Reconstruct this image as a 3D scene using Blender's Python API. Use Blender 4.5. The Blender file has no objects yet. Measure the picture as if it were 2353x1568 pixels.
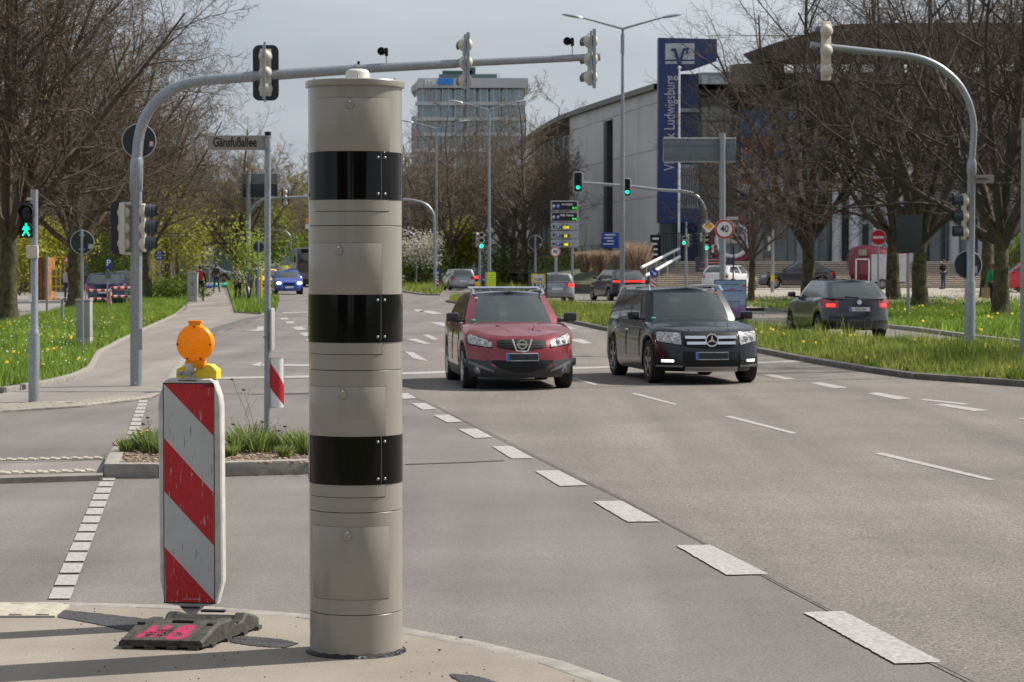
import bpy, bmesh, math, random
import numpy as np
from mathutils import Vector, Matrix
R = math.radians
random.seed(7); np.random.seed(7)
S = bpy.context.scene
# ---------------------------------------------------------------- camera
CH, FPX, CX, CY = 1.9, 5500.0, 1176.5, 784.0
PITCH = math.atan(179/FPX)
cd = bpy.data.cameras.new('camera'); cam = bpy.data.objects.new('camera', cd)
S.collection.objects.link(cam); S.camera = cam
cam.location = (0, 0, CH); cam.rotation_euler = (R(90)-PITCH, 0, 0)
cd.sensor_width = 36; cd.lens = FPX/2353*36; cd.clip_start = .5; cd.clip_end = 6000
cd.dof.use_dof = True; cd.dof.focus_distance = 13.5; cd.dof.aperture_fstop = 11
# ---------------------------------------------------------------- light
SUN_EL, SUN_AZ = R(47), math.atan2(.93, .37)
W = bpy.data.worlds.new("World"); S.world = W; W.use_nodes = True
nt = W.node_tree; nt.nodes.clear()
wo = nt.nodes.new('ShaderNodeOutputWorld'); bg = nt.nodes.new('ShaderNodeBackground')
sky = nt.nodes.new('ShaderNodeTexSky'); sky.sky_type = 'NISHITA'; sky.sun_disc = False
sky.sun_elevation = SUN_EL; sky.sun_rotation = SUN_AZ; sky.air_density = 1.2; sky.dust_density = 2.0; sky.ozone_density = 1.5
tc = nt.nodes.new('ShaderNodeTexCoord'); mp = nt.nodes.new('ShaderNodeMapping')
mp.inputs['Scale'].default_value = (1, 1, 3.2)
nz = nt.nodes.new('ShaderNodeTexNoise'); nz.inputs['Scale'].default_value = 3.1; nz.inputs['Detail'].default_value = 6
nz.inputs['Roughness'].default_value = .52
cr = nt.nodes.new('ShaderNodeValToRGB'); cr.color_ramp.elements[0].position = .30; cr.color_ramp.elements[1].position = .66
cr.color_ramp.elements[0].color = (3.0, 3.3, 3.85, 1); cr.color_ramp.elements[1].color = (5.2, 5.45, 5.9, 1)
mx = nt.nodes.new('ShaderNodeMixRGB'); mx.inputs['Fac'].default_value = .86
nt.links.new(tc.outputs['Generated'], mp.inputs['Vector']); nt.links.new(mp.outputs['Vector'], nz.inputs['Vector'])
nt.links.new(nz.outputs['Fac'], cr.inputs['Fac']); nt.links.new(sky.outputs['Color'], mx.inputs['Color1'])
nt.links.new(cr.outputs['Color'], mx.inputs['Color2']); nt.links.new(mx.outputs['Color'], bg.inputs['Color'])
bg.inputs['Strength'].default_value = .1
nt.links.new(bg.outputs['Background'], wo.inputs['Surface'])
sd = bpy.data.lights.new('sun', 'SUN'); sun = bpy.data.objects.new('sun', sd); S.collection.objects.link(sun)
sd.energy = 5.0; sd.angle = R(.53); sd.color = (1, .93, .84)
sdir = Vector((math.sin(SUN_AZ)*math.cos(SUN_EL), math.cos(SUN_AZ)*math.cos(SUN_EL), math.sin(SUN_EL)))
sun.rotation_euler = sdir.to_track_quat('Z', 'Y').to_euler(); sun.location = (40, 20, 60)
S.view_settings.view_transform = 'Standard'; S.view_settings.look = 'None'
S.view_settings.exposure = 0.4; S.view_settings.gamma = 1
# ---------------------------------------------------------------- pixel -> world
FW = Vector((0, math.cos(PITCH), -math.sin(PITCH))); UP = Vector((0, math.sin(PITCH), math.cos(PITCH)))
def ray(x, y): return FW + Vector((1, 0, 0))*((x-CX)/FPX) + UP*((CY-y)/FPX)
def G(x, y, z=0.0):
    d = ray(x, y); t = (z-CH)/d.z; return Vector((0, 0, CH)) + d*t
def PP(x, y, Y):
    d = ray(x, y); t = Y/d.y; return Vector((0, 0, CH)) + d*t
# ---------------------------------------------------------------- materials
MATS = {}
def pbr(name, col, rough=.6, metal=0, var=.12, scale=6, bump=0, bscale=60, coat=0, emit=None, es=1, spec=.5, island=0, sub=0, col2=None):
    if name in MATS: return MATS[name]
    m = bpy.data.materials.new(name); m.use_nodes = True; n = m.node_tree.nodes; l = m.node_tree.links
    b = n['Principled BSDF']; b.inputs['Roughness'].default_value = rough; b.inputs['Metallic'].default_value = metal
    b.inputs['Specular IOR Level'].default_value = spec
    if coat: b.inputs['Coat Weight'].default_value = coat; b.inputs['Coat Roughness'].default_value = .04
    t = n.new('ShaderNodeTexCoord'); z = n.new('ShaderNodeTexNoise'); z.inputs['Scale'].default_value = scale; z.inputs['Detail'].default_value = 5
    l.new(t.outputs['Object'], z.inputs['Vector'])
    r = n.new('ShaderNodeValToRGB'); r.color_ramp.elements[0].position = .3; r.color_ramp.elements[1].position = .7
    c2 = col2 if col2 else col
    r.color_ramp.elements[0].color = tuple(min(1, c*(1-var)) for c in col)+(1,)
    r.color_ramp.elements[1].color = tuple(min(1, c*(1+var)) for c in c2)+(1,)
    l.new(z.outputs['Fac'], r.inputs['Fac']); out = r.outputs['Color']
    if island:
        g = n.new('ShaderNodeNewGeometry'); mm = n.new('ShaderNodeMath'); mm.operation = 'MULTIPLY_ADD'
        mm.inputs[1].default_value = island*2; mm.inputs[2].default_value = 1-island
        l.new(g.outputs['Random Per Island'], mm.inputs[0])
        v = n.new('ShaderNodeVectorMath'); v.operation = 'SCALE'; l.new(out, v.inputs[0]); l.new(mm.outputs[0], v.inputs['Scale']); out = v.outputs[0]
    l.new(out, b.inputs['Base Color'])
    if bump:
        z2 = n.new('ShaderNodeTexNoise'); z2.inputs['Scale'].default_value = bscale; z2.inputs['Detail'].default_value = 4
        l.new(t.outputs['Object'], z2.inputs['Vector']); bp = n.new('ShaderNodeBump'); bp.inputs['Strength'].default_value = bump; bp.inputs['Distance'].default_value = .01
        l.new(z2.outputs['Fac'], bp.inputs['Height']); l.new(bp.outputs['Normal'], b.inputs['Normal'])
    if emit: b.inputs['Emission Color'].default_value = tuple(emit)+(1,); b.inputs['Emission Strength'].default_value = es
    if sub:
        tr = n.new('ShaderNodeBsdfTranslucent'); l.new(out, tr.inputs['Color']); mi = n.new('ShaderNodeMixShader'); mi.inputs[0].default_value = sub
        l.new(b.outputs[0], mi.inputs[1]); l.new(tr.outputs[0], mi.inputs[2]); l.new(mi.outputs[0], n['Material Output'].inputs['Surface'])
    MATS[name] = m; return m
def asphalt(name, dark, light, fine=190, patch=.35, speck=.5, bump=.5):
    m = bpy.data.materials.new(name); m.use_nodes = True; n = m.node_tree.nodes; l = m.node_tree.links
    b = n['Principled BSDF']; b.inputs['Roughness'].default_value = .82; b.inputs['Specular IOR Level'].default_value = .35
    t = n.new('ShaderNodeTexCoord')
    def noise(sc, det=4, rg=.6):
        q = n.new('ShaderNodeTexNoise'); q.inputs['Scale'].default_value = sc; q.inputs['Detail'].default_value = det; q.inputs['Roughness'].default_value = rg
        l.new(t.outputs['Object'], q.inputs['Vector']); return q
    big = noise(patch, 5, .65); r = n.new('ShaderNodeValToRGB'); r.color_ramp.elements[0].position = .32; r.color_ramp.elements[1].position = .68
    r.color_ramp.elements[0].color = tuple(dark)+(1,); r.color_ramp.elements[1].color = tuple(light)+(1,); l.new(big.outputs['Fac'], r.inputs['Fac'])
    vo = n.new('ShaderNodeTexVoronoi'); vo.inputs['Scale'].default_value = fine; l.new(t.outputs['Object'], vo.inputs['Vector'])
    f = noise(fine*.45, 3, .7)
    # stretched tyre wear
    mp = n.new('ShaderNodeMapping'); mp.inputs['Rotation'].default_value = (0, 0, R(-7)); mp.inputs['Scale'].default_value = (1.1, .05, 1); l.new(t.outputs['Object'], mp.inputs['Vector'])
    w = n.new('ShaderNodeTexNoise'); w.inputs['Scale'].default_value = 1.3; w.inputs['Detail'].default_value = 4; l.new(mp.outputs[0], w.inputs['Vector'])
    a = n.new('ShaderNodeMath'); a.operation = 'MULTIPLY_ADD'; a.inputs[1].default_value = speck; a.inputs[2].default_value = 1-speck*.5
    sep = n.new('ShaderNodeSeparateColor'); l.new(vo.outputs['Color'], sep.inputs[0]); l.new(sep.outputs[0], a.inputs[0])
    c = n.new('ShaderNodeMath'); c.operation = 'MULTIPLY_ADD'; c.inputs[1].default_value = 1.5*speck; c.inputs[2].default_value = 1-.75*speck; l.new(f.outputs['Fac'], c.inputs[0])
    e = n.new('ShaderNodeMath'); e.operation = 'MULTIPLY_ADD'; e.inputs[1].default_value = .8; e.inputs[2].default_value = .6; l.new(w.outputs['Fac'], e.inputs[0])
    p = n.new('ShaderNodeMath'); p.operation = 'MULTIPLY'; l.new(a.outputs[0], p.inputs[0]); l.new(c.outputs[0], p.inputs[1])
    p2 = n.new('ShaderNodeMath'); p2.operation = 'MULTIPLY'; l.new(p.outputs[0], p2.inputs[0]); l.new(e.outputs[0], p2.inputs[1])
    v = n.new('ShaderNodeVectorMath'); v.operation = 'SCALE'; l.new(r.outputs['Color'], v.inputs[0]); l.new(p2.outputs[0], v.inputs['Scale'])
    l.new(v.outputs[0], b.inputs['Base Color'])
    bp = n.new('ShaderNodeBump'); bp.inputs['Strength'].default_value = bump; bp.inputs['Distance'].default_value = .006
    l.new(f.outputs['Fac'], bp.inputs['Height']); l.new(bp.outputs['Normal'], b.inputs['Normal'])
    MATS[name] = m; return m
def glassy(name, col, rough=.03, tr=0.0, spec=.8):
    m = pbr(name, col, rough, var=.05, spec=spec, coat=.6)
    if tr:
        n = m.node_tree.nodes; l = m.node_tree.links
        tb = n.new('ShaderNodeBsdfTransparent'); tb.inputs[0].default_value = (.75, .85, .8, 1); mi = n.new('ShaderNodeMixShader'); mi.inputs[0].default_value = tr
        l.new(n['Principled BSDF'].outputs[0], mi.inputs[1]); l.new(tb.outputs[0], mi.inputs[2]); l.new(mi.outputs[0], n['Material Output'].inputs['Surface'])
    return m
m_galv = pbr('galvanised steel', (.30, .32, .34), .45, .55, .14, 22, .08, 150)
m_galv2 = pbr('painted grey pole', (.27, .30, .33), .5, .25, .16, 9)
m_cream = pbr('cream plastic', (.52, .48, .38), .5, var=.08)
m_black = pbr('black plastic', (.007, .007, .008), .6, var=.2, spec=.3)
m_board = pbr('dark signal board', (.012, .018, .03), .45, var=.2)
m_signback = pbr('dark sign back', (.022, .028, .034), .5, var=.15)
m_greyback = pbr('grey sign back', (.16, .175, .19), .55, .2, .1)
m_rimw = pbr('pale sign edge', (.42, .42, .42), .5, .3)
m_white = pbr('white sheeting', (.78, .78, .78), .4, var=.04)
m_red = pbr('red sheeting', (.55, .012, .02), .38, var=.08)
m_blue = pbr('blue sheeting', (.015, .07, .36), .4, var=.08)
m_yel = pbr('yellow paint', (.8, .52, .02), .4)
m_ltxt = pbr('lettering black', (.01, .01, .012), .5)
m_rubber = pbr('tyre rubber', (.018, .018, .018), .85, var=.2, scale=20)
m_chrome = pbr('chrome trim', (.75, .76, .78), .14, 1, .05)
m_rimm = pbr('alloy rim', (.42, .42, .43), .3, .9, .08)
m_trim = pbr('dark plastic trim', (.035, .037, .04), .55, var=.1)
m_gl = glassy('car glass', (.045, .055, .055))
m_glr = glassy('car windscreen glass', (.05, .062, .06), .04)
m_glt = glassy('see-through car glass', (.07, .085, .085), .04, tr=.32)
m_lamp = pbr('headlamp lens', (.20, .21, .215), .12, var=.6, scale=26, coat=1, col2=(.42, .43, .43))
m_lampon = pbr('lit lamp', (1, 1, 1), .3, emit=(1, .98, .92), es=3)
m_tail = glassy('tail lamp red', (.36, .008, .012), .15)
m_tailon = pbr('tail lamp lit', (.7, .02, .02), .2, emit=(1, .03, .02), es=2)
m_green = pbr('green signal light', (.02, .7, .4), .3, emit=(.0, 1, .45), es=2.2)
m_marking = pbr('road marking paint', (.27, .263, .248), .7, var=.16, scale=34, bump=.2, bscale=90, col2=(.34, .332, .312))
m_kerb = pbr('kerb stone', (.25, .235, .21), .85, var=.2, scale=9, bump=.5, bscale=70)
m_pave = asphalt('pavement asphalt', (.20, .175, .145), (.27, .24, .20), 230, .5, .32)
m_path = asphalt('path asphalt', (.18, .163, .148), (.23, .21, .19), 160, .4, .25)
m_road = asphalt('asphalt', (.120, .110, .103), (.172, .156, .145), 150, .3, .6)
m_coarse = asphalt('coarse asphalt', (.125, .112, .100), (.178, .159, .141), 100, .3, .9, .8)
m_patch = asphalt('fresh asphalt patch', (.03, .03, .032), (.055, .055, .06), 110, 3, .9, 1.2)
m_soil = pbr('soil', (.09, .065, .045), .95, var=.3, scale=30, bump=1, bscale=60)
m_conc = pbr('concrete', (.36, .34, .32), .8, var=.12, scale=1.2, bump=.15, bscale=20)
# ---------------------------------------------------------------- mesh builder
def link(o): S.collection.objects.link(o); return o
class M:
    def __init__(s): s.v = []; s.f = []; s.m = []
    def add(s, vs, fs, mi=0):
        k = len(s.v); s.v += [tuple(v) for v in vs]; s.f += [tuple(i+k for i in f) for f in fs]; s.m += [mi]*len(fs); return s
    def box(s, c, d, mi=0, rz=0, rot=None):
        x, y, z = d[0]/2, d[1]/2, d[2]/2; mt = rot if rot else Matrix.Rotation(rz, 3, 'Z'); c = Vector(c)
        vs = [c+mt@Vector((a*x, b*y, e*z)) for a in (-1, 1) for b in (-1, 1) for e in (-1, 1)]
        return s.add(vs, [(0, 1, 3, 2), (4, 6, 7, 5), (0, 4, 5, 1), (2, 3, 7, 6), (0, 2, 6, 4), (1, 5, 7, 3)], mi)
    def rbox(s, c, d, b=.01, mi=0, rz=0):
        bm = bmesh.new(); bmesh.ops.create_cube(bm, size=1); bmesh.ops.scale(bm, vec=Vector(d), verts=bm.verts)
        bmesh.ops.bevel(bm, geom=bm.edges[:], offset=b, segments=2, affect='EDGES', profile=.6)
        bmesh.ops.rotate(bm, matrix=Matrix.Rotation(rz, 3, 'Z'), verts=bm.verts); bmesh.ops.translate(bm, vec=Vector(c), verts=bm.verts)
        bm.verts.index_update(); s.add([v.co for v in bm.verts], [[v.index for v in f.verts] for f in bm.faces], mi); bm.free(); return s
    def tube(s, pts, rs, n=10, mi=0, caps=True):
        pts = [Vector(p) for p in pts]
        if not hasattr(rs, '__len__'): rs = [rs]*len(pts)
        k = len(s.v); ref = None; N = len(pts)
        for i, p in enumerate(pts):
            d = (pts[min(i+1, N-1)]-pts[max(i-1, 0)]).normalized()
            if ref is None: ref = d.orthogonal().normalized()
            a = (ref-d*ref.dot(d)); a = a.normalized() if a.length > 1e-5 else d.orthogonal().normalized(); ref = a; b = d.cross(a)
            for j in range(n):
                t = 2*math.pi*j/n; s.v.append(tuple(p+(a*math.cos(t)+b*math.sin(t))*rs[i]))
        for i in range(N-1):
            for j in range(n):
                s.f.append((k+i*n+j, k+i*n+(j+1) % n, k+(i+1)*n+(j+1) % n, k+(i+1)*n+j)); s.m.append(mi)
        if caps:
            s.f.append(tuple(k+j for j in reversed(range(n)))); s.f.append(tuple(k+(N-1)*n+j for j in range(n))); s.m += [mi, mi]
        return s
    def lathe(s, prof, c=(0, 0, 0), axis='Z', n=24, mi=0, a0=0, a1=2*math.pi):
        c = Vector(c); k = len(s.v); full = abs(a1-a0-2*math.pi) < 1e-6; cols = n if full else n+1
        for r, h in prof:
            for j in range(cols):
                t = a0+(a1-a0)*j/n; x, y = r*math.cos(t), r*math.sin(t)
                p = {'Z': (x, y, h), 'Y': (x, h, y), 'X': (h, x, y)}[axis]; s.v.append(tuple(c+Vector(p)))
        for i in range(len(prof)-1):
            for j in range(n):
                j2 = (j+1) % cols; s.f.append((k+i*cols+j, k+i*cols+j2, k+(i+1)*cols+j2, k+(i+1)*cols+j)); s.m.append(mi)
        return s
    def disc(s, c, r, thick=.01, axis='Y', n=32, mi=0):
        return s.lathe([(0, -thick/2), (r, -thick/2), (r, thick/2), (0, thick/2)], c, axis, n, mi)
    def prism(s, poly, y0, y1, mi=0, plane='XZ'):
        n = len(poly)
        f = {'XZ': lambda a, b, t: (a, t, b), 'XY': lambda a, b, t: (a, b, t), 'YZ': lambda a, b, t: (t, a, b)}[plane]
        vs = [f(a, b, y0) for a, b in poly]+[f(a, b, y1) for a, b in poly]
        fs = [tuple(range(n)), tuple(reversed(range(n, 2*n)))]+[(i, i+n, (i+1) % n+n, (i+1) % n) for i in range(n)]
        return s.add(vs, fs, mi)
    def sphere(s, c, r, n=12, mi=0, sc=(1, 1, 1), half=None):
        prof = []; a0, a1 = (-math.pi/2, math.pi/2) if half is None else half
        for i in range(n//2+1):
            a = a0+(a1-a0)*i/(n//2); prof.append((r*math.cos(a), r*math.sin(a)))
        k = len(s.v); s.lathe(prof, (0, 0, 0), 'Z', n, mi); c = Vector(c)
        for i in range(k, len(s.v)):
            p = s.v[i]; s.v[i] = (c.x+p[0]*sc[0], c.y+p[1]*sc[1], c.z+p[2]*sc[2])
        return s
    def build(s, name, mat, parent=None, smooth=40, label=None, loc=None, rz=0):
        me = bpy.data.meshes.new(name); me.from_pydata(s.v, [], s.f)
        mats = mat if isinstance(mat, (list, tuple)) else [mat]
        for q in mats: me.materials.append(q)
        if len(mats) > 1: me.polygons.foreach_set('material_index', s.m)
        bm = bmesh.new(); bm.from_mesh(me); bmesh.ops.remove_doubles(bm, verts=bm.verts, dist=1e-5)
        bmesh.ops.recalc_face_normals(bm, faces=bm.faces)
        if smooth:
            for f in bm.faces: f.smooth = True
            for e in bm.edges:
                if len(e.link_faces) == 2 and e.calc_face_angle(0) > R(smooth): e.smooth = False
        bm.to_mesh(me); bm.free()
        o = link(bpy.data.objects.new(name, me))
        if parent: o.parent = parent
        if label: o['label'] = label
        if loc is not None: o.location = loc
        if rz: o.rotation_euler.z = rz
        return o
def raw(name, V, F, mat, parent=None, mi=None):
    """numpy arrays -> mesh; F is (n,3) or (n,4)"""
    me = bpy.data.meshes.new(name); V = np.asarray(V, dtype=np.float32); F = np.asarray(F, dtype=np.int32); k = F.shape[1]
    me.vertices.add(len(V)); me.vertices.foreach_set('co', V.ravel()); me.loops.add(F.size); me.loops.foreach_set('vertex_index', F.ravel())
    me.polygons.add(len(F)); me.polygons.foreach_set('loop_start', np.arange(0, F.size, k, dtype=np.int32)); me.polygons.foreach_set('loop_total', np.full(len(F), k, dtype=np.int32))
    for q in (mat if isinstance(mat, (list, tuple)) else [mat]): me.materials.append(q)
    if mi is not None: me.polygons.foreach_set('material_index', np.asarray(mi, dtype=np.int32))
    me.update(calc_edges=True); me.validate()
    o = link(bpy.data.objects.new(name, me))
    if parent: o.parent = parent
    return o
def tag(o, label=None, cat=None, group=None, kind=None):
    if label: o['label'] = label
    if cat: o['category'] = cat
    if group: o['group'] = group
    if kind: o['kind'] = kind
    return o
def thing(name, label, cat, loc=(0, 0, 0), rz=0, group=None):
    o = link(bpy.data.objects.new(name, None)); o.location = loc; o.rotation_euler = (0, 0, rz); o.empty_display_size = .3
    return tag(o, label, cat, group)
def kids(o): return [c for c in bpy.data.objects if c.parent == o]
def dup(o, loc=None, rz=None, label=None, parent=None, cache={}):
    c = link(o.copy())
    if parent: c.parent = parent
    if loc is not None: c.location = loc
    if rz is not None: c.rotation_euler.z = rz
    if label: c['label'] = label
    for k in kids(o): dup(k, parent=c)
    return c
FONT = {}
def text(s, size, mat, parent, loc, name='lettering', rot=(R(90), 0, 0), ext=.001, sx=1, align='CENTER', bold=0, va='CENTER'):
    cu = bpy.data.curves.new('t', 'FONT'); cu.body = s; cu.size = size; cu.align_x = align; cu.align_y = va; cu.extrude = ext; cu.offset = bold
    o = bpy.data.objects.new('t', cu); S.collection.objects.link(o)
    me = bpy.data.meshes.new_from_object(o.evaluated_get(bpy.context.evaluated_depsgraph_get())); bpy.data.objects.remove(o)
    me.transform(Matrix.Diagonal((sx, 1, 1, 1))); me.materials.clear(); me.materials.append(mat); me.name = name
    q = link(bpy.data.objects.new(name, me)); q.parent = parent; q.location = loc; q.rotation_euler = rot; return q
def flat(name, pts, z, mat, h=0, kind='structure', px=True, sidemat=None, label=None, cat=None):
    P = [G(x, y, z) for x, y in pts] if px else [Vector((x, y, z)) for x, y in pts]
    n = len(P); bm = bmesh.new(); vs = [bm.verts.new((p.x, p.y, z)) for p in P]; f = bm.faces.new(vs); bmesh.ops.recalc_face_normals(bm, faces=[f])
    if f.normal.z < 0: f.normal_flip()
    bmesh.ops.triangulate(bm, faces=[f])
    if h:
        lo = [bm.verts.new((p.x, p.y, z-h)) for p in P]
        for i in range(n):
            q = bm.faces.new((vs[i], vs[(i+1) % n], lo[(i+1) % n], lo[i])); q.material_index = 1
    me = bpy.data.meshes.new(name); bm.to_mesh(me); bm.free(); me.materials.append(mat)
    if h: me.materials.append(sidemat or m_kerb)
    o = link(bpy.data.objects.new(name, me)); tag(o, label, cat, kind=kind); return o
def kerb(name, pts, w=.14, z0=-.02, z1=.12, px=True, zt=0, mat=None, side=1, seg=1.0):
    """row of kerb stones along a path, each stone bevelled; one object (part of the ground)"""
    P = [G(x, y, zt) for x, y in pts] if px else [Vector((x, y, 0)) for x, y in pts]
    m = M(); off = 0
    for a, b in zip(P[:-1], P[1:]):
        a = Vector((a.x, a.y, 0)); b = Vector((b.x, b.y, 0)); L = (b-a).length; k = max(1, round(L/seg)); d = (b-a).normalized(); nrm = Vector((-d.y, d.x, 0))*side
        for i in range(k):
            c = a+d*(L*(i+.5)/k)+nrm*w/2; m.rbox((c.x, c.y, (z0+z1)/2+random.uniform(-.002, .002)), (L/k-.008, w, z1-z0), .012, 0, math.atan2(d.y, d.x))
    return tag(m.build(name, mat or m_kerb), kind='structure')
# ================================================================ GROUND
m_far = pbr('meadow ground', (.07, .085, .03), .95, var=.3, scale=.4)
flat('ground', [(-1500, -60), (1500, -60), (1500, 4500), (-1500, 4500)], -.04, m_far, px=False)
flat('road', [(-26, 3), (-26, 40), (-60, 120), (-140, 700), (-20, 700), (60, 150), (60, 3)], 0.0, m_road, px=False)
flat('road', [(930, 905), (1010, 940), (1140, 1006), (1292, 1082), (1442, 1155), (1604, 1243), (1800, 1350), (2060, 1487), (2290, 1600), (2700, 1600), (2700, 905), (2300, 880), (1700, 790), (1000, 760), (960, 830)], .004, m_coarse)
# near pavement with flush kerb
PV = [(-60, 1384), (140, 1384), (330, 1389), (520, 1397), (715, 1412), (930, 1443), (1110, 1475), (1290, 1518), (1452, 1575), (1700, 1700)]
flat('pavement', PV+[(1700, 2300), (-900, 2300), (-900, 1384)], .03, m_pave, h=.04)
kerb('kerb', [(-300, 1384)]+PV[1:], .13, -.02, .034, zt=.03, side=-1)
for q in ([(128, 1406), (150, 1402), (250, 1412), (390, 1428), (420, 1450), (300, 1450), (200, 1430), (135, 1418)],
          [(520, 1466), (560, 1461), (640, 1468), (690, 1478), (655, 1488), (590, 1484), (530, 1476)],
          [(1030, 1548), (1090, 1552), (1160, 1572), (1170, 1600), (1090, 1580), (1045, 1560)]):
    rr = random.Random(len(q)); P = [G(x, y, .034) for x, y in q]; out = []
    for i in range(len(P)):
        p, v = P[i], P[(i+1) % len(P)]
        for j in range(14): e = p.lerp(v, j/14); out.append((e.x+rr.uniform(-.006, .006), e.y+rr.uniform(-.010, .010)))
    flat('asphalt_patch', out, .034, m_patch, px=False)
# tactile slabs
m_tact = pbr('tactile concrete slab', (.37, .34, .28), .85, var=.13, scale=12, bump=.3, bscale=80)
def tactile(p0, p1, w, z, n, ribs=1, slab=.3, along=True):
    a = G(*p0, z); b = G(*p1, z); d = (b-a).normalized(); nr = Vector((-d.y, d.x, 0)); L = (b-a).length; m = M(); an = math.atan2(d.y, d.x)
    k = max(1, int(L/slab))
    for i in range(k):
        c = a+d*(L*(i+.5)/k)+nr*w/2; m.rbox((c.x, c.y, z+.002), (L/k-.006, w, .02), .003, 0, an)
        for j in range(ribs):
            e = a+d*(L*(i+(j+.5)/ribs)/k)+nr*w/2; m.rbox((e.x, e.y, z+.014), (L/k/ribs*.5, w*.96, .012), .004, 0, an)
    return tag(m.build('tactile_paving', m_tact), kind='structure')
tactile((-120, 1420), (128, 1420), .42, .03, 4, 4, .3)
# left refuge between the roads (flush) and planted island
flat('pavement', [(-300, 1058), (240, 1050), (236, 1092), (-300, 1108)], .05, m_path, h=.06)
tactile((-300, 1066), (236, 1056), .16, .05, 4, 3, .3); tactile((-300, 1099), (222, 1086), .20, .05, 4, 3, .3)
ISL = [(240, 1068), (262, 1030), (560, 1015), (850, 1005), (905, 1030), (880, 1048), (712, 1058), (365, 1067)]
flat('planting_bed', ISL, .115, m_soil, h=.12)
kerb('kerb', [(238, 1066), (365, 1066), (712, 1057), (880, 1046)], .15, -.02, .13, zt=.13, side=1, seg=1.0)
kerb('kerb', [(880, 1046), (905, 1028), (850, 1003)], .13, -.02, .13, zt=.13, side=1)
kerb('kerb', [(258, 1026), (238, 1066)], .13, -.02, .13, zt=.13, side=1, seg=.5)
# far-left pavement / shared path
LP = [(-300, 957), (0, 944), (200, 931), (345, 913), (392, 893), (425, 830), (470, 778), (520, 757), (600, 731), (640, 724), (560, 716), (532, 700), (520, 680), (508, 655), (505, 635), (498, 620)]
flat('path', LP+[(462, 620), (445, 650), (440, 680), (425, 715), (330, 760), (240, 800), (200, 855), (150, 880), (0, 905), (-300, 930)], .03, m_path, h=.04)
kerb('kerb', LP[0:8], .14, -.02, .034, zt=.03, side=1)
kerb('kerb', [(470, 778), (520, 757), (600, 731), (640, 724)], .5, -.02, .036, zt=.03, side=1, mat=pbr('shaded kerb ramp', (.10, .095, .09), .85))  # ramp's shading is put into this dark strip colour
tactile((-300, 956), (200, 930), .75, .03, 4, 4, .5); tactile((200, 930), (335, 914), .5, .03, 4, 3, .4)
# verges
m_turf = pbr('turf', (.065, .10, .02), .95, var=.35, scale=1.3, bump=1, bscale=25)
V_LEFT = [(-300, 915), (0, 890), (110, 872), (165, 858), (200, 842), (222, 806), (262, 785), (320, 757), (400, 722), (428, 700), (432, 672), (445, 640), (400, 636), (345, 660), (300, 684), (205, 704), (100, 722), (0, 742), (-300, 770)]
flat('verge', V_LEFT, .08, m_turf, h=.12)
kerb('kerb', V_LEFT[:9], .10, -.02, .085, zt=.085, side=-1)
V_TREE = [(540, 716), (600, 720), (632, 718), (640, 690), (590, 672), (560, 645), (540, 622), (515, 622), (520, 650), (530, 680)]
flat('verge', V_TREE, .08, m_turf, h=.12)
V_MED = [(1030, 690), (1120, 702), (1255, 722), (1400, 752), (1600, 782), (1720, 793), (1850, 818), (2000, 842), (2120, 858), (2240, 866), (2420, 878), (2420, 815), (2240, 790), (2100, 790), (1900, 775), (1780, 755), (1700, 742), (1560, 722), (1400, 706), (1300, 699), (1150, 690), (1050, 681)]
flat('median', V_MED, .10, m_turf, h=.14)
kerb('kerb', V_MED[:11], .14, -.02, .10, zt=.10, side=-1, mat=pbr('dark kerb', (.13, .12, .105), .9, var=.3, scale=3))
V_RIGHT = [(1700, 706), (1820, 712), (1900, 722), (2040, 746), (2120, 754), (2240, 770), (2420, 790), (2420, 662), (2100, 672), (1900, 678), (1700, 680)]
flat('verge', V_RIGHT, .10, m_turf, h=.14)
kerb('kerb', V_RIGHT[:7], .14, -.02, .11, zt=.10, side=-1)
V_MID1 = [(928, 668), (975, 675), (1012, 676), (1020, 664), (985, 653), (928, 648)]
V_MID2 = [(1100, 664), (1200, 668), (1345, 671), (1350, 660), (1310, 650), (1200, 646), (1120, 648)]
for q in (V_MID1, V_MID2): flat('median', q, .09, m_turf, h=.12)
kerb('kerb', V_MID1[:3], .16, -.02, .10, zt=.09, side=-1, seg=2); kerb('kerb', V_MID2[:3], .16, -.02, .10, zt=.09, side=-1, seg=2)
# parking yard behind the left verge
m_yard = asphalt('yard paving', (.19, .175, .16), (.24, .225, .205), 60, .2, .3)
flat('parking_area', [(-400, 780), (0, 738), (205, 702), (400, 640), (440, 617), (-400, 617)], .01, m_yard)
# plaza: street beyond the right verge, rising in low steps
def slope(name, quads, mat):
    vs = [Vector(q) for q in quads]; m = M(); m.add(vs, [(0, 1, 2, 3)]); return tag(m.build(name, mat, smooth=0), kind='structure')
m_plaza = asphalt('plaza paving', (.27, .245, .215), (.33, .30, .265), 40, .2, .25)
slope('road', [(9, 95, .12), (75, 95, .12), (75, 149, .36), (9, 149, .36)], m_plaza)
# ---- markings
def mark(quad, z=.008):
    rr = random.Random(int(quad[0][0]*7)); P = [G(x, y, z) for x, y in quad]; out = []
    if P[0].y > 45: return tag(flat('road_marking', quad, z, m_marking), kind='structure')
    for i in range(len(P)):
        p, q = P[i], P[(i+1) % len(P)]; k = max(2, min(60, int((q-p).length/.03)))
        for j in range(k): v = p.lerp(q, j/k); out.append((v.x+rr.uniform(-.004, .004), v.y+rr.uniform(-.008, .008)))
    return tag(flat('road_marking', out, z, m_marking, px=False), kind='structure')
def _old(quad, z=.008): return tag(flat('road_marking', quad, z, m_marking), kind='structure')
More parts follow.
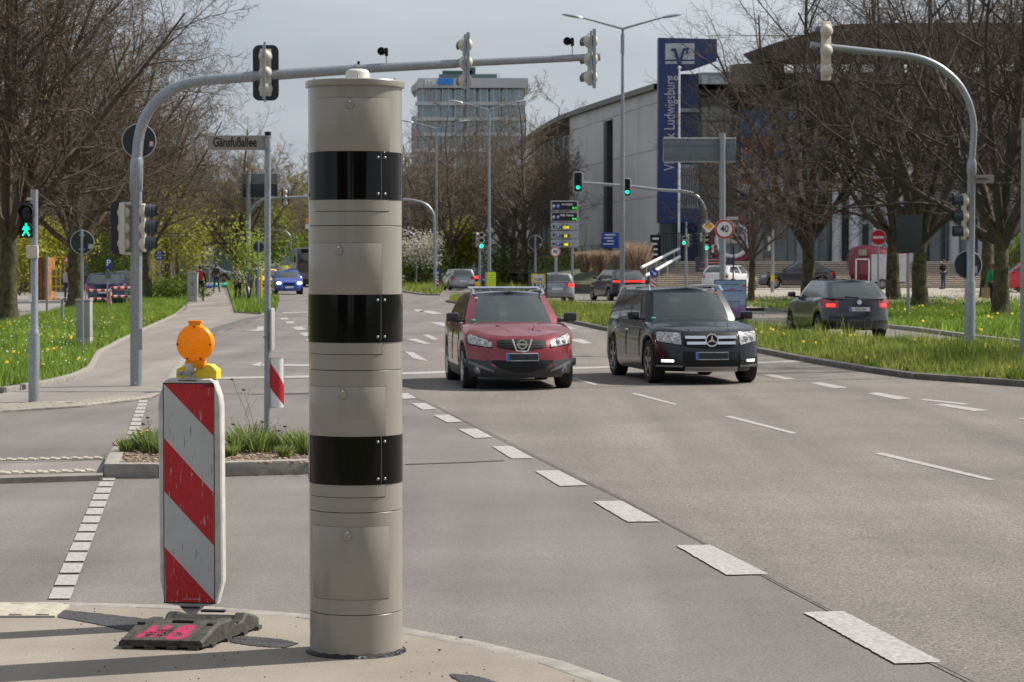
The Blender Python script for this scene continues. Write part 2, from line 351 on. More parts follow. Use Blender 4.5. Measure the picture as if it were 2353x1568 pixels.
# wide dashes
TH = [(1845, 1407, 1938, 1404, 2165, 1521, 2057, 1525), (1553, 1253, 1632, 1252, 1766, 1319, 1670, 1321), (1363, 1152, 1429, 1151, 1518, 1198, 1442, 1199),
      (1229, 1082, 1284, 1081, 1350, 1115, 1286, 1117), (1131, 1026, 1176, 1025, 1225, 1053, 1176, 1054), (1053, 986, 1096, 985, 1133, 1005, 1092, 1007),
      (995, 954, 1032, 953, 1063, 969, 1028, 971), (945, 927, 978, 926, 1004, 940, 971, 942), (900, 904, 935, 903, 958, 915, 926, 917)]
for q in TH: mark([(q[0], q[1]), (q[2], q[3]), (q[4], q[5]), (q[6], q[7])])
for q in [((2007, 1042), (2027, 1040), (2288, 1102), (2272, 1104)), ((1664, 957), (1680, 956), (1832, 995), (1820, 997)), ((1448, 904), (1460, 903), (1558, 929), (1548, 930)),
          ((1305, 868), (1314, 867), (1375, 884), (1365, 885)), ((1993, 904), (2017, 902), (2095, 916), (2060, 918)), ((2108, 918), (2125, 917), (2228, 928), (2212, 930)),
          ((2146, 930), (2170, 928), (2273, 943), (2240, 945)), ((2338, 960), (2420, 968), (2420, 972), (2345, 963)), ((1862, 880), (1885, 879), (1950, 891), (1915, 892)),
          ((1753, 862), (1775, 861), (1830, 871), (1800, 872)), ((985, 741), (1015, 741), (1050, 749), (1020, 750)), ((960, 715), (985, 714), (1020, 721), (995, 722)),
          ((1280, 750), (1300, 749), (1330, 757), (1305, 758)), ((1300, 780), (1335, 779), (1362, 789), (1340, 790)), ((935, 780), (955, 778), (990, 790), (975, 791)),
          ((970, 770), (985, 769), (1008, 780), (995, 781)), ((948, 712), (966, 711), (975, 716), (958, 717))]: mark(list(q))
# stop line
mark([(505, 867), (720, 863), (1010, 853), (1320, 844), (1720, 833), (1850, 827), (1920, 826), (1925, 829), (1850, 832), (1320, 848), (1010, 858), (720, 868), (505, 871)])
# dashes in the left lanes
for q in [((644, 731), (660, 730), (664, 734), (646, 735)), ((655, 739), (674, 738), (678, 743), (660, 744)), ((671, 752), (692, 751), (706, 758), (682, 759)), ((686, 765), (712, 764), (716, 772), (700, 773)),
          ((700, 780), (740, 780), (760, 790), (725, 792)), ((1210, 640), (1230, 640), (1232, 643), (1214, 643)),
          ((560, 759), (590, 757), (592, 751), (606, 750), (606, 760), (592, 761)), ((574, 839), (600, 832), (603, 843)), ((600, 836), (712, 838), (712, 842), (600, 841)),
          ((930, 808), (950, 810), (985, 830), (950, 824)), ((650, 718), (712, 716), (712, 718), (650, 720))]: mark(list(q))
# crossing edge dashes (blocks)
def blocks(a, b, n, w, gap=.25):
    A = G(*a); B = G(*b); d = (B-A)/n; nr = Vector((1, 0, 0))
    m = M()
    for i in range(n):
        p = A+d*(i+gap/2); q = A+d*(i+1-gap/2)
        m.add([(p.x-w/2, p.y, .008), (p.x+w/2, p.y, .008), (q.x+w/2, q.y, .008), (q.x-w/2, q.y, .008)], [(0, 1, 2, 3)])
    return tag(m.build('road_marking', m_marking, smooth=0), kind='structure')
blocks((135, 1382), (252, 1094), 14, .125, .2); blocks((296, 1026), (330, 920), 11, .12, .2)
# dark lines drawn across the asphalt, and the worn seam beside the dashes
m_dark_line = pbr('dark road line', (.085, .08, .078), .6, var=.3)
for p in ([(1300, 893), (1700, 880), (2020, 872), (2340, 868)], [(930, 1068), (1050, 1064), (1160, 1059)], [(500, 1096), (712, 1086)]):
    q = [G(*c) for c in p]; m = M()
    for a, b in zip(q[:-1], q[1:]): m.add([(a.x, a.y-.05, .006), (b.x, b.y-.05, .006), (b.x, b.y+.05, .006), (a.x, a.y+.05, .006)], [(0, 1, 2, 3)])
    tag(m.build('dark_road_line', m_dark_line, smooth=0), kind='structure')
m = M(); q = [G(*c) for c in [(930, 902), (1010, 938), (1140, 1003), (1292, 1079), (1442, 1152), (1604, 1240), (1800, 1346), (2060, 1482), (2290, 1592)]]
for a, b in zip(q[:-1], q[1:]): m.add([(a.x-.01, a.y, .0065), (a.x+.02, a.y, .0065), (b.x+.02, b.y, .0065), (b.x-.01, b.y, .0065)], [(0, 1, 2, 3)])
tag(m.build('dark_road_line', pbr('worn seam', (.115, .106, .098), .8, var=.3), smooth=0), kind='structure')
# loose grit on the pavement
rng = random.Random(3); m = M()
for i in range(110):
    x = rng.uniform(-20, 1500); y = rng.uniform(1400, 1568); g = G(x, y, .03)
    if y < 1384+max(0, x-700)*.2+15: continue
    r = rng.uniform(.0015, .0045); m.sphere((g.x, g.y, .034), r, 6, 0, (1.2, 1, .7))
for x, y, r in ((1060, 1468, .008), (1010, 1497, .006)):
    g = G(x, y, .03); m.sphere((g.x, g.y, .037), r, 8, 0, (1.3, 1, .8))
tag(m.build('gravel', pbr('grit', (.05, .045, .04), .9, var=.4)), kind='stuff')

# ================================================================ BUILDINGS
m_glassb = glassy('building glass', (.22, .31, .37), .06)
m_glassd = glassy('dark facade glass', (.13, .17, .17), .05)
m_glassl = glassy('pale facade glass', (.42, .50, .52), .08)
m_fasc = pbr('pale cladding', (.48, .49, .51), .7, var=.06, scale=.3)
m_wht = pbr('white painted metal', (.75, .75, .77), .5, var=.05)
def conc_panels():
    m = pbr('fair-faced concrete panels', (.56, .55, .54), .85, var=.1, scale=.25, bump=.1)
    n = m.node_tree.nodes; l = m.node_tree.links; b = n['Principled BSDF']
    src = b.inputs['Base Color'].links[0].from_socket; t = n.new('ShaderNodeTexCoord'); br = n.new('ShaderNodeTexBrick')
    mp = n.new('ShaderNodeMapping'); mp.inputs['Rotation'].default_value = (R(90), 0, 0)
    l.new(t.outputs['Object'], mp.inputs[0]); l.new(mp.outputs[0], br.inputs['Vector'])
    br.inputs['Scale'].default_value = 1; br.inputs['Brick Width'].default_value = 7.5; br.inputs['Row Height'].default_value = 3.3; br.inputs['Mortar Size'].default_value = .06; br.offset = 0
    br.inputs['Color1'].default_value = (1, 1, 1, 1); br.inputs['Color2'].default_value = (.9, .9, .9, 1); br.inputs['Mortar'].default_value = (.6, .6, .6, 1)
    mu = n.new('ShaderNodeMixRGB'); mu.blend_type = 'MULTIPLY'; mu.inputs[0].default_value = 1; l.new(src, mu.inputs[1]); l.new(br.outputs['Color'], mu.inputs[2]); l.new(mu.outputs[0], b.inputs['Base Color'])
    return m
m_cp = conc_panels()
# --- office tower
def office():
    Y = 520.; s = FPX/Y; t = thing('office_tower', 'pale grey office tower far behind the trees with blue and white rooftop lettering', 'building', (PP(1088, 605, Y).x, Y, 0))
    X = lambda x: (x-1088)/s; Z = lambda y: CH+(605-y)/s
    m = M(); m.box((X(1082), 10, Z(600)/2+19), (X(1206)-X(960), 18, 38+Z(207)*0), 0)
    core = m.build('wall', pbr('tower wall', (.42, .43, .45), .8, var=.06, scale=.1), t)
    # floors
    y = 210; k = 0; b = M(); g = []
    for fl in range(12):
        top = Z(207)-fl*3.35; hgt = 3.0 if fl else 2.9
        b.box((X(1082), .4, top-3.1), (X(1209)-X(955), 2.6, .75), 0)
    b.build('floor_band', m_fasc, t)
    for fl in range(7):
        top = Z(207)-fl*3.35
        for i in range(9):
            x0 = X(960)+i*(X(1206)-X(960))/9; w = (X(1206)-X(960))/9
            mm = M(); mm.box((x0+w/2, .8, top-1.35), (w-.35, .3, 2.75)); mm.build('window', m_glassb, t)
    v = M()
    for i in range(18):
        x0 = X(958)+i*(X(1208)-X(958))/17; v.box((x0, -.6, Z(600)+20), (.07, .3, 38))
    v.build('mullions', m_wht, t)
    f = M(); f.box((X(1087), 10, (Z(182)+Z(204))/2), (X(1214)-X(961), 22, Z(182)-Z(204)))
    f.build('parapet', m_fasc, t)
    sv = M(); sv.prism([(X(944), Z(200)), (X(961), Z(182)), (X(961), Z(204)), (X(944), Z(211))], 3, 20); sv.box((X(950), 12, 16), (1.2, 14, 36)); sv.build('side_wing', m_fasc, t)
    gr = M(); gr.box((X(1075), 10, Z(180)), (X(1144)-X(1010), 14, 1.9)); gr.box((X(1050), 10, Z(172)), (X(1090)-X(1020), 8, 2.4)); gr.box((X(1080), 8, Z(168)), (2.2, 4, 3.2))
    for i in range(9): gr.box((X(1100)+i*.55, 6, Z(175)), (.12, .3, 1.8))
    gr.tube([(X(1120), 6, Z(178)), (X(1120), 6, Z(168))], .12); gr.tube([(X(1018), 6, Z(180)), (X(1018), 6, Z(169))], .35)
    gr.build('roof_plant', pbr('green oxidised roof plant', (.07, .13, .12), .7, var=.3), t)
    p = M(); p.box((X(1024), -1.35, Z(190)), (X(1042)-X(1007), .2, 1.3*1.0)); bb = p.build('sign_board', pbr('sky blue sign', (.02, .2, .62), .5), t)
    text('mn', 2.5, m_white, t, (X(994), -1.35, Z(190)), 'lettering', ext=.08, bold=.04); text('plus', 2.0, pbr('light blue letters', (.05, .35, .9), .5), t, (X(1024), -1.5, Z(190)), 'lettering', ext=.08, bold=.03)
office()
# --- concrete hall with sloped top (left of the blue sign tower)
def hall():
    a = Vector((PP(1513, 605, 168).x, 168, 0)); b = Vector((PP(1230, 605, 226).x, 226, 0)); d = (b-a).normalized(); L = (b-a).length; rz = math.atan2(d.y, d.x)
    t = thing('concrete_hall', 'pale concrete hall with a tall glass slot standing left of the dark blue sign tower', 'building', (a.x, a.y, 0), rz)
    c2 = Vector((PP(1110, 605, 262).x, 262, 0)); L2 = L+(c2-b).length
    def HT(u): return 14.05+.35*math.sin(u/L2*3.0)-max(0, u-L*.75)*.04
    us = [0]+[L*f for f in (.1, .2, .305)]; slot = (L*.305, L*.375)
    m = M()
    def wall(u0, u1, z0=0, n=6, y0=0, y1=-.5):
        for i in range(n):
            p = u0+(u1-u0)*i/n; q = u0+(u1-u0)*(i+1)/n
            m.add([(p, y0, z0), (q, y0, z0), (q, y0, HT(q)), (p, y0, HT(p)), (p, y1, z0), (q, y1, z0), (q, y1, HT(q)), (p, y1, HT(p))], [(0, 1, 2, 3), (4, 7, 6, 5), (3, 2, 6, 7), (0, 3, 7, 4), (1, 5, 6, 2)])
    wall(0, slot[0]); wall(slot[1], L*.66)
    wall(L*1.05, L2, n=4)
    # above slot
    m.add([(slot[0], 0, 13.1), (slot[1], 0, 13.0), (slot[1], 0, HT(slot[1])), (slot[0], 0, HT(slot[0])), (slot[0], -.5, 13.1), (slot[1], -.5, 13), (slot[1], -.5, HT(slot[1])), (slot[0], -.5, HT(slot[0]))], [(0, 1, 2, 3), (4, 7, 6, 5), (0, 4, 5, 1), (3, 2, 6, 7)])
    m.build('wall', m_cp, t, smooth=0)
    g = M(); g.box(((slot[0]+slot[1])/2, -.9, 6.6), (slot[1]-slot[0], .1, 13)); g.build('window', m_glassl, t)
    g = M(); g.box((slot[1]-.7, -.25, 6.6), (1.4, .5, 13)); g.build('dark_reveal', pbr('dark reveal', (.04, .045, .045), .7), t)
    g = M(); g.box((L*.855, -.8, 6.6), (L*.39, .1, 13)); w = g.build('window', m_glassl, t)
    f = M()
    for i in range(9): f.box((L*.66+L*.39*i/8, -.6, 6.6), (.14, .3, 13))
    for z in (3.5, 7, 10.5): f.box((L*.855, -.6, z), (L*.39, .2, .12))
    f.build('frame', pbr('grey mullions', (.2, .2, .2), .6), w)
    r = M()
    n = 16
    for i in range(n):
        p = L2*i/n; q = L2*(i+1)/n; r.add([(p, .35, HT(p)+.02), (q, .35, HT(q)+.02), (q, .35, HT(q)+.42), (p, .35, HT(p)+.42), (p, -26, HT(p)+.02), (q, -26, HT(q)+.02), (q, -26, HT(q)+.42), (p, -26, HT(p)+.42)], [(0, 1, 2, 3), (4, 7, 6, 5), (3, 2, 6, 7), (0, 4, 5, 1)])
    r.build('roof', pbr('roof edge metal', (.13, .125, .12), .6, var=.15), t, smooth=0)
hall()
# --- blue sign tower
def bluetower():
    Y = 160.; s = FPX/Y; x0 = PP(1512, 605, Y).x; t = thing('sign_tower', 'tall dark blue flag-shaped sign tower with a white square emblem and upright lettering', 'sign tower', (x0, Y, 0))
    X = lambda x: (x-1512)/s; Z = lambda y: CH+(605-y)/s
    m = M(); m.prism([(0, Z(513)), (X(1610), Z(513)), (X(1610), Z(480)), (X(1561), Z(480)), (X(1561), Z(163)), (X(1590), Z(160)), (X(1646), Z(140)), (X(1646), Z(92)), (0, Z(89))], 0, 1.4)
    m.build('slab', pbr('dark blue panel', (.012, .032, .13), .45, var=.1, scale=.3), t)
    l = M(); l.box((X(1561), -.03, (Z(102)+Z(139))/2), (X(1594)-X(1527), .06, Z(102)-Z(139))); l.box((X(1561), -.03, (Z(143)+Z(149))/2), (X(1594)-X(1527), .06, Z(143)-Z(149))); e = l.build('emblem', pbr('emblem silver', (.42, .45, .50), .5), t)
    # V with flag corners (x right, y in px)
    V = [(1541, 114), (1552, 114), (1560, 139), (1568, 113), (1582, 113), (1578, 127), (1574, 127), (1577, 119), (1572, 119), (1563, 150), (1556, 150), (1547, 121), (1541, 120)]
    g = M(); g.prism([(X(x), Z(y)) for x, y in V], -.12, -.05); g.build('emblem_mark', pbr('dark blue panel', (0, 0, 0)), e, smooth=0)
    text('VR-Bank Ludwigsburg', 1.02, pbr('lettering silver', (.42, .46, .52), .5), t, (X(1543)-.12, -.03, (Z(405)+Z(164))/2), rot=(R(90), R(-90), 0), ext=.03, sx=.70)
    sh = M(); sh.box((X(1586), 2.6, (Z(600)+Z(165))/2), (X(1611)-X(1561), .2, Z(165)-Z(600))); w = sh.build('window', pbr('navy glass', (.012, .03, .10), .3, var=.1), t)
    q = M(); q.box((X(1570), 2.9, (Z(505)+Z(600))/2), (X(1613)-X(1516), .3, Z(505)-Z(600))); q.build('ground_floor_glass', m_glassd, t)
    lv = M()
    for i in range(9): l1 = M(); l1.box((X(1564)+i*(X(1608)-X(1564))/8, 2.35, (Z(475)+Z(380))/2), (.1, .3, Z(380)-Z(475))); l1.build('louvre', m_galv2, w)
    for y in (250, 380, 475): lv.box((X(1586), 2.3, Z(y)), (X(1611)-X(1561), .3, .25))
    lv.build('transoms', m_galv2, w)
    fp = thing('flagpole', 'slim white pole in front of the dark blue sign tower', 'flagpole', (PP(1560, 605, Y-2).x, Y-2, .4))
    q = M(); q.tube([(0, 0, 0), (0, 0, Z(165)-.4)], [.09, .06], 8); q.sphere((0, 0, Z(165)-.35), .12, 8); q.build('pole', m_wht, fp)
bluetower()
# --- glass hall with great canopy
def glasshall():
    Y = 178.; s = FPX/Y; X = lambda x: (x-1612)/s; Z = lambda y: CH+(605-y)/s
    bx = PP(1612, 605, Y).x
    t = thing('glass_hall', 'glass fronted bank hall with white columns and a huge brown roof canopy behind the trees', 'building', (bx, Y, 0))
    m = M(); m.box((20.5, 20, 8), (41, .4, 16)); m.box((-.2, 10, 8), (.4, 20, 16)); m.build('wall', pbr('inner wall', (.34, .35, .36), .8, var=.3, scale=.3), t)
    for i in range(13):
        for j in range(4):
            if i < 2 or (i*7+j*3) % 3 == 0: mat = m_glassl
            else: mat = m_glassd
            g = M(); g.box((1.1+i*2.35, 0, 3.55+j*3.55), (2.25, .1, 3.4)); g.build('window', mat, t)
    f = M()
    for i in range(14): f.box((-.06+i*2.35, -.05, 8), (.12, .3, 13.2))
    for j in range(5): f.box((15.3, -.05, 1.75+j*3.55), (30.7, .34, .14))
    for i in range(27): f.box((.5+i*1.175, -.12, 8.9), (.07, .12, 14))
    f.build('frame', pbr('facade frame', (.34, .36, .37), .5), t)
    # round drum bay above entrance (bronze)
    d = M(); d.lathe([(2.0, Z(262)), (2.05, Z(152)), (0, Z(150))], (X(1738), .2, 0), 'Z', 40); d.lathe([(2.0, Z(262)), (0, Z(270))], (X(1738), .2, 0), 'Z', 40)
    d.build('drum', pbr('bronze drum cladding', (.17, .155, .12), .5, .2, .35, .5), t)
    for x in (1891, 1922, 1941, 1973, 2002, 2026, 2053, 2157, 2212, 2300):
        y = 600-(x % 7)/2; c = M(); k = (x*7) % 3
        c.tube([(X(x), -6-k*1.5, Z(598)-.3), (X(x), -6-k*1.5, Z(598)+.1), (X(x), -6-k*1.5, 13.6+3.4)], [.40, .36, .34], 10); c.build('column', m_wht, t)
    d = M(); d.box((X(1990), -1.2, 3.9), (X(2035)-X(1945), 1.6, 3.6)); d.build('entrance', m_glassd, t)
    d = M()
    for x in (1946, 1966, 1990, 2012, 2036): d.box((X(x), -2.1, 3.9), (.28, .25, 3.7))
    for z in (5.75, 4.9): d.box((X(1991), -2.1, z), (3.1, .28, .3))
    d.build('door_frame', m_wht, t)
    # canopy
    def W(x, y): return (x-bx, y-Y)
    P = [W(17.0, 176), W(18.7, 168), W(21.6, 158), W(25, 157), W(60, 157), W(60, 181), W(17.3, 180)]
    c = M(); n = len(P); zt = [17.25, 17.4, 17.6, 17.6, 17.7, 17.7, 17.5]
    vs = [(p[0], p[1], z) for p, z in zip(P, zt)]+[(p[0]+(.8 if i in (0, 1, 2, 6) else 0), p[1]+(.6 if i in (2, 3, 4) else 0), z-.75) for i, (p, z) in enumerate(zip(P, zt))]
    c.add(vs, [tuple(range(n)), tuple(reversed(range(n, 2*n)))]+[(i, (i+1) % n, (i+1) % n+n, i+n) for i in range(n)]); c.build('canopy', pbr('brown canopy soffit', (.10, .085, .07), .7, var=.15, scale=.4), t, smooth=0)
    # hanging banners
    b = M(); b.box((X(1731), -4.8, (Z(395)+Z(471))/2), (X(1782)-X(1680), .08, Z(395)-Z(471))); bn = b.build('banner', pbr('white banner', (.62, .63, .68), .6), t)
    b = M(); b.box((X(1720), -4.88, Z(404)), (X(1765)-X(1690)-.6, .04, .3)); b.box((X(1717), -4.88, Z(412)), (1.7, .04, .28)); b.box((X(1692), -4.88, Z(455)), (.45, .04, .5)); b.box((X(1770), -4.88, Z(461)), (.5, .04, .25)); b.build('print', pbr('banner blue print', (.08, .12, .4), .6), bn)
    b = M(); b.box((X(1705), -4.88, Z(422)), (1.3, .04, .4)); b.build('print', pbr('banner orange print', (.5, .12, .05), .6), bn)
    b = M(); b.box((X(1735), -4.7, (Z(265)+Z(372))/2), (X(1782)-X(1688), .08, Z(265)-Z(372))); bn = b.build('banner', pbr('blue banner', (.06, .15, .36), .6, var=.3, scale=.6), t)
    b = M(); b.box((X(1730), -4.78, Z(343)), (2.4, .04, 1.3)); b.build('print', pbr('red orange print', (.38, .09, .06), .6, var=.5, scale=2), bn)
    # ring sculpture
    r = thing('ring_sculpture', 'large dark red and white ring standing before the glass hall', 'sculpture', (PP(1683, 605, 158).x, 158, 1.9)); q = M()
    N = 28; q.tube([(1.45*math.cos(2*math.pi*i/N), 0, 1.5+1.45*math.sin(2*math.pi*i/N)) for i in range(N+1)], .24, 8, 0, False); q.build('ring', pbr('ring red', (.22, .03, .05), .5), r)
    q = M(); q.tube([(1.08*math.cos(2*math.pi*i/N), -.05, 1.5+1.08*math.sin(2*math.pi*i/N)) for i in range(N+1)], .15, 8, 0, False); q.build('inner_ring', m_white, r)
glasshall()
# --- plaza steps
def steps():
    m = M(); n = 14; y0 = 149.; rise = (2.0-.36)/n
    for i in range(n):
        y = y0+i*.42; xl = 8.3+i*.20
        x1 = 48
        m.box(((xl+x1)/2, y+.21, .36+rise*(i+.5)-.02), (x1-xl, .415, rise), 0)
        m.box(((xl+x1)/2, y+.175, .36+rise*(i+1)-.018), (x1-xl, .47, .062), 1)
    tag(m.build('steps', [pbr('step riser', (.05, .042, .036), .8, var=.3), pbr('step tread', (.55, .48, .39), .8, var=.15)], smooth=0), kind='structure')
    m = M(); m.box((29.5, 165.2, 1.0), (41, 21.5, 1.98)); tag(m.build('plaza', pbr('plaza slabs', (.34, .31, .27), .8, var=.12, scale=.4), smooth=0), kind='structure')
    m = M(); m.add([(8.2, 152, 0), (8.2, 149, 0), (2.5, 149, 0), (2.5, 152, 0), (11.3, 156, 2.0), (8.5, 160, 2.0), (2.8, 162, 1.2), (-3, 215, 1.0), (12, 230, 2.0)], [(0, 1, 2, 3), (1, 5, 6, 2), (1, 0, 4, 5), (5, 8, 7, 6), (4, 8, 5)])
    tag(m.build('embankment', pbr('planted bank', (.06, .065, .03), .95, var=.4, scale=.6, bump=1), smooth=0), kind='structure')
    # low retaining wall left of steps
    t = M(); t.box((5.4, 148.6, .3), (6, .4, .6)); tag(t.build('retaining_wall', pbr('dark wall', (.10, .095, .085), .9, var=.3)), 'low grey retaining wall at the foot of the planted bank', 'wall')
steps()
def rail(pts, lab, posts):
    t = thing('handrail', lab, 'handrail', (0, 0, 0), group='handrails beside the plaza steps'); m = M(); m.tube(pts, .09, 8); m.build('rail', m_wht, t)
    for i in range(posts):
        f = (i+.5)/posts; a = Vector(pts[0]).lerp(Vector(pts[1]), f); m = M(); m.tube([a, a-Vector((0, 0, .95))], .04, 6); m.build('post', m_galv2, t)
rail([PP(1474, 615, 149.5), PP(1560, 572, 155)], 'upper pale handrail rising beside the left edge of the plaza steps', 4)
rail([PP(1484, 634, 148.2), PP(1562, 590, 153.5)], 'lower pale handrail rising beside the left edge of the plaza steps', 4)
# fence behind the rails
t = thing('railing_fence', 'dark upright bar fence on the planted bank before the concrete hall', 'fence', (0, 0, 0)); m = M()
for i in range(22): p = PP(1528+i*6-16, 600, 158-i*.05); m.tube([(p.x, p.y, 1.9), (p.x, p.y, 3.9)], .035, 5)
m.build('bars', pbr('dark bars', (.03, .03, .035), .6), t); m = M(); a = PP(1512, 600, 158); b = PP(1640, 600, 157); m.tube([(a.x, a.y, 3.85), (b.x, b.y, 3.85)], .03, 5); m.build('rail', pbr('dark bars', (0, 0, 0)), t)
# poster boards by the hall
def stele(x, y0, y1, Y, w, mat, lab, pm=None):
    t = thing('information_stele', lab, 'sign', (PP(x, 605, Y).x, Y, 0)); s = FPX/Y; z0 = CH+(605-y1)/s; z1 = CH+(605-y0)/s
    m = M(); m.rbox((0, 0, (z0+z1)/2), (w/s, .2, z1-z0), .02); p = m.build('panel', mat, t)
    m = M(); m.box((-w/s*.4, 0, z0/2), (.1, .1, z0)); m.box((w/s*.4, 0, z0/2), (.1, .1, z0)); m.build('leg', m_galv2, t)
    m = M()
    for i in range(4): m.box((-.1*w/s*(i % 2), -.12, z1-(z1-z0)*(.15+.2*i)), (w/s*(.6-.1*(i % 3)), .02, (z1-z0)*.07))
    m.build('print', pm or m_white, p)
stele(1402, 535, 570, 158, 40, m_blue, 'blue information panel with pale print below the concrete hall')
stele(1506, 540, 600, 156, 24, m_black, 'black information stele with pale print left of the plaza fence')
stele(1643, 592, 626, 150, 90, pbr('dark poster', (.03, .035, .06), .5, var=.5, scale=2), 'dark wide event poster board at the foot of the ring sculpture', pbr('poster orange', (.45, .2, .12), .5, var=.5, scale=3))
# --- long brown building behind the left trees, and low ones further
def longb(x0, x1, ytop, Y, lab, mat, wmat, fl=3):
    s = FPX/Y; a = PP(x0, 605, Y).x; b = PP(x1, 605, Y).x; h = CH+(605-ytop)/s
    t = thing('apartment_block', lab, 'building', ((a+b)/2, Y, 0)); w = b-a
    m = M(); m.box((0, 8, h/2), (w, 16, h)); m.build('wall', mat, t); m = M(); m.box((0, 8, h+.2), (w+.8, 17, .4)); m.build('roof', pbr('dark roof edge', (.05, .05, .05), .8), t)
    n = max(2, int(w/3)); r = h/fl
    for j in range(fl):
        for i in range(n):
            q = M(); q.box((-w/2+w*(i+.5)/n, -.04, r*(j+.55)), (w/n*.55, .12, r*.5)); q.build('window', wmat, t)
longb(-500, 330, 338, 168, 'long brown building behind the bare trees at the left', pbr('brown facade', (.12, .085, .06), .8, var=.15, scale=.4), m_glassd, 3)
longb(380, 560, 560, 230, 'low pale building at the end of the left path', pbr('pale render', (.35, .34, .32), .8), m_glassd, 1)
longb(960, 1080, 592, 235, 'low grey glazed building behind the middle row of trees', pbr('grey render', (.22, .24, .24), .8), m_glassl, 1)
# ================================================================ TREES
m_bark = pbr('lime bark', (.045, .037, .025), .95, var=.45, scale=5, bump=1.2, bscale=18, col2=(.085, .078, .035))
m_twigw = pbr('warm twig bark', (.085, .062, .042), .9, var=.3, scale=2)
m_twigd = pbr('dark twig bark', (.06, .046, .035), .9, var=.3, scale=2)
m_twig = pbr('twig bark', (.12, .095, .073), .9, var=.3, scale=2)
m_bud = pbr('buds', (.21, .155, .09), .8, var=.2, island=.5, sub=.3)
m_leafy = pbr('young leaves', (.30, .30, .03), .6, var=.2, island=.4, sub=.45)
m_leafg = pbr('green leaves', (.16, .22, .03), .6, var=.2, island=.4, sub=.4)
m_blos = pbr('blossom', (.6, .56, .48), .7, var=.1, island=.25, sub=.3)
def unit(v):
    n = math.sqrt(v[0]**2+v[1]**2+v[2]**2) or 1; return (v[0]/n, v[1]/n, v[2]/n)
class Tree:
    def __init__(s, seed): s.r = random.Random(seed); s.V = []; s.F = []; s.tv = []; s.tf = []; s.tips = []
    def path(s, pts, rad, n, trunk=False):
        V, F = (s.tv, s.tf) if trunk else (s.V, s.F); k = len(V); N = len(pts)
        for i, p in enumerate(pts):
            a = pts[max(0, i-1)]; b = pts[min(N-1, i+1)]; d = unit((b[0]-a[0], b[1]-a[1], b[2]-a[2]))
            e = unit((d[1], -d[0], 0.0)) if abs(d[2]) < .95 else unit((0.0, d[2], -d[1])); f = (d[1]*e[2]-d[2]*e[1], d[2]*e[0]-d[0]*e[2], d[0]*e[1]-d[1]*e[0])
            for j in range(n):
                t = 6.2832*j/n; c = math.cos(t)*rad[i]; q = math.sin(t)*rad[i]; V.append((p[0]+e[0]*c+f[0]*q, p[1]+e[1]*c+f[1]*q, p[2]+e[2]*c+f[2]*q))
        for i in range(N-1):
            for j in range(n): F.append((k+i*n+j, k+i*n+(j+1) % n, k+(i+1)*n+(j+1) % n, k+(i+1)*n+j))
    def grow(s, p, d, L, r, lv, cfg):
        R_ = s.r; nseg = cfg['seg'][lv]; pts = [p]; rad = [r]; dirs = [d]; w = cfg['wig'][lv]; up = cfg['up'][lv]
        for i in range(nseg):
            d = unit((d[0]+R_.gauss(0, w), d[1]+R_.gauss(0, w), d[2]+R_.gauss(0, w)+up)); st = L/nseg
            p = (p[0]+d[0]*st, p[1]+d[1]*st, p[2]+d[2]*st); pts.append(p); dirs.append(d); rad.append(max(cfg['rmin'], r*(1-(i+1)/nseg*.78)))
        s.path(pts, rad, cfg['sides'][lv])
        if lv >= cfg['levels']-1:
            s.tips.append((pts[-1], d)); s.tips.append((pts[len(pts)//2], d)); return
        n = cfg['n'][lv]; n = max(1, int(n*R_.uniform(.8, 1.2)))
        for i in range(n):
            f = cfg['f0'][lv]+(1-cfg['f0'][lv])*(i+R_.random())/n; k = min(nseg-1, int(f*nseg)); u = f*nseg-k
            a = pts[k]; b = pts[k+1]; q = (a[0]+(b[0]-a[0])*u, a[1]+(b[1]-a[1])*u, a[2]+(b[2]-a[2])*u); dd = dirs[k]
            ang = R(R_.uniform(*cfg['ang'][lv])); az = i*2.4+R_.random()*1.2
            e = unit((dd[1], -dd[0], .01)); g = (dd[1]*e[2]-dd[2]*e[1], dd[2]*e[0]-dd[0]*e[2], dd[0]*e[1]-dd[1]*e[0])
            ca, sa = math.cos(ang), math.sin(ang); cz, sz = math.cos(az), math.sin(az)
            nd = unit(tuple(dd[j]*ca+(e[j]*cz+g[j]*sz)*sa for j in range(3)))
            s.grow(q, nd, L*R_.uniform(*cfg['len'][lv])*(1-f*.45), max(cfg['rmin'], rad[k]*cfg['rr'][lv]), lv+1, cfg)
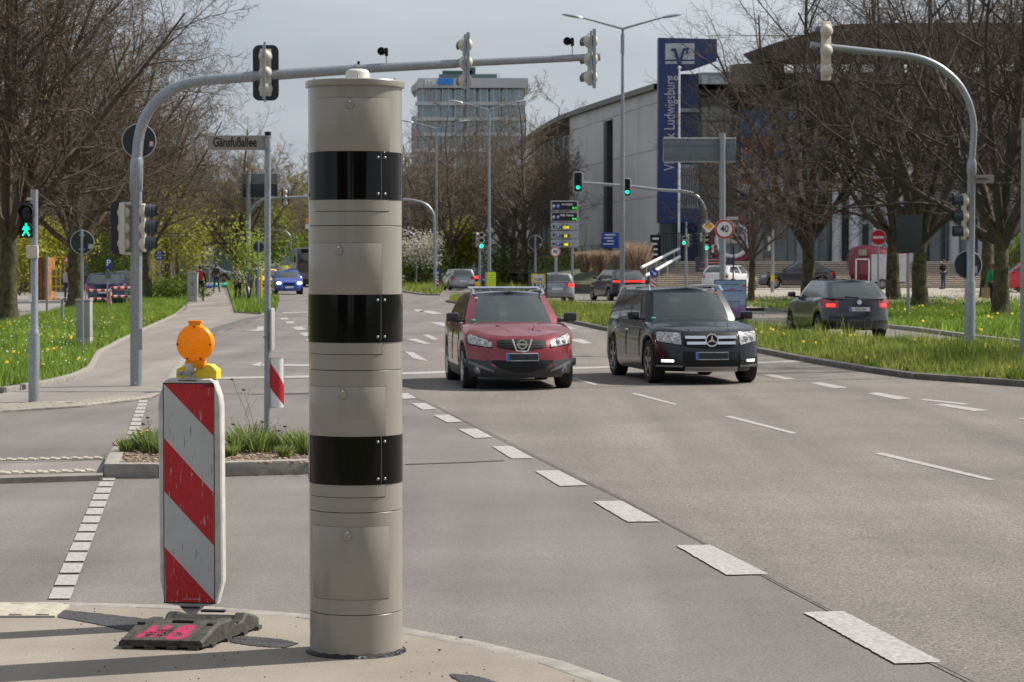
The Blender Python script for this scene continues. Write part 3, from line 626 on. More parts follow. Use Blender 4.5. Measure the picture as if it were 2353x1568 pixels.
def make_tree(seed, H, th, tr, nl, spread, name='bare_tree', dens=1.0, bud=1.0, budmat=None, budsize=.05, lean=0, rmin=.007, twig=None, lf=(.30, .46)):
    T = Tree(seed); r = T.r
    cfg = dict(levels=4, seg=[8, 6, 4, 2], wig=[.07, .12, .16, .2], up=[.045, .03, .02, .02], sides=[7, 4, 3, 3], n=[11*dens, 9*dens, 8*dens, 0], f0=[.16, .12, .08, 0],
               ang=[(28, 62), (28, 65), (25, 65), (20, 50)], len=[(.42, .66), (.36, .62), (.3, .55), (.3, .5)], rr=[.48, .5, .5, .5], rmin=rmin)
    # trunk with burls
    pts = []; rad = []; n = 9; px = py = 0
    for i in range(n+1):
        f = i/n; px += r.gauss(0, .025)+lean*th/n; py += r.gauss(0, .025); pts.append((px, py, th*f)); rad.append(tr*(1.35 if i == 0 else 1.08 if i == 1 else 1-.22*f)*r.uniform(.95, 1.07))
    T.path(pts, rad, 12, True)
    top = pts[-1]
    # leader
    T.grow(top, unit((lean+r.gauss(0, .05), r.gauss(0, .05), 1)), H-th, tr*.62, 0, cfg)
    for i in range(nl):
        az = i*6.283/nl+r.uniform(-.35, .35); tilt = R(r.uniform(*spread)); f = r.uniform(.78, 1.0); k = int(f*n); q = pts[min(k, n)]
        d = (math.sin(tilt)*math.cos(az), math.sin(tilt)*math.sin(az), math.cos(tilt)); L = (H-th)*r.uniform(.72, .95)*(1.06-.22*tilt)
        T.grow((q[0], q[1], q[2]-.1), d, L, tr*r.uniform(*lf), 0, cfg)
    me = T
    root = link(bpy.data.objects.new(name, None)); tk = raw('trunk', T.tv, T.tf, m_bark, root)
    for p in tk.data.polygons: p.use_smooth = True
    V = T.V; F = list(T.F); mi = [0]*len(F)
    m = int(len(T.tips)*bud); R2 = random.Random(seed+5)
    for i in range(m):
        p, d = T.tips[i % len(T.tips)]; s = budsize*R2.uniform(.5, 1.4); j = R2.uniform(-.12, .12), R2.uniform(-.12, .12), R2.uniform(-.12, .12); k = len(V)
        a = unit((R2.gauss(0, 1), R2.gauss(0, 1), R2.gauss(0, 1))); b = unit((R2.gauss(0, 1), R2.gauss(0, 1), R2.gauss(0, 1))); c = (p[0]+j[0], p[1]+j[1], p[2]+j[2])
        V += [tuple(c[q]+a[q]*s for q in range(3)), tuple(c[q]+b[q]*s*.6 for q in range(3)), tuple(c[q]-a[q]*s for q in range(3)), tuple(c[q]-b[q]*s*.6 for q in range(3))]
        F.append((k, k+1, k+2, k+3)); mi.append(1)
    raw('crown', V, F, [twig or m_twig, budmat or m_bud], root, mi)
    return root
TREES = {}
def tree(kind, x, y, label, group, sc=1, rz=None, z=0.05, Y=None, rnd=random.Random(11)):
    p = G(x, y, z) if Y is None else Vector((PP(x, 605, Y).x, Y, z)); proto, used = TREES[kind]
    o = dup(proto) if used else proto; TREES[kind][1] = True
    o.location = (p.x, p.y, z); o.rotation_euler.z = rnd.uniform(0, 6.28) if rz is None else rz; o.scale = (sc, sc, sc*rnd.uniform(.96, 1.04))
    return tag(o, label, 'tree', group)
TREES['nearA'] = [make_tree(21, 14.5, 2.9, .30, 12, (6, 52), dens=1.14, bud=.9, budsize=.028, rmin=.0055, twig=m_twigw), False]
TREES['nearB'] = [make_tree(34, 14.0, 3.1, .30, 11, (6, 52), dens=1.12, bud=.9, budsize=.028, rmin=.0055, twig=m_twigw), False]
TREES['right'] = [make_tree(58, 17.5, 3.4, .36, 8, (12, 60), dens=1.02, bud=.4, budsize=.03, rmin=.0055, twig=m_twigd, lf=(.40, .58)), False]
TREES['mid'] = [make_tree(77, 12.5, 3.2, .24, 8, (15, 55), dens=.86, bud=1.0, budsize=.045, rmin=.009), False]
TREES['leafy'] = [make_tree(91, 12, 2.6, .2, 7, (20, 60), dens=.75, bud=6.0, budmat=m_leafy, budsize=.09, rmin=.01), False]
TREES['budding'] = [make_tree(92, 13, 2.6, .2, 8, (20, 60), dens=.95, bud=2.0, budsize=.06, rmin=.012), False]
GL = 'bare lime trees along the left path'; GM = 'bare trees of the middle row'; GR = 'bare trees on the right verge'; GF = 'trees down the far street'
tree('nearA', 18, 746, 'thick trunked bare tree cut by the left edge of the photo', GL, 1.0, .4)
tree('nearB', 170, 713, 'bare tree right behind the round grey sign back and the pale cabinet', GL, 1.02, 1.1)
tree('nearA', 338, 692, 'bare tree with its trunk just behind the tall traffic light mast', GL, .88, 2.3)
tree('nearB', -110, 735, 'bare tree whose branches reach in from beyond the upper left edge', GL, 1.05, 3.1)
tree('mid', 300, 668, 'bare tree with a slim trunk left of the tall traffic light mast', GL, 1.05)
tree('mid', 385, 668, 'bare tree by the hedge and the small blue round sign', GL, 1.0)
tree('mid', 410, 652, 'bare tree behind the grey street cabinet at the path', GL, 1.05)
tree('nearB', 548, 662, 'dark ivy wrapped tree between the far path and the street', GL, .88, 4.0)
tree('mid', 60, 672, 'bare tree over the parked white van', GL, 1.15)
tree('mid', 215, 660, 'bare tree over the parked white hatchback', GL, 1.15)
tree('budding', 462, 636, 'brown budding tree left of the street name sign', GL, 1.1)
tree('budding', 500, 628, 'brown budding tree under the street name sign', GL, 1.1)
tree('budding', 130, 640, 'brown budding tree behind the yellow skip', GL, 1.2)
tree('budding', 20, 645, 'brown budding tree behind the thick trunked tree', GL, 1.2)
for x, y, sc, l in [(965, 660, 1.0, 'bare tree beside the tall lamp post nearest the grey column'), (1035, 668, 1.0, 'bare forked tree left of the red and green traffic lights'), (1098, 662, 1.02, 'bare tree behind the traffic light in the middle median'),
                    (1180, 668, .98, 'bare tree left of the round grey sign back over the event poster'), (1208, 672, .96, 'bare tree beside the event poster with big figures'), (1160, 655, 1.05, 'bare tree standing behind the yellow green sign board'),
                    (1298, 664, 1.0, 'bare tree behind the parking guidance sign'), (1352, 660, .95, 'bare tree below the left green gantry light'), (930, 652, 1.0, 'bare tree peeping out right of the grey column'),
                    (1250, 655, 1.05, 'bare tree rising between the far lamp post and the guidance sign'), (1015, 650, 1.1, 'bare tree behind the grey estate car')]:
    tree('mid', x, y, l, GM, sc*1.18, Y=1.9*FPX/(y-605)*1.16)
tree('right', 1857, 684, 'mossy forked tree in front of the grey crossover car', GR, .92, .3, Y=112)
tree('right', 2052, 682, 'mossy green trunked tree before the dark red trailer', GR, .95, 2.0, Y=112)
tree('right', 2113, 712, 'tree with a knotty trunk behind the dark sign panel', GR, .90, 3.6)
tree('right', 2300, 730, 'dark forked tree hiding half of the person in green', GR, .82, 5.0)
tree('right', 2268, 690, 'tree just right of the round sign back on the right mast', GR, .95, 1.2, Y=118)
tree('right', 2430, 705, 'tree whose boughs enter from the right edge', GR, 1.05, 4.2)
tree('nearA', 0, 0, 'bare tree beyond the right edge whose shadow falls over the road', GR, 1.0, .5, Y=46)
bpy.data.objects[[o.name for o in bpy.data.objects if o.get('label', '').startswith('bare tree beyond the right edge')][0]].location.x = 18.5
tree('mid', 1725, 700, 'slender young tree beside the upright event poster', GR, .72, 1.0)
for i, (x, Y, sc, k) in enumerate([(640, 330, 1.15, 'budding'), (672, 400, 1.3, 'leafy'), (700, 470, 1.5, 'budding'), (735, 380, 1.2, 'leafy'), (600, 300, 1.1, 'budding'), (800, 330, 1.2, 'budding'), (880, 280, 1.1, 'budding'), (940, 300, 1.1, 'leafy'), (770, 500, 1.5, 'leafy'), (560, 270, 1.0, 'leafy'), (850, 420, 1.4, 'leafy'), (1000, 320, 1.1, 'budding')]):
    tree(k, x, 0, ['pale brown tree closing the far street behind the grey sign post', 'yellow green tree closing the far street', 'hazy tall tree at the very end of the street', 'yellow green tree above the far bus', 'brown tree behind the big grey direction sign back', 'brown tree hidden mostly by the grey column', 'brown tree right behind the grey column', 'yellow green tree left of the white blossoming shrub', 'far yellow green tree behind the column', 'yellow green tree behind the ivy wrapped tree', 'tall yellow green tree behind the column top', 'brown tree behind the grey estate and the dark saloon'][i], GF, sc, Y=Y)
# shrubs: many leaf faces in an uneven cloud
def shrub(name, label, cat, loc, size, mat, n, leaf=.07, seed=1, group=None, stems=7, shape='blob'):
    r = random.Random(seed); t = thing(name, label, cat, loc, group=group); m = M(); lobes = [(r.uniform(-.6, .6), r.uniform(-.5, .5), r.uniform(.3, .8), r.uniform(.28, .5)) for _ in range(9)]
    for i in range(stems):
        a = r.uniform(0, 6.28); q = r.uniform(.2, .8); m.tube([(0, 0, 0), (math.cos(a)*q*size[0]*.25, math.sin(a)*q*size[1]*.25, size[2]*.45), (math.cos(a)*q*size[0]*.42, math.sin(a)*q*size[1]*.42, size[2]*r.uniform(.7, .95))], [.03, .02, .008], 4)
    m.build('stems', m_twig, t); V = []; F = []
    for i in range(n):
        lb = lobes[r.randrange(9)]; g = unit((r.gauss(0, 1), r.gauss(0, 1), r.gauss(0, 1))); q = lb[3]*(r.random()**.4)
        c = ((lb[0]*.6+g[0]*q)*size[0]*.5*1.1, (lb[1]*.6+g[1]*q)*size[1]*.55, max(.02, (lb[2]+g[2]*q*.8)*size[2]*.8)); a = unit((r.gauss(0, 1), r.gauss(0, 1), r.gauss(0, .7))); b = unit((r.gauss(0, 1), r.gauss(0, 1), r.gauss(0, 1))); s = leaf*r.uniform(.6, 1.4); k = len(V)
        V += [tuple(c[j]+a[j]*s for j in range(3)), tuple(c[j]+b[j]*s*.6 for j in range(3)), tuple(c[j]-a[j]*s for j in range(3)), tuple(c[j]-b[j]*s*.6 for j in range(3))]; F.append((k, k+1, k+2, k+3))
    raw('foliage', V, F, mat, t); return t
SH = [(45, 140, 7, 4.6, m_leafy, 'yellow green shrub behind the pedestrian signal'), (120, 150, 8, 5, m_leafy, 'yellow shrub between the two left tree trunks'), (250, 158, 7, 4.5, m_leafg, 'olive green shrub behind the round grey sign back'),
      (400, 150, 6, 6.5, m_leafy, 'tall yellow flecked shrub right of the traffic light mast'), (470, 185, 8, 8, m_leafy, 'tall yellow green shrub over the far path'), (320, 140, 4, 6, m_leafy, 'yellow shrub behind the paired signal heads'), (590, 215, 9, 7, m_leafg, 'green shrub under the grey direction sign back'),
      (965, 190, 7, 4, m_leafg, 'green shrub below the white blossoming shrub'), (1040, 200, 8, 7, m_leafy, 'yellow green shrub behind the median lights'), (1165, 195, 9, 5, m_leafg, 'olive shrub behind the middle trees'), (1330, 172, 9, 4, m_leafg, 'dark green shrub below the guidance sign'), (1255, 190, 9, 5, m_bud, 'brown shrub behind the round sign back'),
      (680, 330, 22, 9, m_leafg, 'green thicket at the end of the street'), (760, 300, 20, 8, m_leafg, 'green thicket behind the column'), (890, 240, 14, 6, m_leafg, 'green thicket right behind the column'), (2340, 135, 5, 5, m_leafg, 'green shrub by the red car at the right edge')]
for i, (x, Y, w, h, mt, l) in enumerate(SH): shrub('shrub', l, 'shrub', (PP(x, 605, Y).x, Y, 0), (w*(1.15 if x < 600 else 1), w*.7, h*(1.3 if x < 600 else 1)), mt, 3400, .11 if Y < 200 else .2, i+60, 'shrubs behind the trees')
shrub('blossoming_shrub', 'white blossoming shrub right of the grey column', 'shrub', (PP(968, 605, 175).x, 175, 1.5), (5.5, 4, 3.4), m_blos, 2200, .08, 5)
shrub('hedge', 'low clipped green hedge by the left path', 'hedge', (PP(418, 605, 118).x, 118, 0), (5.0, 3.5, 1.6), m_leafg, 3500, .06, 8)
shrub('hedge', 'bright green hedge left of the silver car', 'hedge', (PP(440, 605, 150).x, 150, 0), (3.4, 3, 1.7), m_leafg, 2000, .07, 9)
# young tree in blue guard
shrub('young_tree', 'small fresh green tree inside the blue guard frame', 'young tree', (*G(572, 700, .08)[:2], .08), (2.6, 2.4, 4.6), pbr('fresh leaves', (.34, .42, .05), .6, var=.2, island=.35, sub=.5), 1500, .06, 4, stems=9)
# pampas grasses on the bank
m_pamp = pbr('dry pampas grass', (.40, .30, .21), .8, var=.25, island=.35, sub=.3)
def clump(name, label, cat, loc, h, w, n, mat, seed, group=None, bw=.03):
    r = np.random.RandomState(seed); a = r.uniform(0, 6.283, n); rr = r.uniform(0, .25, n)*w; ln = r.uniform(.1, .75, n); hh = h*r.uniform(.6, 1, n)
    b = np.stack([rr*np.cos(a), rr*np.sin(a), np.zeros(n)], 1); m_ = b+np.stack([np.cos(a)*ln*w*.25, np.sin(a)*ln*w*.25, hh*.6], 1); t = b+np.stack([np.cos(a)*ln*w*.65, np.sin(a)*ln*w*.65, hh], 1)
    q = r.uniform(0, 6.28, n); s = np.stack([np.cos(q), np.sin(q), np.zeros(n)], 1)*bw
    V = np.concatenate([b-s, b+s, m_+s, m_-s, t+s*.3, t-s*.3]); i = np.arange(n); F = np.concatenate([np.stack([i, i+n, i+2*n, i+3*n], 1), np.stack([i+3*n, i+2*n, i+4*n, i+5*n], 1)])
    o = raw(name, V, F, mat); o.location = loc; return tag(o, label, cat, group)
for i, (x, h, w, Y, l) in enumerate([(1465, 2.6, 1.7, 151, 'largest dry pampas grass clump left of the plaza steps'), (1428, 1.8, 1.3, 153, 'dry pampas grass clump just left of the largest one'), (1378, 1.7, 1.3, 154, 'dry pampas grass clump second from the left'), (1345, 1.4, 1.2, 156, 'leftmost dry pampas grass clump on the bank')]):
    clump('pampas_grass', l, 'grass clump', (PP(x, 605, Y).x, Y, .7+(Y-151)*.12), h, w, 900, m_pamp, i, 'pampas grasses on the bank')
# ---------------- grass stuff
m_gr = pbr('grass blades', (.14, .25, .03), .6, var=.3, scale=.7, island=.45, sub=.4, col2=(.23, .32, .05), spec=.3)
m_gr2 = pbr('mixed grass blades', (.13, .24, .03), .7, var=.3, scale=.9, island=.5, sub=.5, col2=(.27, .28, .07), spec=.3)
def grass(name, label, poly, dens, h, bw, mat, z, seed, px=True, clumpy=.5, kind='stuff', inset=0, tall=0.02):
    P = np.array([tuple(G(x, y, z))[:2] if px else (x, y) for x, y in poly]); r = np.random.RandomState(seed)
    if inset: c = P.mean(0); P = P+(c-P)/np.linalg.norm(c-P, axis=1)[:, None]*inset
    lo, hi = P.min(0), P.max(0); n = int((hi-lo).prod()*dens); q = lo+r.rand(n, 2)*(hi-lo); ins = np.zeros(n, bool); k = len(P)
    for i in range(k):
        a, b = P[i], P[(i+1) % k]; c = ((a[1] > q[:, 1]) != (b[1] > q[:, 1])); xx = (b[0]-a[0])*(q[:, 1]-a[1])/(b[1]-a[1]+1e-12)+a[0]; ins ^= (c & (q[:, 0] < xx))
    q = q[ins]; n = len(q)
    f = np.sin(q[:, 0]*1.7+np.sin(q[:, 1]*.9)*2)+np.sin(q[:, 1]*2.3+q[:, 0]*.6)+np.sin(q[:, 0]*5.1)*.5+np.sin(q[:, 1]*4.3)*.5; f = (f+3)/6
    hh = h*(1-clumpy+clumpy*2*f)*r.uniform(.5, 1.2, n); tl = r.rand(n) < tall; hh[tl] *= 2.0
    a = r.uniform(0, 6.283, n); ln = hh*r.uniform(.1, .6, n); s = np.stack([np.cos(a), np.sin(a), 0*a], 1)*(bw*r.uniform(.6, 1.3, n))[:, None]; la = r.uniform(0, 6.283, n)
    b = np.stack([q[:, 0], q[:, 1], np.full(n, z-.01)], 1); t = b+np.stack([np.cos(la)*ln, np.sin(la)*ln, hh], 1); V = np.concatenate([b-s, b+s, t]); i = np.arange(n); F = np.stack([i, i+n, i+2*n], 1)
    o = raw(name, V, F, mat); tag(o, label, None, kind=kind); return o, q, hh
def flowers(name, label, q, n, h, r0, mat, z, seed, mult=None):
    r = np.random.RandomState(seed); idx = r.choice(len(q), min(n, len(q)), replace=False); V = []; F = []
    for i in idx:
        x, y = q[i]; rr = r0*r.uniform(.6, 1.2); k = len(V); zz = z+h*r.uniform(.6, 1.2)
        V.append((x, y, zz+rr*.5))
        for j in range(7): t = 6.283*j/7; V.append((x+math.cos(t)*rr, y+math.sin(t)*rr*.8-rr*.1, zz+math.sin(t)*rr*.75))
        F += [(k, k+1+j, k+1+(j+1) % 7) for j in range(7)]
    return tag(raw(name, V, F, mat), label, None, kind='stuff')
m_dand = pbr('dandelion yellow', (.85, .55, .01), .6, var=.1, sub=.2); m_daisy = pbr('small white flowers', (.75, .75, .68), .6, sub=.2)
o, q, _ = grass('grass', 'lush green grass of the left verge', V_LEFT, 230, .17, .014, m_gr, .08, 1, clumpy=.55)
q1 = q[q[:, 1] < 75]
flowers('dandelions', 'yellow dandelions in the left verge', q1, 90, .16, .028, m_dand, .08, 2); flowers('daisies', 'tiny white flowers in the left verge', q1, 330, .14, .016, m_daisy, .08, 3)
grass('grass', 'green grass round the small street tree', V_TREE, 90, .28, .03, m_gr, .08, 4)
o, q, _ = grass('grass', 'rough mixed grass and weeds of the long median', V_MED, 360, .17, .014, m_gr2, .10, 5, clumpy=1.0, tall=.03)
flowers('dandelions', 'yellow dandelions in the long median', q[q[:, 1] < 75], 45, .2, .03, m_dand, .1, 6)
o, q, _ = grass('grass', 'bright grass under the trees at the right', V_RIGHT, 60, .17, .028, m_gr, .10, 7, clumpy=.5)
flowers('dandelions', 'yellow dandelions under the trees at the right', q[q[:, 1] < 115], 70, .17, .045, m_dand, .1, 8)
grass('grass', 'grass on the small median by the keep right sign', V_MID1, 60, .3, .04, m_gr2, .09, 9); grass('grass', 'grass on the median below the middle trees', V_MID2, 40, .3, .04, m_gr2, .09, 10)
# planting bed: pebbles, tufts, dry stalks
r = random.Random(5); m = M(); bedp = []
for i in range(1500):
    x = r.uniform(250, 880); y = r.uniform(1012, 1064); g = G(x, y, .12)
    if x < 262+(1064-y)*.0: continue
    s = r.uniform(.008, .022); m.sphere((g.x, g.y, .118), s, 6, 0, (1.2, 1, .7))
tag(m.build('pebbles', pbr('pebbles', (.30, .22, .16), .85, var=.5, scale=30)), kind='stuff')
m_tuft = pbr('tuft blades', (.15, .25, .04), .55, var=.25, island=.5, sub=.45, col2=(.24, .27, .09))
B = [(290, 1040, .22), (325, 1036, .34), (352, 1040, .38), (375, 1044, .30), (545, 1040, .34), (570, 1036, .46), (596, 1040, .40), (640, 1036, .30), (680, 1040, .34), (705, 1044, .40), (530, 1050, .2), (655, 1052, .2)]
N = ['leftmost small green tuft in the planted island', 'green tuft second from the left in the planted island', 'tall green tuft close left of the warning board', 'green tuft half hidden by the left side of the warning board', 'green tuft right beside the warning board', 'tallest green tuft of the planted island', 'green tuft touching the foot of the street name post', 'small tuft just right of the street name post', 'green tuft midway between post and grey column', 'green tuft touching the left side of the grey column', 'low tuft in the pebbles right of the warning board', 'low tuft in the pebbles right of the street name post']
for i, (x, y, h) in enumerate(B):
    g = G(x, y, .115); clump('grass_tuft', N[i], 'grass tuft', (g.x, g.y, .11), h*.66, h*1.0, 150, m_tuft, 40+i, 'green tufts in the planted island', .0045)
m_dry = pbr('dry stalk', (.10, .075, .05), .9)
for i, (x, y, tips) in enumerate([(590, 1040, [(533, 872), (560, 896)]), (585, 1042, [(536, 975), (604, 970)]), (625, 1038, [(655, 980), (640, 990), (668, 1000)]), (335, 1030, [(329, 975), (340, 960)])]):
    g = G(x, y, .12); t = thing('dry_stalk', ['tall dry stalk with dark seed heads behind the warning board', 'short dry stalks right of the warning board', 'fine bare twigs right of the street name post', 'thin dry stalk left of the warning board'][i], 'dry plant', (g.x, g.y, .11), group='dry stalks in the planted island'); m = M()
    for (a, b) in tips:
        e = PP(a, b, g.y)-Vector((g.x, g.y, .11)); mid = e*.5+Vector((.02, 0, .03)); m.tube([(0, 0, 0), mid, e], [.003, .0022, .0015], 4); m.sphere(e, .014, 8, 0, (1.6, 1, .7))
        for k in range(4): f = .35+.15*k; q = e*f; d = Vector((r.uniform(-.08, .08), r.uniform(-.05, .05), .12)); m.tube([q, q+d], [.0015, .001], 3); m.sphere(q+d, .005, 6)
    m.build('stalk', m_dry, t)
g = G(553, 1146, .12)
m = M()
for i, (x, y) in enumerate([(321, 995), (322, 988), (325, 1000), (540, 1055), (338, 990)]):
    p = PP(x, y, 24.0); q = G(x, 1040, .12); p = PP(x, y, q.y); t = thing('dandelion', ['dandelion highest in the planted island', 'dandelion by the left tuft', 'low dandelion left of the board', 'dandelion in the pebbles', 'dandelion beside the tall tuft'][i], 'flower', (q.x, q.y, .11), group='dandelions in the planted island')
    m = M(); m.tube([(0, 0, 0), (0, 0, p.z-.11)], .0025, 4); m.build('stem', m_tuft, t); m = M(); m.sphere((0, 0, p.z-.11), .016, 8, 0, (1, 1, .5)); m.build('bloom', m_dand, t)
# ================================================================ SPEED CAMERA COLUMN
m_col = pbr('taupe enamel', (.27, .25, .215), .30, var=.02, coat=.35, bump=.02, bscale=500)
m_line = pbr('shadow gap', (.02, .02, .018), .8)
m_band = pbr('black glass band', (.002, .002, .0025), .05, var=.05, spec=.28)
def column():
    g = G(818.5, 1497, .03); s = FPX/g.y*1.0; RR = 107.0/s
    t = thing('speed_camera_column', 'tall taupe round speed camera column with three glossy black glass bands', 'speed camera', (g.x, g.y, .03))
    Z = lambda y: (1497-y)/s+.0
    def seg(y0, y1, r, mat, name, n=96, b=.0015):
        m = M(); a, c = Z(y0), Z(y1); m.lathe([(0, a), (r-b, a), (r, a+b), (r, c-b), (r-b, c), (0, c)], (0, 0, 0), 'Z', n); return m.build(name, mat, t, smooth=25)
    seg(1490, 200, RR-.006, m_line, 'inner_core')
    for a, b in ((1497, 1399.5), (1398, 1166.5), (1165, 844.5), (843, 517.5), (516, 200)): seg(a, b, RR, m_col, 'shell_section')
    for a, b in ((1103, 993), (781, 672), (458, 350)):
        k = seg(a, b, RR+.0035, m_band, 'black_band', b=.001)
        m = M(); th0 = math.asin((887-818)/107-.06) if a != 458 else math.asin((882-818)/107)
        # seam and bolts
        for th in (th0,):
            m2 = M(); m2.lathe([(RR+.0042, Z(a)), (RR+.0042, Z(b))], (0, 0, 0), 'Z', 2, a0=-math.pi/2+th-.006, a1=-math.pi/2+th+.004); m2.build('seam', pbr('seam glint', (.2, .2, .2), .3, .5), k, smooth=0)
        for dt in (-.085, .085):
            for z in (Z(a)+.027, Z(b)-.027):
                an = -math.pi/2+th0+dt; m.sphere((math.cos(an)*(RR+.004), math.sin(an)*(RR+.004), z), .0075, 10, 0, (1, 1, 1))
        m.sphere((math.cos(-math.pi/2-1.25)*(RR+.004), math.sin(-math.pi/2-1.25)*(RR+.004), Z(a)+.027), .0075, 10)
        m.build('bolts', m_galv, k)
    # service doors
    def door(x0, x1, ytop, ybot, xk, yk):
        a0 = -math.pi/2+math.asin((x0-818)/107); a1 = -math.pi/2+math.asin((x1-818)/107); z0, z1 = Z(ybot), Z(ytop); e = .0018
        m = M(); m.lathe([(RR+.0004, z0-e), (RR+.0009, z0-e), (RR+.0009, z1+e*.7), (RR+.0004, z1+e*.7)], (0, 0, 0), 'Z', 40, a0=a0-e/RR, a1=a1+e/RR)
        m.build('door_gap', m_line, t, smooth=50)
        m = M(); m.lathe([(RR, z0), (RR+.0022, z0), (RR+.0026, z0+.001), (RR+.0026, z1-.001), (RR+.0022, z1), (RR, z1)], (0, 0, 0), 'Z', 40, a0=a0, a1=a1)
        d = m.build('door', m_col, t, smooth=30)
        # drop shaped keyhole cover
        an = -math.pi/2+math.asin((xk-818)/107); zc = Z(yk); ring = []
        for i in range(28):
            f = 2*math.pi*i/28; u = math.sin(f)*.020*(1 if math.cos(f) < 0 else (1-.62*math.cos(f)**1.2)); v = -.006-.019*(-math.cos(f)) if math.cos(f) < 0 else -.006+.034*math.cos(f)
            ring.append((u, v))
        def P(u, v, r): q = an+u/RR; return (math.cos(q)*(RR+r), math.sin(q)*(RR+r), zc+v)
        for nm, sc, r1, mt in (('cover_gap', 1.05, .0032, m_line), ('keyhole_cover', 1.0, .0062, m_col)):
            m = M(); n = 28; m.add([P(u*sc, v*sc, .002) for u, v in ring]+[P(u*sc, v*sc, r1) for u, v in ring]+[P(u*.9*sc, v*.93*sc, r1+.0012) for u, v in ring]+[P(0, 0, r1+.0014)],
                           [(i, (i+1) % n, n+(i+1) % n, n+i) for i in range(n)]+[(n+i, n+(i+1) % n, 2*n+(i+1) % n, 2*n+i) for i in range(n)]+[(2*n+i, 2*n+(i+1) % n, 3*n) for i in range(n)]); m.build(nm, mt, d, smooth=50)
        m = M(); m.sphere(P(0, .012, .0075), .005, 10); m.build('screw', m_chrome, d)
    door(734, 900, 229, 349, 814, 243); door(734, 900, 459, 483, 814, 243) if 0 else None
    door(718, 883, 556, 673, 788, 571); door(719, 890, 881, 994, 797, 896); door(725, 897, 1198, 1363, 806, 1216)
    for x0, x1, a, b in ((733, 898, 459, 484), (719, 883, 782, 807), (719, 889, 1104, 1131)):
        a0 = -math.pi/2+math.asin((x0-818)/107); a1 = -math.pi/2+math.asin((x1-818)/107); z0, z1 = Z(b), Z(a)
        m = M(); m.lathe([(RR+.0004, z0-.002), (RR+.0009, z0-.002), (RR+.0009, z1), (RR+.0004, z1)], (0, 0, 0), 'Z', 40, a0=a0-.013, a1=a1+.013); m.build('door_gap', m_line, t, smooth=50)
        m = M(); m.lathe([(RR, z0), (RR+.0026, z0+.001), (RR+.0026, z1), (RR, z1)], (0, 0, 0), 'Z', 40, a0=a0, a1=a1); m.build('door', m_col, t, smooth=30)
    m = M(); rr = RR*1.062; m.lathe([(0, Z(203)), (rr-.012, Z(202)), (rr-.001, Z(200)), (rr, Z(197)), (rr, Z(188)), (rr-.003, Z(186)), (rr-.012, Z(185)), (0, Z(185))], (0, 0, 0), 'Z', 96); m.build('lid', m_col, t, smooth=35)
    m = M(); r0 = 29/s; m.lathe([(r0*1.06, Z(187)), (r0*1.04, Z(183)), (r0, Z(181)), (r0*.93, Z(166)), (r0*.84, Z(160.5)), (r0*.62, Z(157.5)), (0, Z(156.5))], (6/s, 0, 0), 'Z', 40); m.build('antenna_dome', pbr('white plastic dome', (.62, .60, .56), .35, var=.03), t, smooth=60)
    for x, an in ((728, -2.6), (838, -1.45), (918, -.45)):
        m = M(); m.lathe([(0, Z(185)), (.011, Z(185)), (.011, Z(184)), (.007, Z(183)), (.007, Z(180.5)), (0, Z(179.5))], (math.cos(an)*RR*.97, math.sin(an)*RR*.97, 0), 'Z', 12); m.build('lid_bolt', m_chrome, t)
    m = M(); r = random.Random(2); n = 90; ring = []
    prof = [(RR-.01, .0), (RR+.016, .0), (RR+.013, .012), (RR-.001, .020)]
    k = len(m.v)
    for rr_, h in prof:
        for j in range(n): a = 2*math.pi*j/n; q = rr_+(r.uniform(-.004, .004) if rr_ > RR-.005 else 0); m.v.append((q*math.cos(a), q*math.sin(a), max(0, h+(r.uniform(-.004, .004) if h else -.002))))
    for i in range(3):
        for j in range(n): m.f.append((i*n+j, i*n+(j+1) % n, (i+1)*n+(j+1) % n, (i+1)*n+j)); m.m.append(0)
    m.build('sealant_ring', pbr('black bitumen sealant', (.012, .013, .013), .25, bump=1.5, bscale=120), t)
column()
# pale concrete ring stain round the base
g = G(818, 1497, .03)
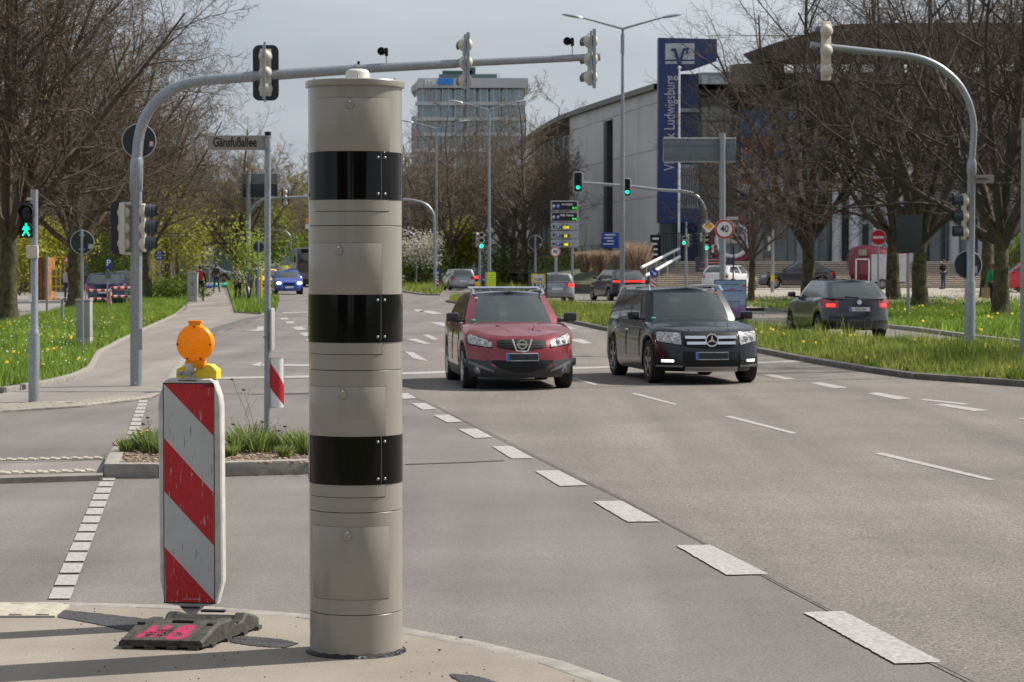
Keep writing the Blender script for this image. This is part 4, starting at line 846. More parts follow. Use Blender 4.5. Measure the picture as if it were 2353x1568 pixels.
# ================================================================ WARNING BOARD
def board():
    g = G(441, 1437, .03); s = FPX/g.y; t = thing('warning_board', 'red and white striped warning board with an orange lamp on top', 'warning board', (g.x, g.y, .03), R(-7))
    X = lambda x: (x-441)/s; Z = lambda y: (1437-y)/s
    body = [(381, 872), (392, 866), (490, 866), (500, 873), (512, 905), (515, 930), (517, 1335), (514, 1345), (503, 1386), (380, 1386), (371, 1342), (369, 1330), (366, 930), (369, 905)]
    m = M(); P = [(X(x), Z(y)) for x, y in body]; n = len(P); cx, cz = X(441), Z(1126)
    rings = []
    for sc, y in ((.955, -.030), (1.0, -.020), (1.0, .045), (.9, .055)): rings.append([(cx+(p[0]-cx)*(sc if sc == 1 else 1-(1-sc)*1.0), y, cz+(p[1]-cz)*(1-(1-sc)*.25)) for p in P])
    vs = [v for r_ in rings for v in r_]; fs = [tuple(range(n)), tuple(reversed(range(3*n, 4*n)))]
    for k in range(3): fs += [(k*n+i, k*n+(i+1) % n, (k+1)*n+(i+1) % n, (k+1)*n+i) for i in range(n)]
    m_bd = pbr('weathered white plastic', (.50, .49, .46), .5, var=.16, scale=14, bump=.15, bscale=40)
    m.add(vs, fs); m.build('board_body', m_bd, t, smooth=35)
    # striped sheet : polygons in px
    x0, x1, y0, y1 = 381, 497, 879, 1382
    def dirt(name, col):
        mm = pbr(name, col, .42, var=.08, scale=5); n_ = mm.node_tree.nodes; l_ = mm.node_tree.links; b = n_['Principled BSDF']; src = b.inputs['Base Color'].links[0].from_socket
        tc_ = n_.new('ShaderNodeTexCoord'); mp_ = n_.new('ShaderNodeMapping'); mp_.inputs['Rotation'].default_value = (0, R(14), 0); mp_.inputs['Scale'].default_value = (60, 5, 9)
        nz_ = n_.new('ShaderNodeTexNoise'); nz_.inputs['Scale'].default_value = 1; nz_.inputs['Detail'].default_value = 6; nz_.inputs['Roughness'].default_value = .7
        r_ = n_.new('ShaderNodeValToRGB'); r_.color_ramp.elements[0].position = .60; r_.color_ramp.elements[1].position = .66; l_.new(tc_.outputs['Object'], mp_.inputs[0]); l_.new(mp_.outputs[0], nz_.inputs['Vector']); l_.new(nz_.outputs['Fac'], r_.inputs['Fac'])
        mi_ = n_.new('ShaderNodeMixRGB'); l_.new(r_.outputs['Color'], mi_.inputs[0]); l_.new(src, mi_.inputs[1]); mi_.inputs[2].default_value = (.42, .36, .34, 1) if col[0] > .4 and col[1] < .1 else (.22, .2, .18, 1); l_.new(mi_.outputs[0], b.inputs['Base Color']); return mm
    mr, mw = dirt('scratched red sheeting', (.47, .014, .022)), dirt('scratched white sheeting', (.47, .485, .49))
    m = M(); Y = -.0305
    def poly(pts, mi): m.add([(X(x), Y, Z(y)) for x, y in pts], [tuple(range(len(pts)))], mi)
    poly([(x0, 879), (x1, 879), (x1, 998)], 0); poly([(x0, 879), (x1, 998), (x1, 1129), (x0, 1004)], 1); poly([(x0, 1004), (x1, 1129), (x1, 1251), (x0, 1127)], 0)
    poly([(x0, 1127), (x1, 1251), (x1, 1378), (x0, 1255)], 1); poly([(x0, 1255), (x1, 1378), (x1, 1382), (x0+2, 1382)], 0)
    m.build('striped_sheet', [mr, mw], t, smooth=0)
    for a, b, c, d in ((378, 497.5, 876.5, 879), (378, 500, 1382, 1384.5)): q = M(); q.box(((X(a)+X(b))/2, Y+.0005, (Z(c)+Z(d))/2), (X(b)-X(a), .002, Z(c)-Z(d))); q.build('sheet_edge', m_line, t, smooth=0)
    for a in (379.5, 498.5): q = M(); q.box((X(a), Y+.0005, (Z(879)+Z(1384))/2), (.004, .002, Z(879)-Z(1384))); q.build('sheet_edge', m_line, t, smooth=0)
    m = M(); m.prism([(X(408), Z(1386)), (X(477), Z(1386)), (X(458), Z(1404)), (X(452), Z(1409)), (X(433), Z(1409)), (X(426), Z(1404))][0:6], -.02, .035); m.prism([(X(380), Z(1385)), (X(503), Z(1385)), (X(478), Z(1390)), (X(408), Z(1390))], -.025, .045); m.tube([(X(442), .005, Z(1400)), (X(442), .005, Z(1425))], .028, 8)
    m.build('stem', m_bd, t, smooth=30)
    m = M(); m.rbox((X(441), -.032, Z(1394)), (.10, .008, .01), .003); m.build('slot', m_line, t)
    m = M(); m.rbox((X(437), -.027, Z(871.5)), (.10, .008, .006), .002); m.build('slot', m_line, t)
    # handle + clamp
    m = M(); m.tube([(X(439), -.005, Z(870)), (X(439), -.005, Z(835))], [.024, .021], 16); m.sphere((X(439), -.005, Z(835)), .021, 12, 0, (1, 1, .4)); m.tube([(X(439), 0, Z(868)), (X(439), 0, Z(862))], [.035, .025], 16); m.build('handle', m_bd, t)
    m = M(); m.rbox((X(433), -.035, Z(855)), (.09, .012, .022), .004); m.rbox((X(433), .03, Z(855)), (.09, .008, .022), .003); m.tube([(X(420), -.055, Z(855)), (X(420), .03, Z(855))], .006, 8); m.tube([(X(446), -.055, Z(855)), (X(446), .03, Z(855))], .006, 8); m.lathe([(0, -.052), (.011, -.052), (.011, -.042), (0, -.042)], (X(420), 0, Z(855)), 'Y', 6); m.build('clamp', m_galv, t)
    # lamp
    m_or = pbr('orange lamp lens', (1.0, .50, .008), .2, var=.05, coat=.5, sub=.5); lx, lz, lr = X(451), Z(786), 43/s
    m_or2 = pbr('orange lamp body', (1.0, .42, .006), .3, var=.05, sub=.35)
    m = M(); m.lathe([(0, .035), (lr*.86, .035), (lr, .02), (lr*1.03, .004), (lr*1.03, -.004), (lr, -.018), (lr*.93, -.026)], (lx, .01, lz), 'Y', 48); m.box((lx, .01, lz+lr*1.06), (.06, .035, .02)); m.rbox((lx, .01, lz+lr*1.16), (.07, .03, .012), .003); m.box((lx+.002, .01, lz-lr*1.10), (.10, .045, .034)); m.rbox((lx, .01, lz-lr*1.22), (.085, .05, .02), .004)
    lp = m.build('lamp', m_or2, t, smooth=35)
    m = M(); pr = []
    for i in range(15): q = i/14; pr.append((lr*.93*q, -.045+.020*q*q+(.0018 if i % 2 else 0)))
    m.lathe(pr[::-1], (lx, .01, lz), 'Y', 48); m.build('lens', m_or, lp, smooth=15)
    m = M()
    for a in (math.pi/2, math.pi*1.0+.05, -.05, -math.pi/2-.42, -math.pi/2+.42): m.lathe([(0, -.026), (.0055, -.026), (.0055, -.02), (0, -.02)], (lx+math.cos(a)*lr*.9, .0, lz+math.sin(a)*lr*.9), 'Y', 8)
    m.build('lens_screws', pbr('brown screw heads', (.12, .04, .01), .5), lp)
    # yellow battery boxes
    m_y = pbr('yellow plastic box', (.82, .62, .03), .4, var=.04, coat=.2)
    bx = M(); bx.prism([(X(449), Z(868)), (X(501), Z(868)), (X(501), Z(848)), (X(487), Z(836)), (X(470), Z(834)), (X(456), Z(840)), (X(449), Z(856))], .0, .10); bx.rbox((X(475), .05, Z(850)), (.118, .11, .006), .002); bx.build('battery_box', m_y, t, smooth=25)
    bx = M(); bx.prism([(X(404), Z(868)), (X(432), Z(868)), (X(432), Z(838)), (X(424), Z(838)), (X(405), Z(846))], .02, .09); bx.build('battery_box', m_y, t, smooth=25)
    q = M(); q.box((X(486), Y-.0006, Z(883)), (.052, .001, .012)); q.build('maker_patch', pbr('dark red patch', (.16, .01, .01), .5), t, smooth=0); q = M()
    text('RETTENMAIER', .0085, m_line, t, (X(486), Y-.0012, Z(883)), ext=.0002)
    text('RA 7101 / DIN 67520, TEIL 2', .0075, m_white, t, (X(444), Y-.001, Z(1375)), ext=.0002)
    # ---- rubber foot
    a = G(273, 1491, .03); b = G(465, 1495, .03); w = (b-a).length; ang = math.atan2(b.y-a.y, b.x-a.x)
    f = thing('rubber_foot', 'black recycled rubber foot plate with pink spray marks under the warning board', 'base plate', (a.x, a.y, .03), ang)
    m_rb = pbr('recycled rubber', (.028, .027, .023), .75, var=.3, scale=25, bump=.35, bscale=60, col2=(.05, .048, .04))
    L = .74; H = .105
    # long axis skewed to the right like in the photo
    sk = (G(593, 1447, .03)-b); sk.rotate(Matrix.Rotation(-ang, 3, 'Z')); sx = sk.x/sk.y
    def pt(u, v, z): return (u*w+v*sx*1.0, v, z)
    V_ = L*.93
    m = M()
    pf = [(0, .012), (0, .045), (.20, H), (.36, H), (.40, H-.03), (.50, H-.03), (.54, H), (V_*.80, H), (V_, .07), (V_, .012)]
    xs = [0, .03, .14, .145, .855, .86, .97, 1]
    inn = {2, 3, 4, 5}
    vs = []; K = len(pf)
    for i, u in enumerate(xs):
        for v, z in pf:
            zz = z-(.012 if 2 < i < 5 and .02 < v < .62 and z > .04 else 0)-(.012 if i in (0, 7) and z > .03 else 0)
            vs.append(pt(u, v, zz))
    fs = []
    for i in range(len(xs)-1):
        for j in range(K): fs.append((i*K+j, (i+1)*K+j, (i+1)*K+(j+1) % K, i*K+(j+1) % K))
    fs += [tuple(range(K)), tuple(reversed(range((len(xs)-1)*K, len(xs)*K)))]
    m.add(vs, fs); m.build('plate', m_rb, f, smooth=30)
    m = M()
    for u, v, du, dv in ((.08, .19, .10, .05), (.91, .19, .07, .05), (.5, .27, .26, .05), (.12, .47, .14, .07), (.92, .47, .12, .09), (.5, .62, .3, .04)): p = pt(u, v, H-.004-(.03 if .4 < v < .5 else 0)); m = M(); m.rbox(p, (du*w, dv, .012), .004); m.build('recess', m_line, f)
    for u in (.12, .38, .64, .90): p = pt(u, .0, .008); m = M(); m.box(p, (.05, .03, .022)); m.build('foot_pad', m_rb, f)
    for v in (.12, .3, .5, .68): p = pt(.99, v, .008); m = M(); m.box(p, (.03, .08, .022)); m.build('foot_pad', m_rb, f)
    # spray marks: soft edged pink strokes on the sloped face
    mp_ = bpy.data.materials.new('pink spray paint'); mp_.use_nodes = True; nn = mp_.node_tree.nodes; ll = mp_.node_tree.links; b_ = nn['Principled BSDF']; b_.inputs['Base Color'].default_value = (.62, .035, .15, 1); b_.inputs['Roughness'].default_value = .7
    tcc = nn.new('ShaderNodeTexCoord'); sx_ = nn.new('ShaderNodeSeparateXYZ'); ll.new(tcc.outputs['UV'], sx_.inputs[0]); nz2 = nn.new('ShaderNodeTexNoise'); nz2.inputs['Scale'].default_value = 45; nz2.inputs['Detail'].default_value = 5; ll.new(tcc.outputs['Object'], nz2.inputs['Vector'])
    at = nn.new('ShaderNodeAttribute'); at.attribute_name = 'soft'; mu = nn.new('ShaderNodeMath'); mu.operation = 'MULTIPLY'; ad = nn.new('ShaderNodeMath'); ad.operation = 'ADD'; ad.inputs[1].default_value = .35; ll.new(nz2.outputs['Fac'], ad.inputs[0]); ll.new(at.outputs['Fac'], mu.inputs[0]); ll.new(ad.outputs[0], mu.inputs[1])
    trn = nn.new('ShaderNodeBsdfTransparent'); mxx = nn.new('ShaderNodeMixShader'); ll.new(mu.outputs[0], mxx.inputs[0]); ll.new(trn.outputs[0], mxx.inputs[1]); ll.new(b_.outputs[0], mxx.inputs[2]); ll.new(mxx.outputs[0], nn['Material Output'].inputs['Surface'])
    def face(u, v): z = .045+(H-.012-.045)*min(1, v/.20)+.0015; return Vector(pt(u, v, z))
    strokes = [[(.27, .18), (.24, .10), (.20, .02)], [(.42, .185), (.40, .10), (.36, .03)], [(.22, .10), (.40, .10)], [(.60, .185), (.70, .17), (.72, .13), (.60, .105)], [(.60, .105), (.72, .09), (.74, .05), (.66, .02), (.54, .02)], [(.62, .18), (.58, .10), (.52, .025)]]
    V = []; Fc = []; sf = []
    for st in strokes:
        pts = []
        for (u0, v0), (u1, v1) in zip(st[:-1], st[1:]):
            for i in range(5): pts.append((u0+(u1-u0)*i/5, v0+(v1-v0)*i/5))
        pts.append(st[-1])
        k = len(V)
        for i, (u, v) in enumerate(pts):
            j = min(i+1, len(pts)-1); h = max(i-1, 0); du = (pts[j][0]-pts[h][0])*w; dv = (pts[j][1]-pts[h][1])*1.15; q = math.hypot(du, dv) or 1; nu, nv = -dv/q, du/q
            for o, sv in ((-.030, 0), (-.009, .95), (.009, .95), (.030, 0)): V.append(face(u+nu*o/w, max(.004, min(.195, v+nv*o)))+Vector((0, 0, .0002*len(Fc)/40))); sf.append(sv*(.66 if 0 < i < len(pts)-1 else .3))
        for i in range(len(pts)-1):
            for c in range(3): a_ = k+i*4+c; Fc.append((a_, a_+1, a_+5, a_+4))
    # front face drip and rear patch
    me = bpy.data.meshes.new('spray_mark'); me.from_pydata([tuple(v) for v in V], [], Fc); at_ = me.attributes.new('soft', 'FLOAT', 'POINT'); at_.data.foreach_set('value', sf); me.materials.append(mp_)
    o = link(bpy.data.objects.new('spray_mark', me)); o.parent = f
    sl = math.atan2(H-.045, .20)
    for i, (tx, u) in enumerate((('HEIKAS', .43), ('11-PLATTE Nr. 92', .42), ('ZTV-SA 97', .40))):
        p = face(u, .118-.030*i)+Vector((0, 0, .0005)); text(tx, .026, m_line, f, p, rot=(sl, 0, 0), ext=.0012)
board()
# stains: cold lumps
# ================================================================ SIGNAL HEADS AND MASTS
def post(parent, pts, rs, mat=m_galv, n=14, name='pole'): m = M(); m.tube(pts, rs, n); return m.build(name, mat, parent)
def arc(P, k=6):
    """Catmull-Rom through 3D points"""
    P = [Vector(p) for p in P]; out = []
    for i in range(len(P)-1):
        a = P[max(0, i-1)]; b = P[i]; c = P[i+1]; d = P[min(len(P)-1, i+2)]
        for j in range(k): t = j/k; out.append(.5*((2*b)+(-a+c)*t+(2*a-5*b+4*c-d)*t*t+(-a+3*b-3*c+d)*t**3))
    return out+[P[-1]]
def head(parent, loc, rz=0, n=3, r=.1, pitch=.25, boardsz=None, lit=None, rail=True, name='signal_head', body=None, green_at=None, vis=.2, edge=None):
    """lamps face local -Y; returns the head part"""
    body = body or m_cream; m = M(); zs = [pitch*(n-1)/2-pitch*i for i in range(n)]
    for z in zs:
        m.lathe([(r*1.2, 0), (r*1.2, .03), (r*1.12, .07), (r*.9, .115), (r*.5, .14), (0, .147)], (0, 0, z), 'Y', 20)
        m.lathe([(r*1.2, 0), (r*1.05, -.01)], (0, 0, z), 'Y', 20)
    m.rbox((0, .02, 0), (r*(2.0 if boardsz or not rail else 1.0), .06, pitch*n-.02), .02)
    o = m.build(name, body, parent, loc=loc, rz=rz)
    for i, z in enumerate(zs):
        q = M(); q.lathe([(r*1.05, -.008), (r*.7, -.016), (0, -.02)], (0, 0, z), 'Y', 18); q.build('lens', m_green if lit == i else pbr('dark lens', (.012, .012, .012), .2), o)
        if vis:
            q = M(); a0, a1 = R(-40), R(220); pr = [(r*1.08, -.005), (r*1.02, -.005-vis)]; q.lathe([(r*1.10, -.003), (r*1.04, -vis), (r*1.02, -vis), (r*1.07, -.003)], (0, 0, z), 'Y', 16, a0=a0, a1=a1); q.build('visor', pbr('visor black', (.035, .042, .055), .4), o)
    if boardsz:
        w, h = boardsz; q = M(); q.rbox((0, -.012, 0), (w, .012, h), .005)
        c = .10; pts = []
        q = M()
        for sx_, sz_ in ((1, 1), (-1, 1), (-1, -1), (1, -1)):
            for k in range(6):
                a = (k/5)*math.pi/2+{(1, 1): 0, (-1, 1): math.pi/2, (-1, -1): math.pi, (1, -1): 1.5*math.pi}[(sx_, sz_)]; pts.append((sx_*(w/2-c)+math.cos(a)*c, sz_*(h/2-c)+math.sin(a)*c))
        q.prism(pts, -.006, .004); q.build('backboard', m_board, o)
        if edge:
            e = M(); n_ = len(pts); e.tube([(p[0], -.008, p[1]) for p in pts]+[(pts[0][0], -.008, pts[0][1])], edge, 5, 0, False); e.build('board_edge', m_rimw, o)
    if rail: q = M(); q.box((.0, .165, 0), (.045, .03, pitch*n+.08)); q.box((0, .14, pitch*n*.42), (.03, .06, .03)); q.box((0, .14, -pitch*n*.42), (.03, .06, .03)); q.build('mounting_rail', m_galv2, o)
    return o
def rsign(parent, loc, r, rz=0, back=True, name='sign_plate', rim=m_rimw):
    """round plate seen from the back (facing +Y) or front"""
    m = M(); m.disc((0, 0, 0), r, .004, 'Y', 36); o = m.build(name, m_signback if back else m_white, parent, loc=loc, rz=rz)
    q = M(); N = 36; q.tube([(r*math.cos(2*math.pi*i/N), 0, r*math.sin(2*math.pi*i/N)) for i in range(N+1)], r*.035, 5, 0, False); q.build('rim', rim, o)
    return o
def speed40(parent, loc, r, rz=0):
    o = rsign(parent, loc, r, rz, False, 'speed_sign'); q = M(); q.lathe([(r, -.004), (r, -.008), (r*.80, -.008), (r*.80, -.004)], (0, 0, 0), 'Y', 36); q.build('red_ring', m_red, o)
    text('40', r*1.05, m_ltxt, o, (0, -.009, 0), 'numerals', ext=.001, sx=.82, bold=r*.012); return o
def local(t, x, y, Y=None): p = PP(x, y, Y if Y else t.location.y); return p-t.location
# ---- left mast
g = G(313, 887, .03); T = thing('traffic_light_mast', 'galvanised traffic light mast whose long arm passes above and behind the grey column', 'traffic light', (g.x, g.y, .03)); u = g.y/FPX
L_ = lambda x, y, dy=0: (PP(x, y, g.y)-T.location+Vector((0, dy, 0)))
post(T, [L_(313, 887), L_(313, 440), L_(313, 438), L_(314, 380), L_(315, 368), L_(315, 362)], [14*u, 13.6*u, 15.2*u, 15.2*u, 14.5*u, 12.5*u])
P = arc([L_(315, 366), L_(318, 325), L_(326, 290), L_(344, 252), L_(374, 220), L_(414, 198), L_(462, 186), L_(530, 180), L_(640, 172)])
m = M(); m.tube(P, 12.3*u, 16); m.tube([L_(640, 172), L_(820, 159)], [12.2*u, 11.5*u], 16); m.tube([L_(818, 159), L_(822, 158.8)], [13*u, 13*u], 16); m.tube([L_(820, 159), L_(1045, 147), L_(1052, 146)], [10.5*u, 10*u, 9*u], 16); m.tube([L_(1052, 146), L_(1378, 131)], [8.6*u, 8*u], 16); m.tube([L_(1370, 131.5), L_(1379, 131)], 9*u, 16)
m.build('arm', m_galv, T)
for (x, y) in ((313, 383), (313, 430), (313, 612), (313, 880)): q = M(); q.tube([L_(x, y, -.1), L_(x, y, .02)], .012, 8); q.build('bolt', m_chrome, T)
q = M(); q.box(L_(322, 780, -.085), (.09, .01, .32)); q.build('access_cover', m_galv, T)
head(T, L_(611, 168, -.02), R(180)+R(-4), 3, 14*u*.95, 37*u, (60*u, 127*u))
head(T, L_(1069, 145, .0), R(180)+R(16), 3, 14.5*u*.95, 41*u)
head(T, L_(1356, 137, .0), R(180)+R(20), 3, 14.5*u*.95, 41*u)
for x, y0, y1 in ((611, 100, 236), (1069, 82, 208), (1357, 74, 198)):
    q = M(); q.box(L_(x, (y0+y1)/2, -.17), (4.5*u, .03, (y1-y0)*u)); q.box(L_(x, 145 if x > 700 else 172, -.1), (14*u, .14, .05)); q.build('bracket', m_galv2, T)
rsign(T, L_(316, 323, .14), 39*u)
q = M(); q.box(L_(345, 330, .128), (.055, .004, .075)); q.build('sticker', pbr('white red sticker', (.6, .45, .45), .5, var=.3, scale=40), T)
# paired heads at pole
h = head(T, L_(285, 525, .06), R(180)+R(6), 3, 14*u, 31*u*1.0+.03, (78*u*.8, 127*u)); q = M(); q.rbox(L_(283, 525, -.09), (.085, .07, 118*u), .02); q.box(L_(298, 468, -.03), (32*u, .05, .05)); q.box(L_(298, 583, -.03), (32*u, .05, .05)); q.build('head_bracket', m_cream, T)
head(T, L_(333, 524, .03), R(90), 3, 16*u, .243, None, rail=False, vis=.17)
# detectors on the arm
def detector(x, y, yb, lab):
    t = thing('traffic_detector', lab, 'camera', T.location+L_(x+6, yb), group='detector cameras standing on the mast arm'); q = M(); q.tube([(0, 0, 0), (0, 0, (yb-y)*u)], .006, 6); q.build('stalk', m_black, t)
    q = M(); q.rbox((0, 0, (yb-y)*u), (.05, .1, .12), .01); q.sphere((-.075, -.02, (yb-y)*u+.01), .065, 12); q.lathe([(.05, -.1), (.06, -.02)], (-.075, 0, (yb-y)*u+.01), 'Y', 12); q.build('housing', m_black, t)
detector(882, 120, 150, 'black detector camera in the middle of the mast arm'); detector(1309, 97, 133, 'black detector camera near the free end of the mast arm')
q = M(); q.tube([L_(824, 158), L_(824, 141)], .02, 8); q.build('antenna_stub', m_black, T)
# ---- pedestrian light
g = G(78, 924, .03); T2 = thing('pedestrian_light', 'galvanised post at the far left with a pedestrian signal showing a green walking figure', 'traffic light', (g.x, g.y, .03)); u2 = g.y/FPX
l2 = lambda x, y, dy=0: PP(x, y, g.y)-T2.location+Vector((0, dy, 0))
post(T2, [l2(78, 924), l2(78.5, 768), l2(78.5, 760), l2(79, 755), l2(79, 436)], [12.6*u2, 12.6*u2, 11*u2, 8.6*u2, 8.4*u2])
h = head(T2, l2(62, 508, -.06), R(9), 2, 15.5*u2, 41*u2, None, rail=False, body=m_black, vis=.13)
q = M(); z = -20.5*u2; w = 17*u2/.17*.0063
FIG = [[(-.010, .085), (.012, .085), (.016, .065), (.006, .055), (-.008, .055), (-.014, .068)], [(-.028, .048), (.028, .050), (.05, .005), (.044, -.002), (.026, .015), (.020, -.018), (-.020, -.018), (-.024, .010), (-.044, -.006), (-.05, .0)], [(-.020, -.020), (.002, -.020), (-.018, -.048), (-.040, -.085), (-.056, -.078)], [(-.001, -.020), (.021, -.020), (.052, -.078), (.036, -.085), (.012, -.046)]]
for pl in FIG: q.prism([(a, b+z) for a, b in pl], -.034, -.028)
q.build('green_figure', pbr('lit green figure', (.02, .7, .45), .4, emit=(0, .9, .42), es=1.6), h, smooth=0)
for y in (458, 545): q = M(); q.rbox(l2(70, y, -.02), (.09, .05, .04), .008); q.build('bracket', m_cream, T2)
q = M(); q.rbox(l2(77, 579, -.07), (.155, .09, .17), .012); b = q.build('control_box', m_cream, T2); q = M(); q.tube([l2(77, 565, -.12), l2(77, 565, -.11)], .008, 8); q.tube([l2(77, 595, -.12), l2(77, 595, -.11)], .008, 8); q.build('screw', m_galv2, b)
q = M(); q.box(l2(71, 684, -.055), (.05, .005, .11)); q.build('sticker', m_white, T2)
# ---- sign posts seen from the back
def backsign(x, ybase, xs, ys, r, lab, top, z0=.08, pr=3.2, grp='round sign backs on thin posts', disc=True, Y=None, sticker=False):
    g = G(x, ybase, z0) if Y is None else Vector((PP(x, 605, Y).x, Y, 0)); t = thing('traffic_sign', lab, 'sign', (g.x, g.y, g.z), group=grp); u = g.y/FPX
    f = lambda a, b, dy=0: PP(a, b, g.y)-t.location+Vector((0, dy, 0)); post(t, [(0, 0, 0), f(xs, top)], pr*u, n=8)
    if disc: o = rsign(t, f(xs, ys, .05), r*u)
    q = M(); q.box(f(xs, ys-r*.6, .03), (.12, .05, .03)); q.box(f(xs, ys+r*.6, .03), (.12, .05, .03)); q.build('clamp', m_galv, t)
    if sticker: q = M(); q.box(f(xs+r*.7, ys+r*.35, .045), (.09, .004, .09)); q.build('sticker', m_rimw, t)
    return t
backsign(190, 812, 188, 557, 27, 'round grey sign back on a thin post beside the left pale cabinet', 527, sticker=True)
backsign(594, 716, 594, 568, 13, 'small round dark sign back right of the blue guard frame', 553, pr=2)
backsign(1230, 692, 1230, 557, 16, 'round dark sign back above the event poster with big figures', 540, pr=2.4, sticker=True)
# street name post
g = G(614, 1030, .115); T3 = thing('street_name_post', 'galvanised post in the planted island with a street name sign at its top', 'sign post', (g.x, g.y, g.z)); u3 = g.y/FPX
l3 = lambda x, y, dy=0: PP(x, y, g.y)-T3.location+Vector((0, dy, 0))
post(T3, [l3(614, 1034), l3(615.5, 312)], 7.4*u3)
q = M(); q.tube([l3(615.5, 313), l3(615.5, 303)], 7.6*u3, 14); q.build('cap', m_black, T3)
q = M(); q.rbox(l3(543, 328.5, .0), (132*u3, .012, 33*u3), .004); sp = q.build('name_plate', pbr('beige sign enamel', (.27, .25, .22), .45, var=.05), T3, rz=0)
q = M(); q.box(l3(543, 312, .0), (133*u3, .014, .003)); q.box(l3(543, 345, 0), (133*u3, .014, .003)); q.build('plate_edge', m_rimw, sp)
text('Gänsfußallee', .125, m_ltxt, T3, l3(540, 328, -.009), ext=.001, sx=.66, bold=.0022)
for y in (314, 344, 714, 775): q = M(); q.lathe([(8.2*u3, -.008), (8.8*u3, -.008), (8.8*u3, .008), (8.2*u3, .008)], l3(615, y), 'Z', 16); q.box(l3(609, y, -.03), (.03, .02, .014)); q.build('clamp', m_galv, T3)
q = M(); q.rbox(l3(625, 757, .02), (5*u3, .30, 97*u3), .008); q.build('edge_on_sign', m_rimw, T3)
# curved marker : part of a cylinder
m = M(); RC = .11; nx = 14
def cm(px): # px 612..650 -> angle
    return -math.pi/2-.2+(px-612)/38*1.55-.5
cxm = l3(633, 880, .04)
def cp(fx, y): a = -math.pi/2+(-.95+1.9*fx); return (cxm.x+math.cos(a)*.098, cxm.y+.05+math.sin(a)*.11, l3(612, y).z)
def band(y00, y01, y10, y11, mi):
    for i in range(nx):
        a, b = i/nx, (i+1)/nx; f = lambda t, p, q: p+(q-p)*t
        m.add([cp(a, f(a, y01, y11)), cp(b, f(b, y01, y11)), cp(b, f(b, y00, y10)), cp(a, f(a, y00, y10))], [(0, 1, 2, 3)], mi)
def cl(v): return max(822, min(937, v))
for i in range(nx):
    a, b = i/nx, (i+1)/nx
    la, lb = 822+62*a**1.3, 822+62*b**1.3; ua, ub = 872+58*a**.9, 872+58*b**.9
    m.add([cp(a, 822), cp(b, 822), cp(b, lb+3), cp(a, la+3)], [(0, 1, 2, 3)], 1); m.add([cp(a, la+3), cp(b, lb+3), cp(b, ub+4), cp(a, ua+4)], [(0, 1, 2, 3)], 0); m.add([cp(a, ua+4), cp(b, ub+4), cp(b, 937), cp(a, 937)], [(0, 1, 2, 3)], 1)
mk = m.build('striped_marker', [m_red, m_white], T3)
m = M(); a_ = [cp(i/nx, 822) for i in range(nx+1)]; b_ = [cp(i/nx, 937) for i in range(nx+1)]; m.tube(a_, .004, 5); m.tube(b_, .004, 5); m.tube([cp(1, 822), cp(1, 937)], .004, 5); m.tube([cp(0, 822), cp(0, 937)], .004, 5); m.build('marker_edge', m_rimw, mk)
# ---- cabinets
def cabinet(x0, x1, y0, y1, lab, col=(.30, .30, .28), z0=.08):
    g = G((x0+x1)/2, y1, z0); u = g.y/FPX; t = thing('street_cabinet', lab, 'cabinet', (g.x, g.y+.15, z0)); w = (x1-x0)*u; h = (y1-y0)*u
    mc = pbr('cabinet grey '+lab[:8], col, .6, var=.08, scale=3); m = M(); m.rbox((0, 0, h*.10), (w*.98, .36, h*.2), .01); m.build('plinth', m_conc, t)
    for sx_ in (-1, 1): m = M(); m.rbox((sx_*w*.245, 0, h*.585), (w*.475, .34, h*.76), .012); d = m.build('door', mc, t); m = M(); m.box((sx_*w*.06, -.175, h*.6), (.015, .02, .12)); m.build('handle', m_trim, d)
    m = M(); m.rbox((0, 0, h*.98), (w*1.04, .4, h*.04), .01); m.build('lid', mc, t); return t
cabinet(174, 208, 688, 797, 'pale double door cabinet in the left verge beside the round sign back')
cabinet(430, 454, 626, 694, 'grey street cabinet at the edge of the far path', (.33, .34, .33))
# thin posts
def stub(x, y1, y0, lab, top=None, pr=3):
    g = G(x, y1, .05); u = g.y/FPX; t = thing('post', lab, 'post', (g.x, g.y, .05), group='thin posts in the left verge'); post(t, [(0, 0, 0), PP(x, y0, g.y)-t.location], pr*u, m_galv2, 8)
    if top == 'Y': q = M(); h = PP(x, y0, g.y)-t.location; q.tube([h, h+Vector((-.12, 0, .07))], .025, 6); q.tube([h, h+Vector((.12, 0, .07))], .025, 6); q.build('fork', m_galv2, t)
    return t
stub(143, 745, 690, 'short post with a forked top in the left verge', 'Y', 3.5); stub(108, 722, 588, 'slim tall post left of the second tree trunk')
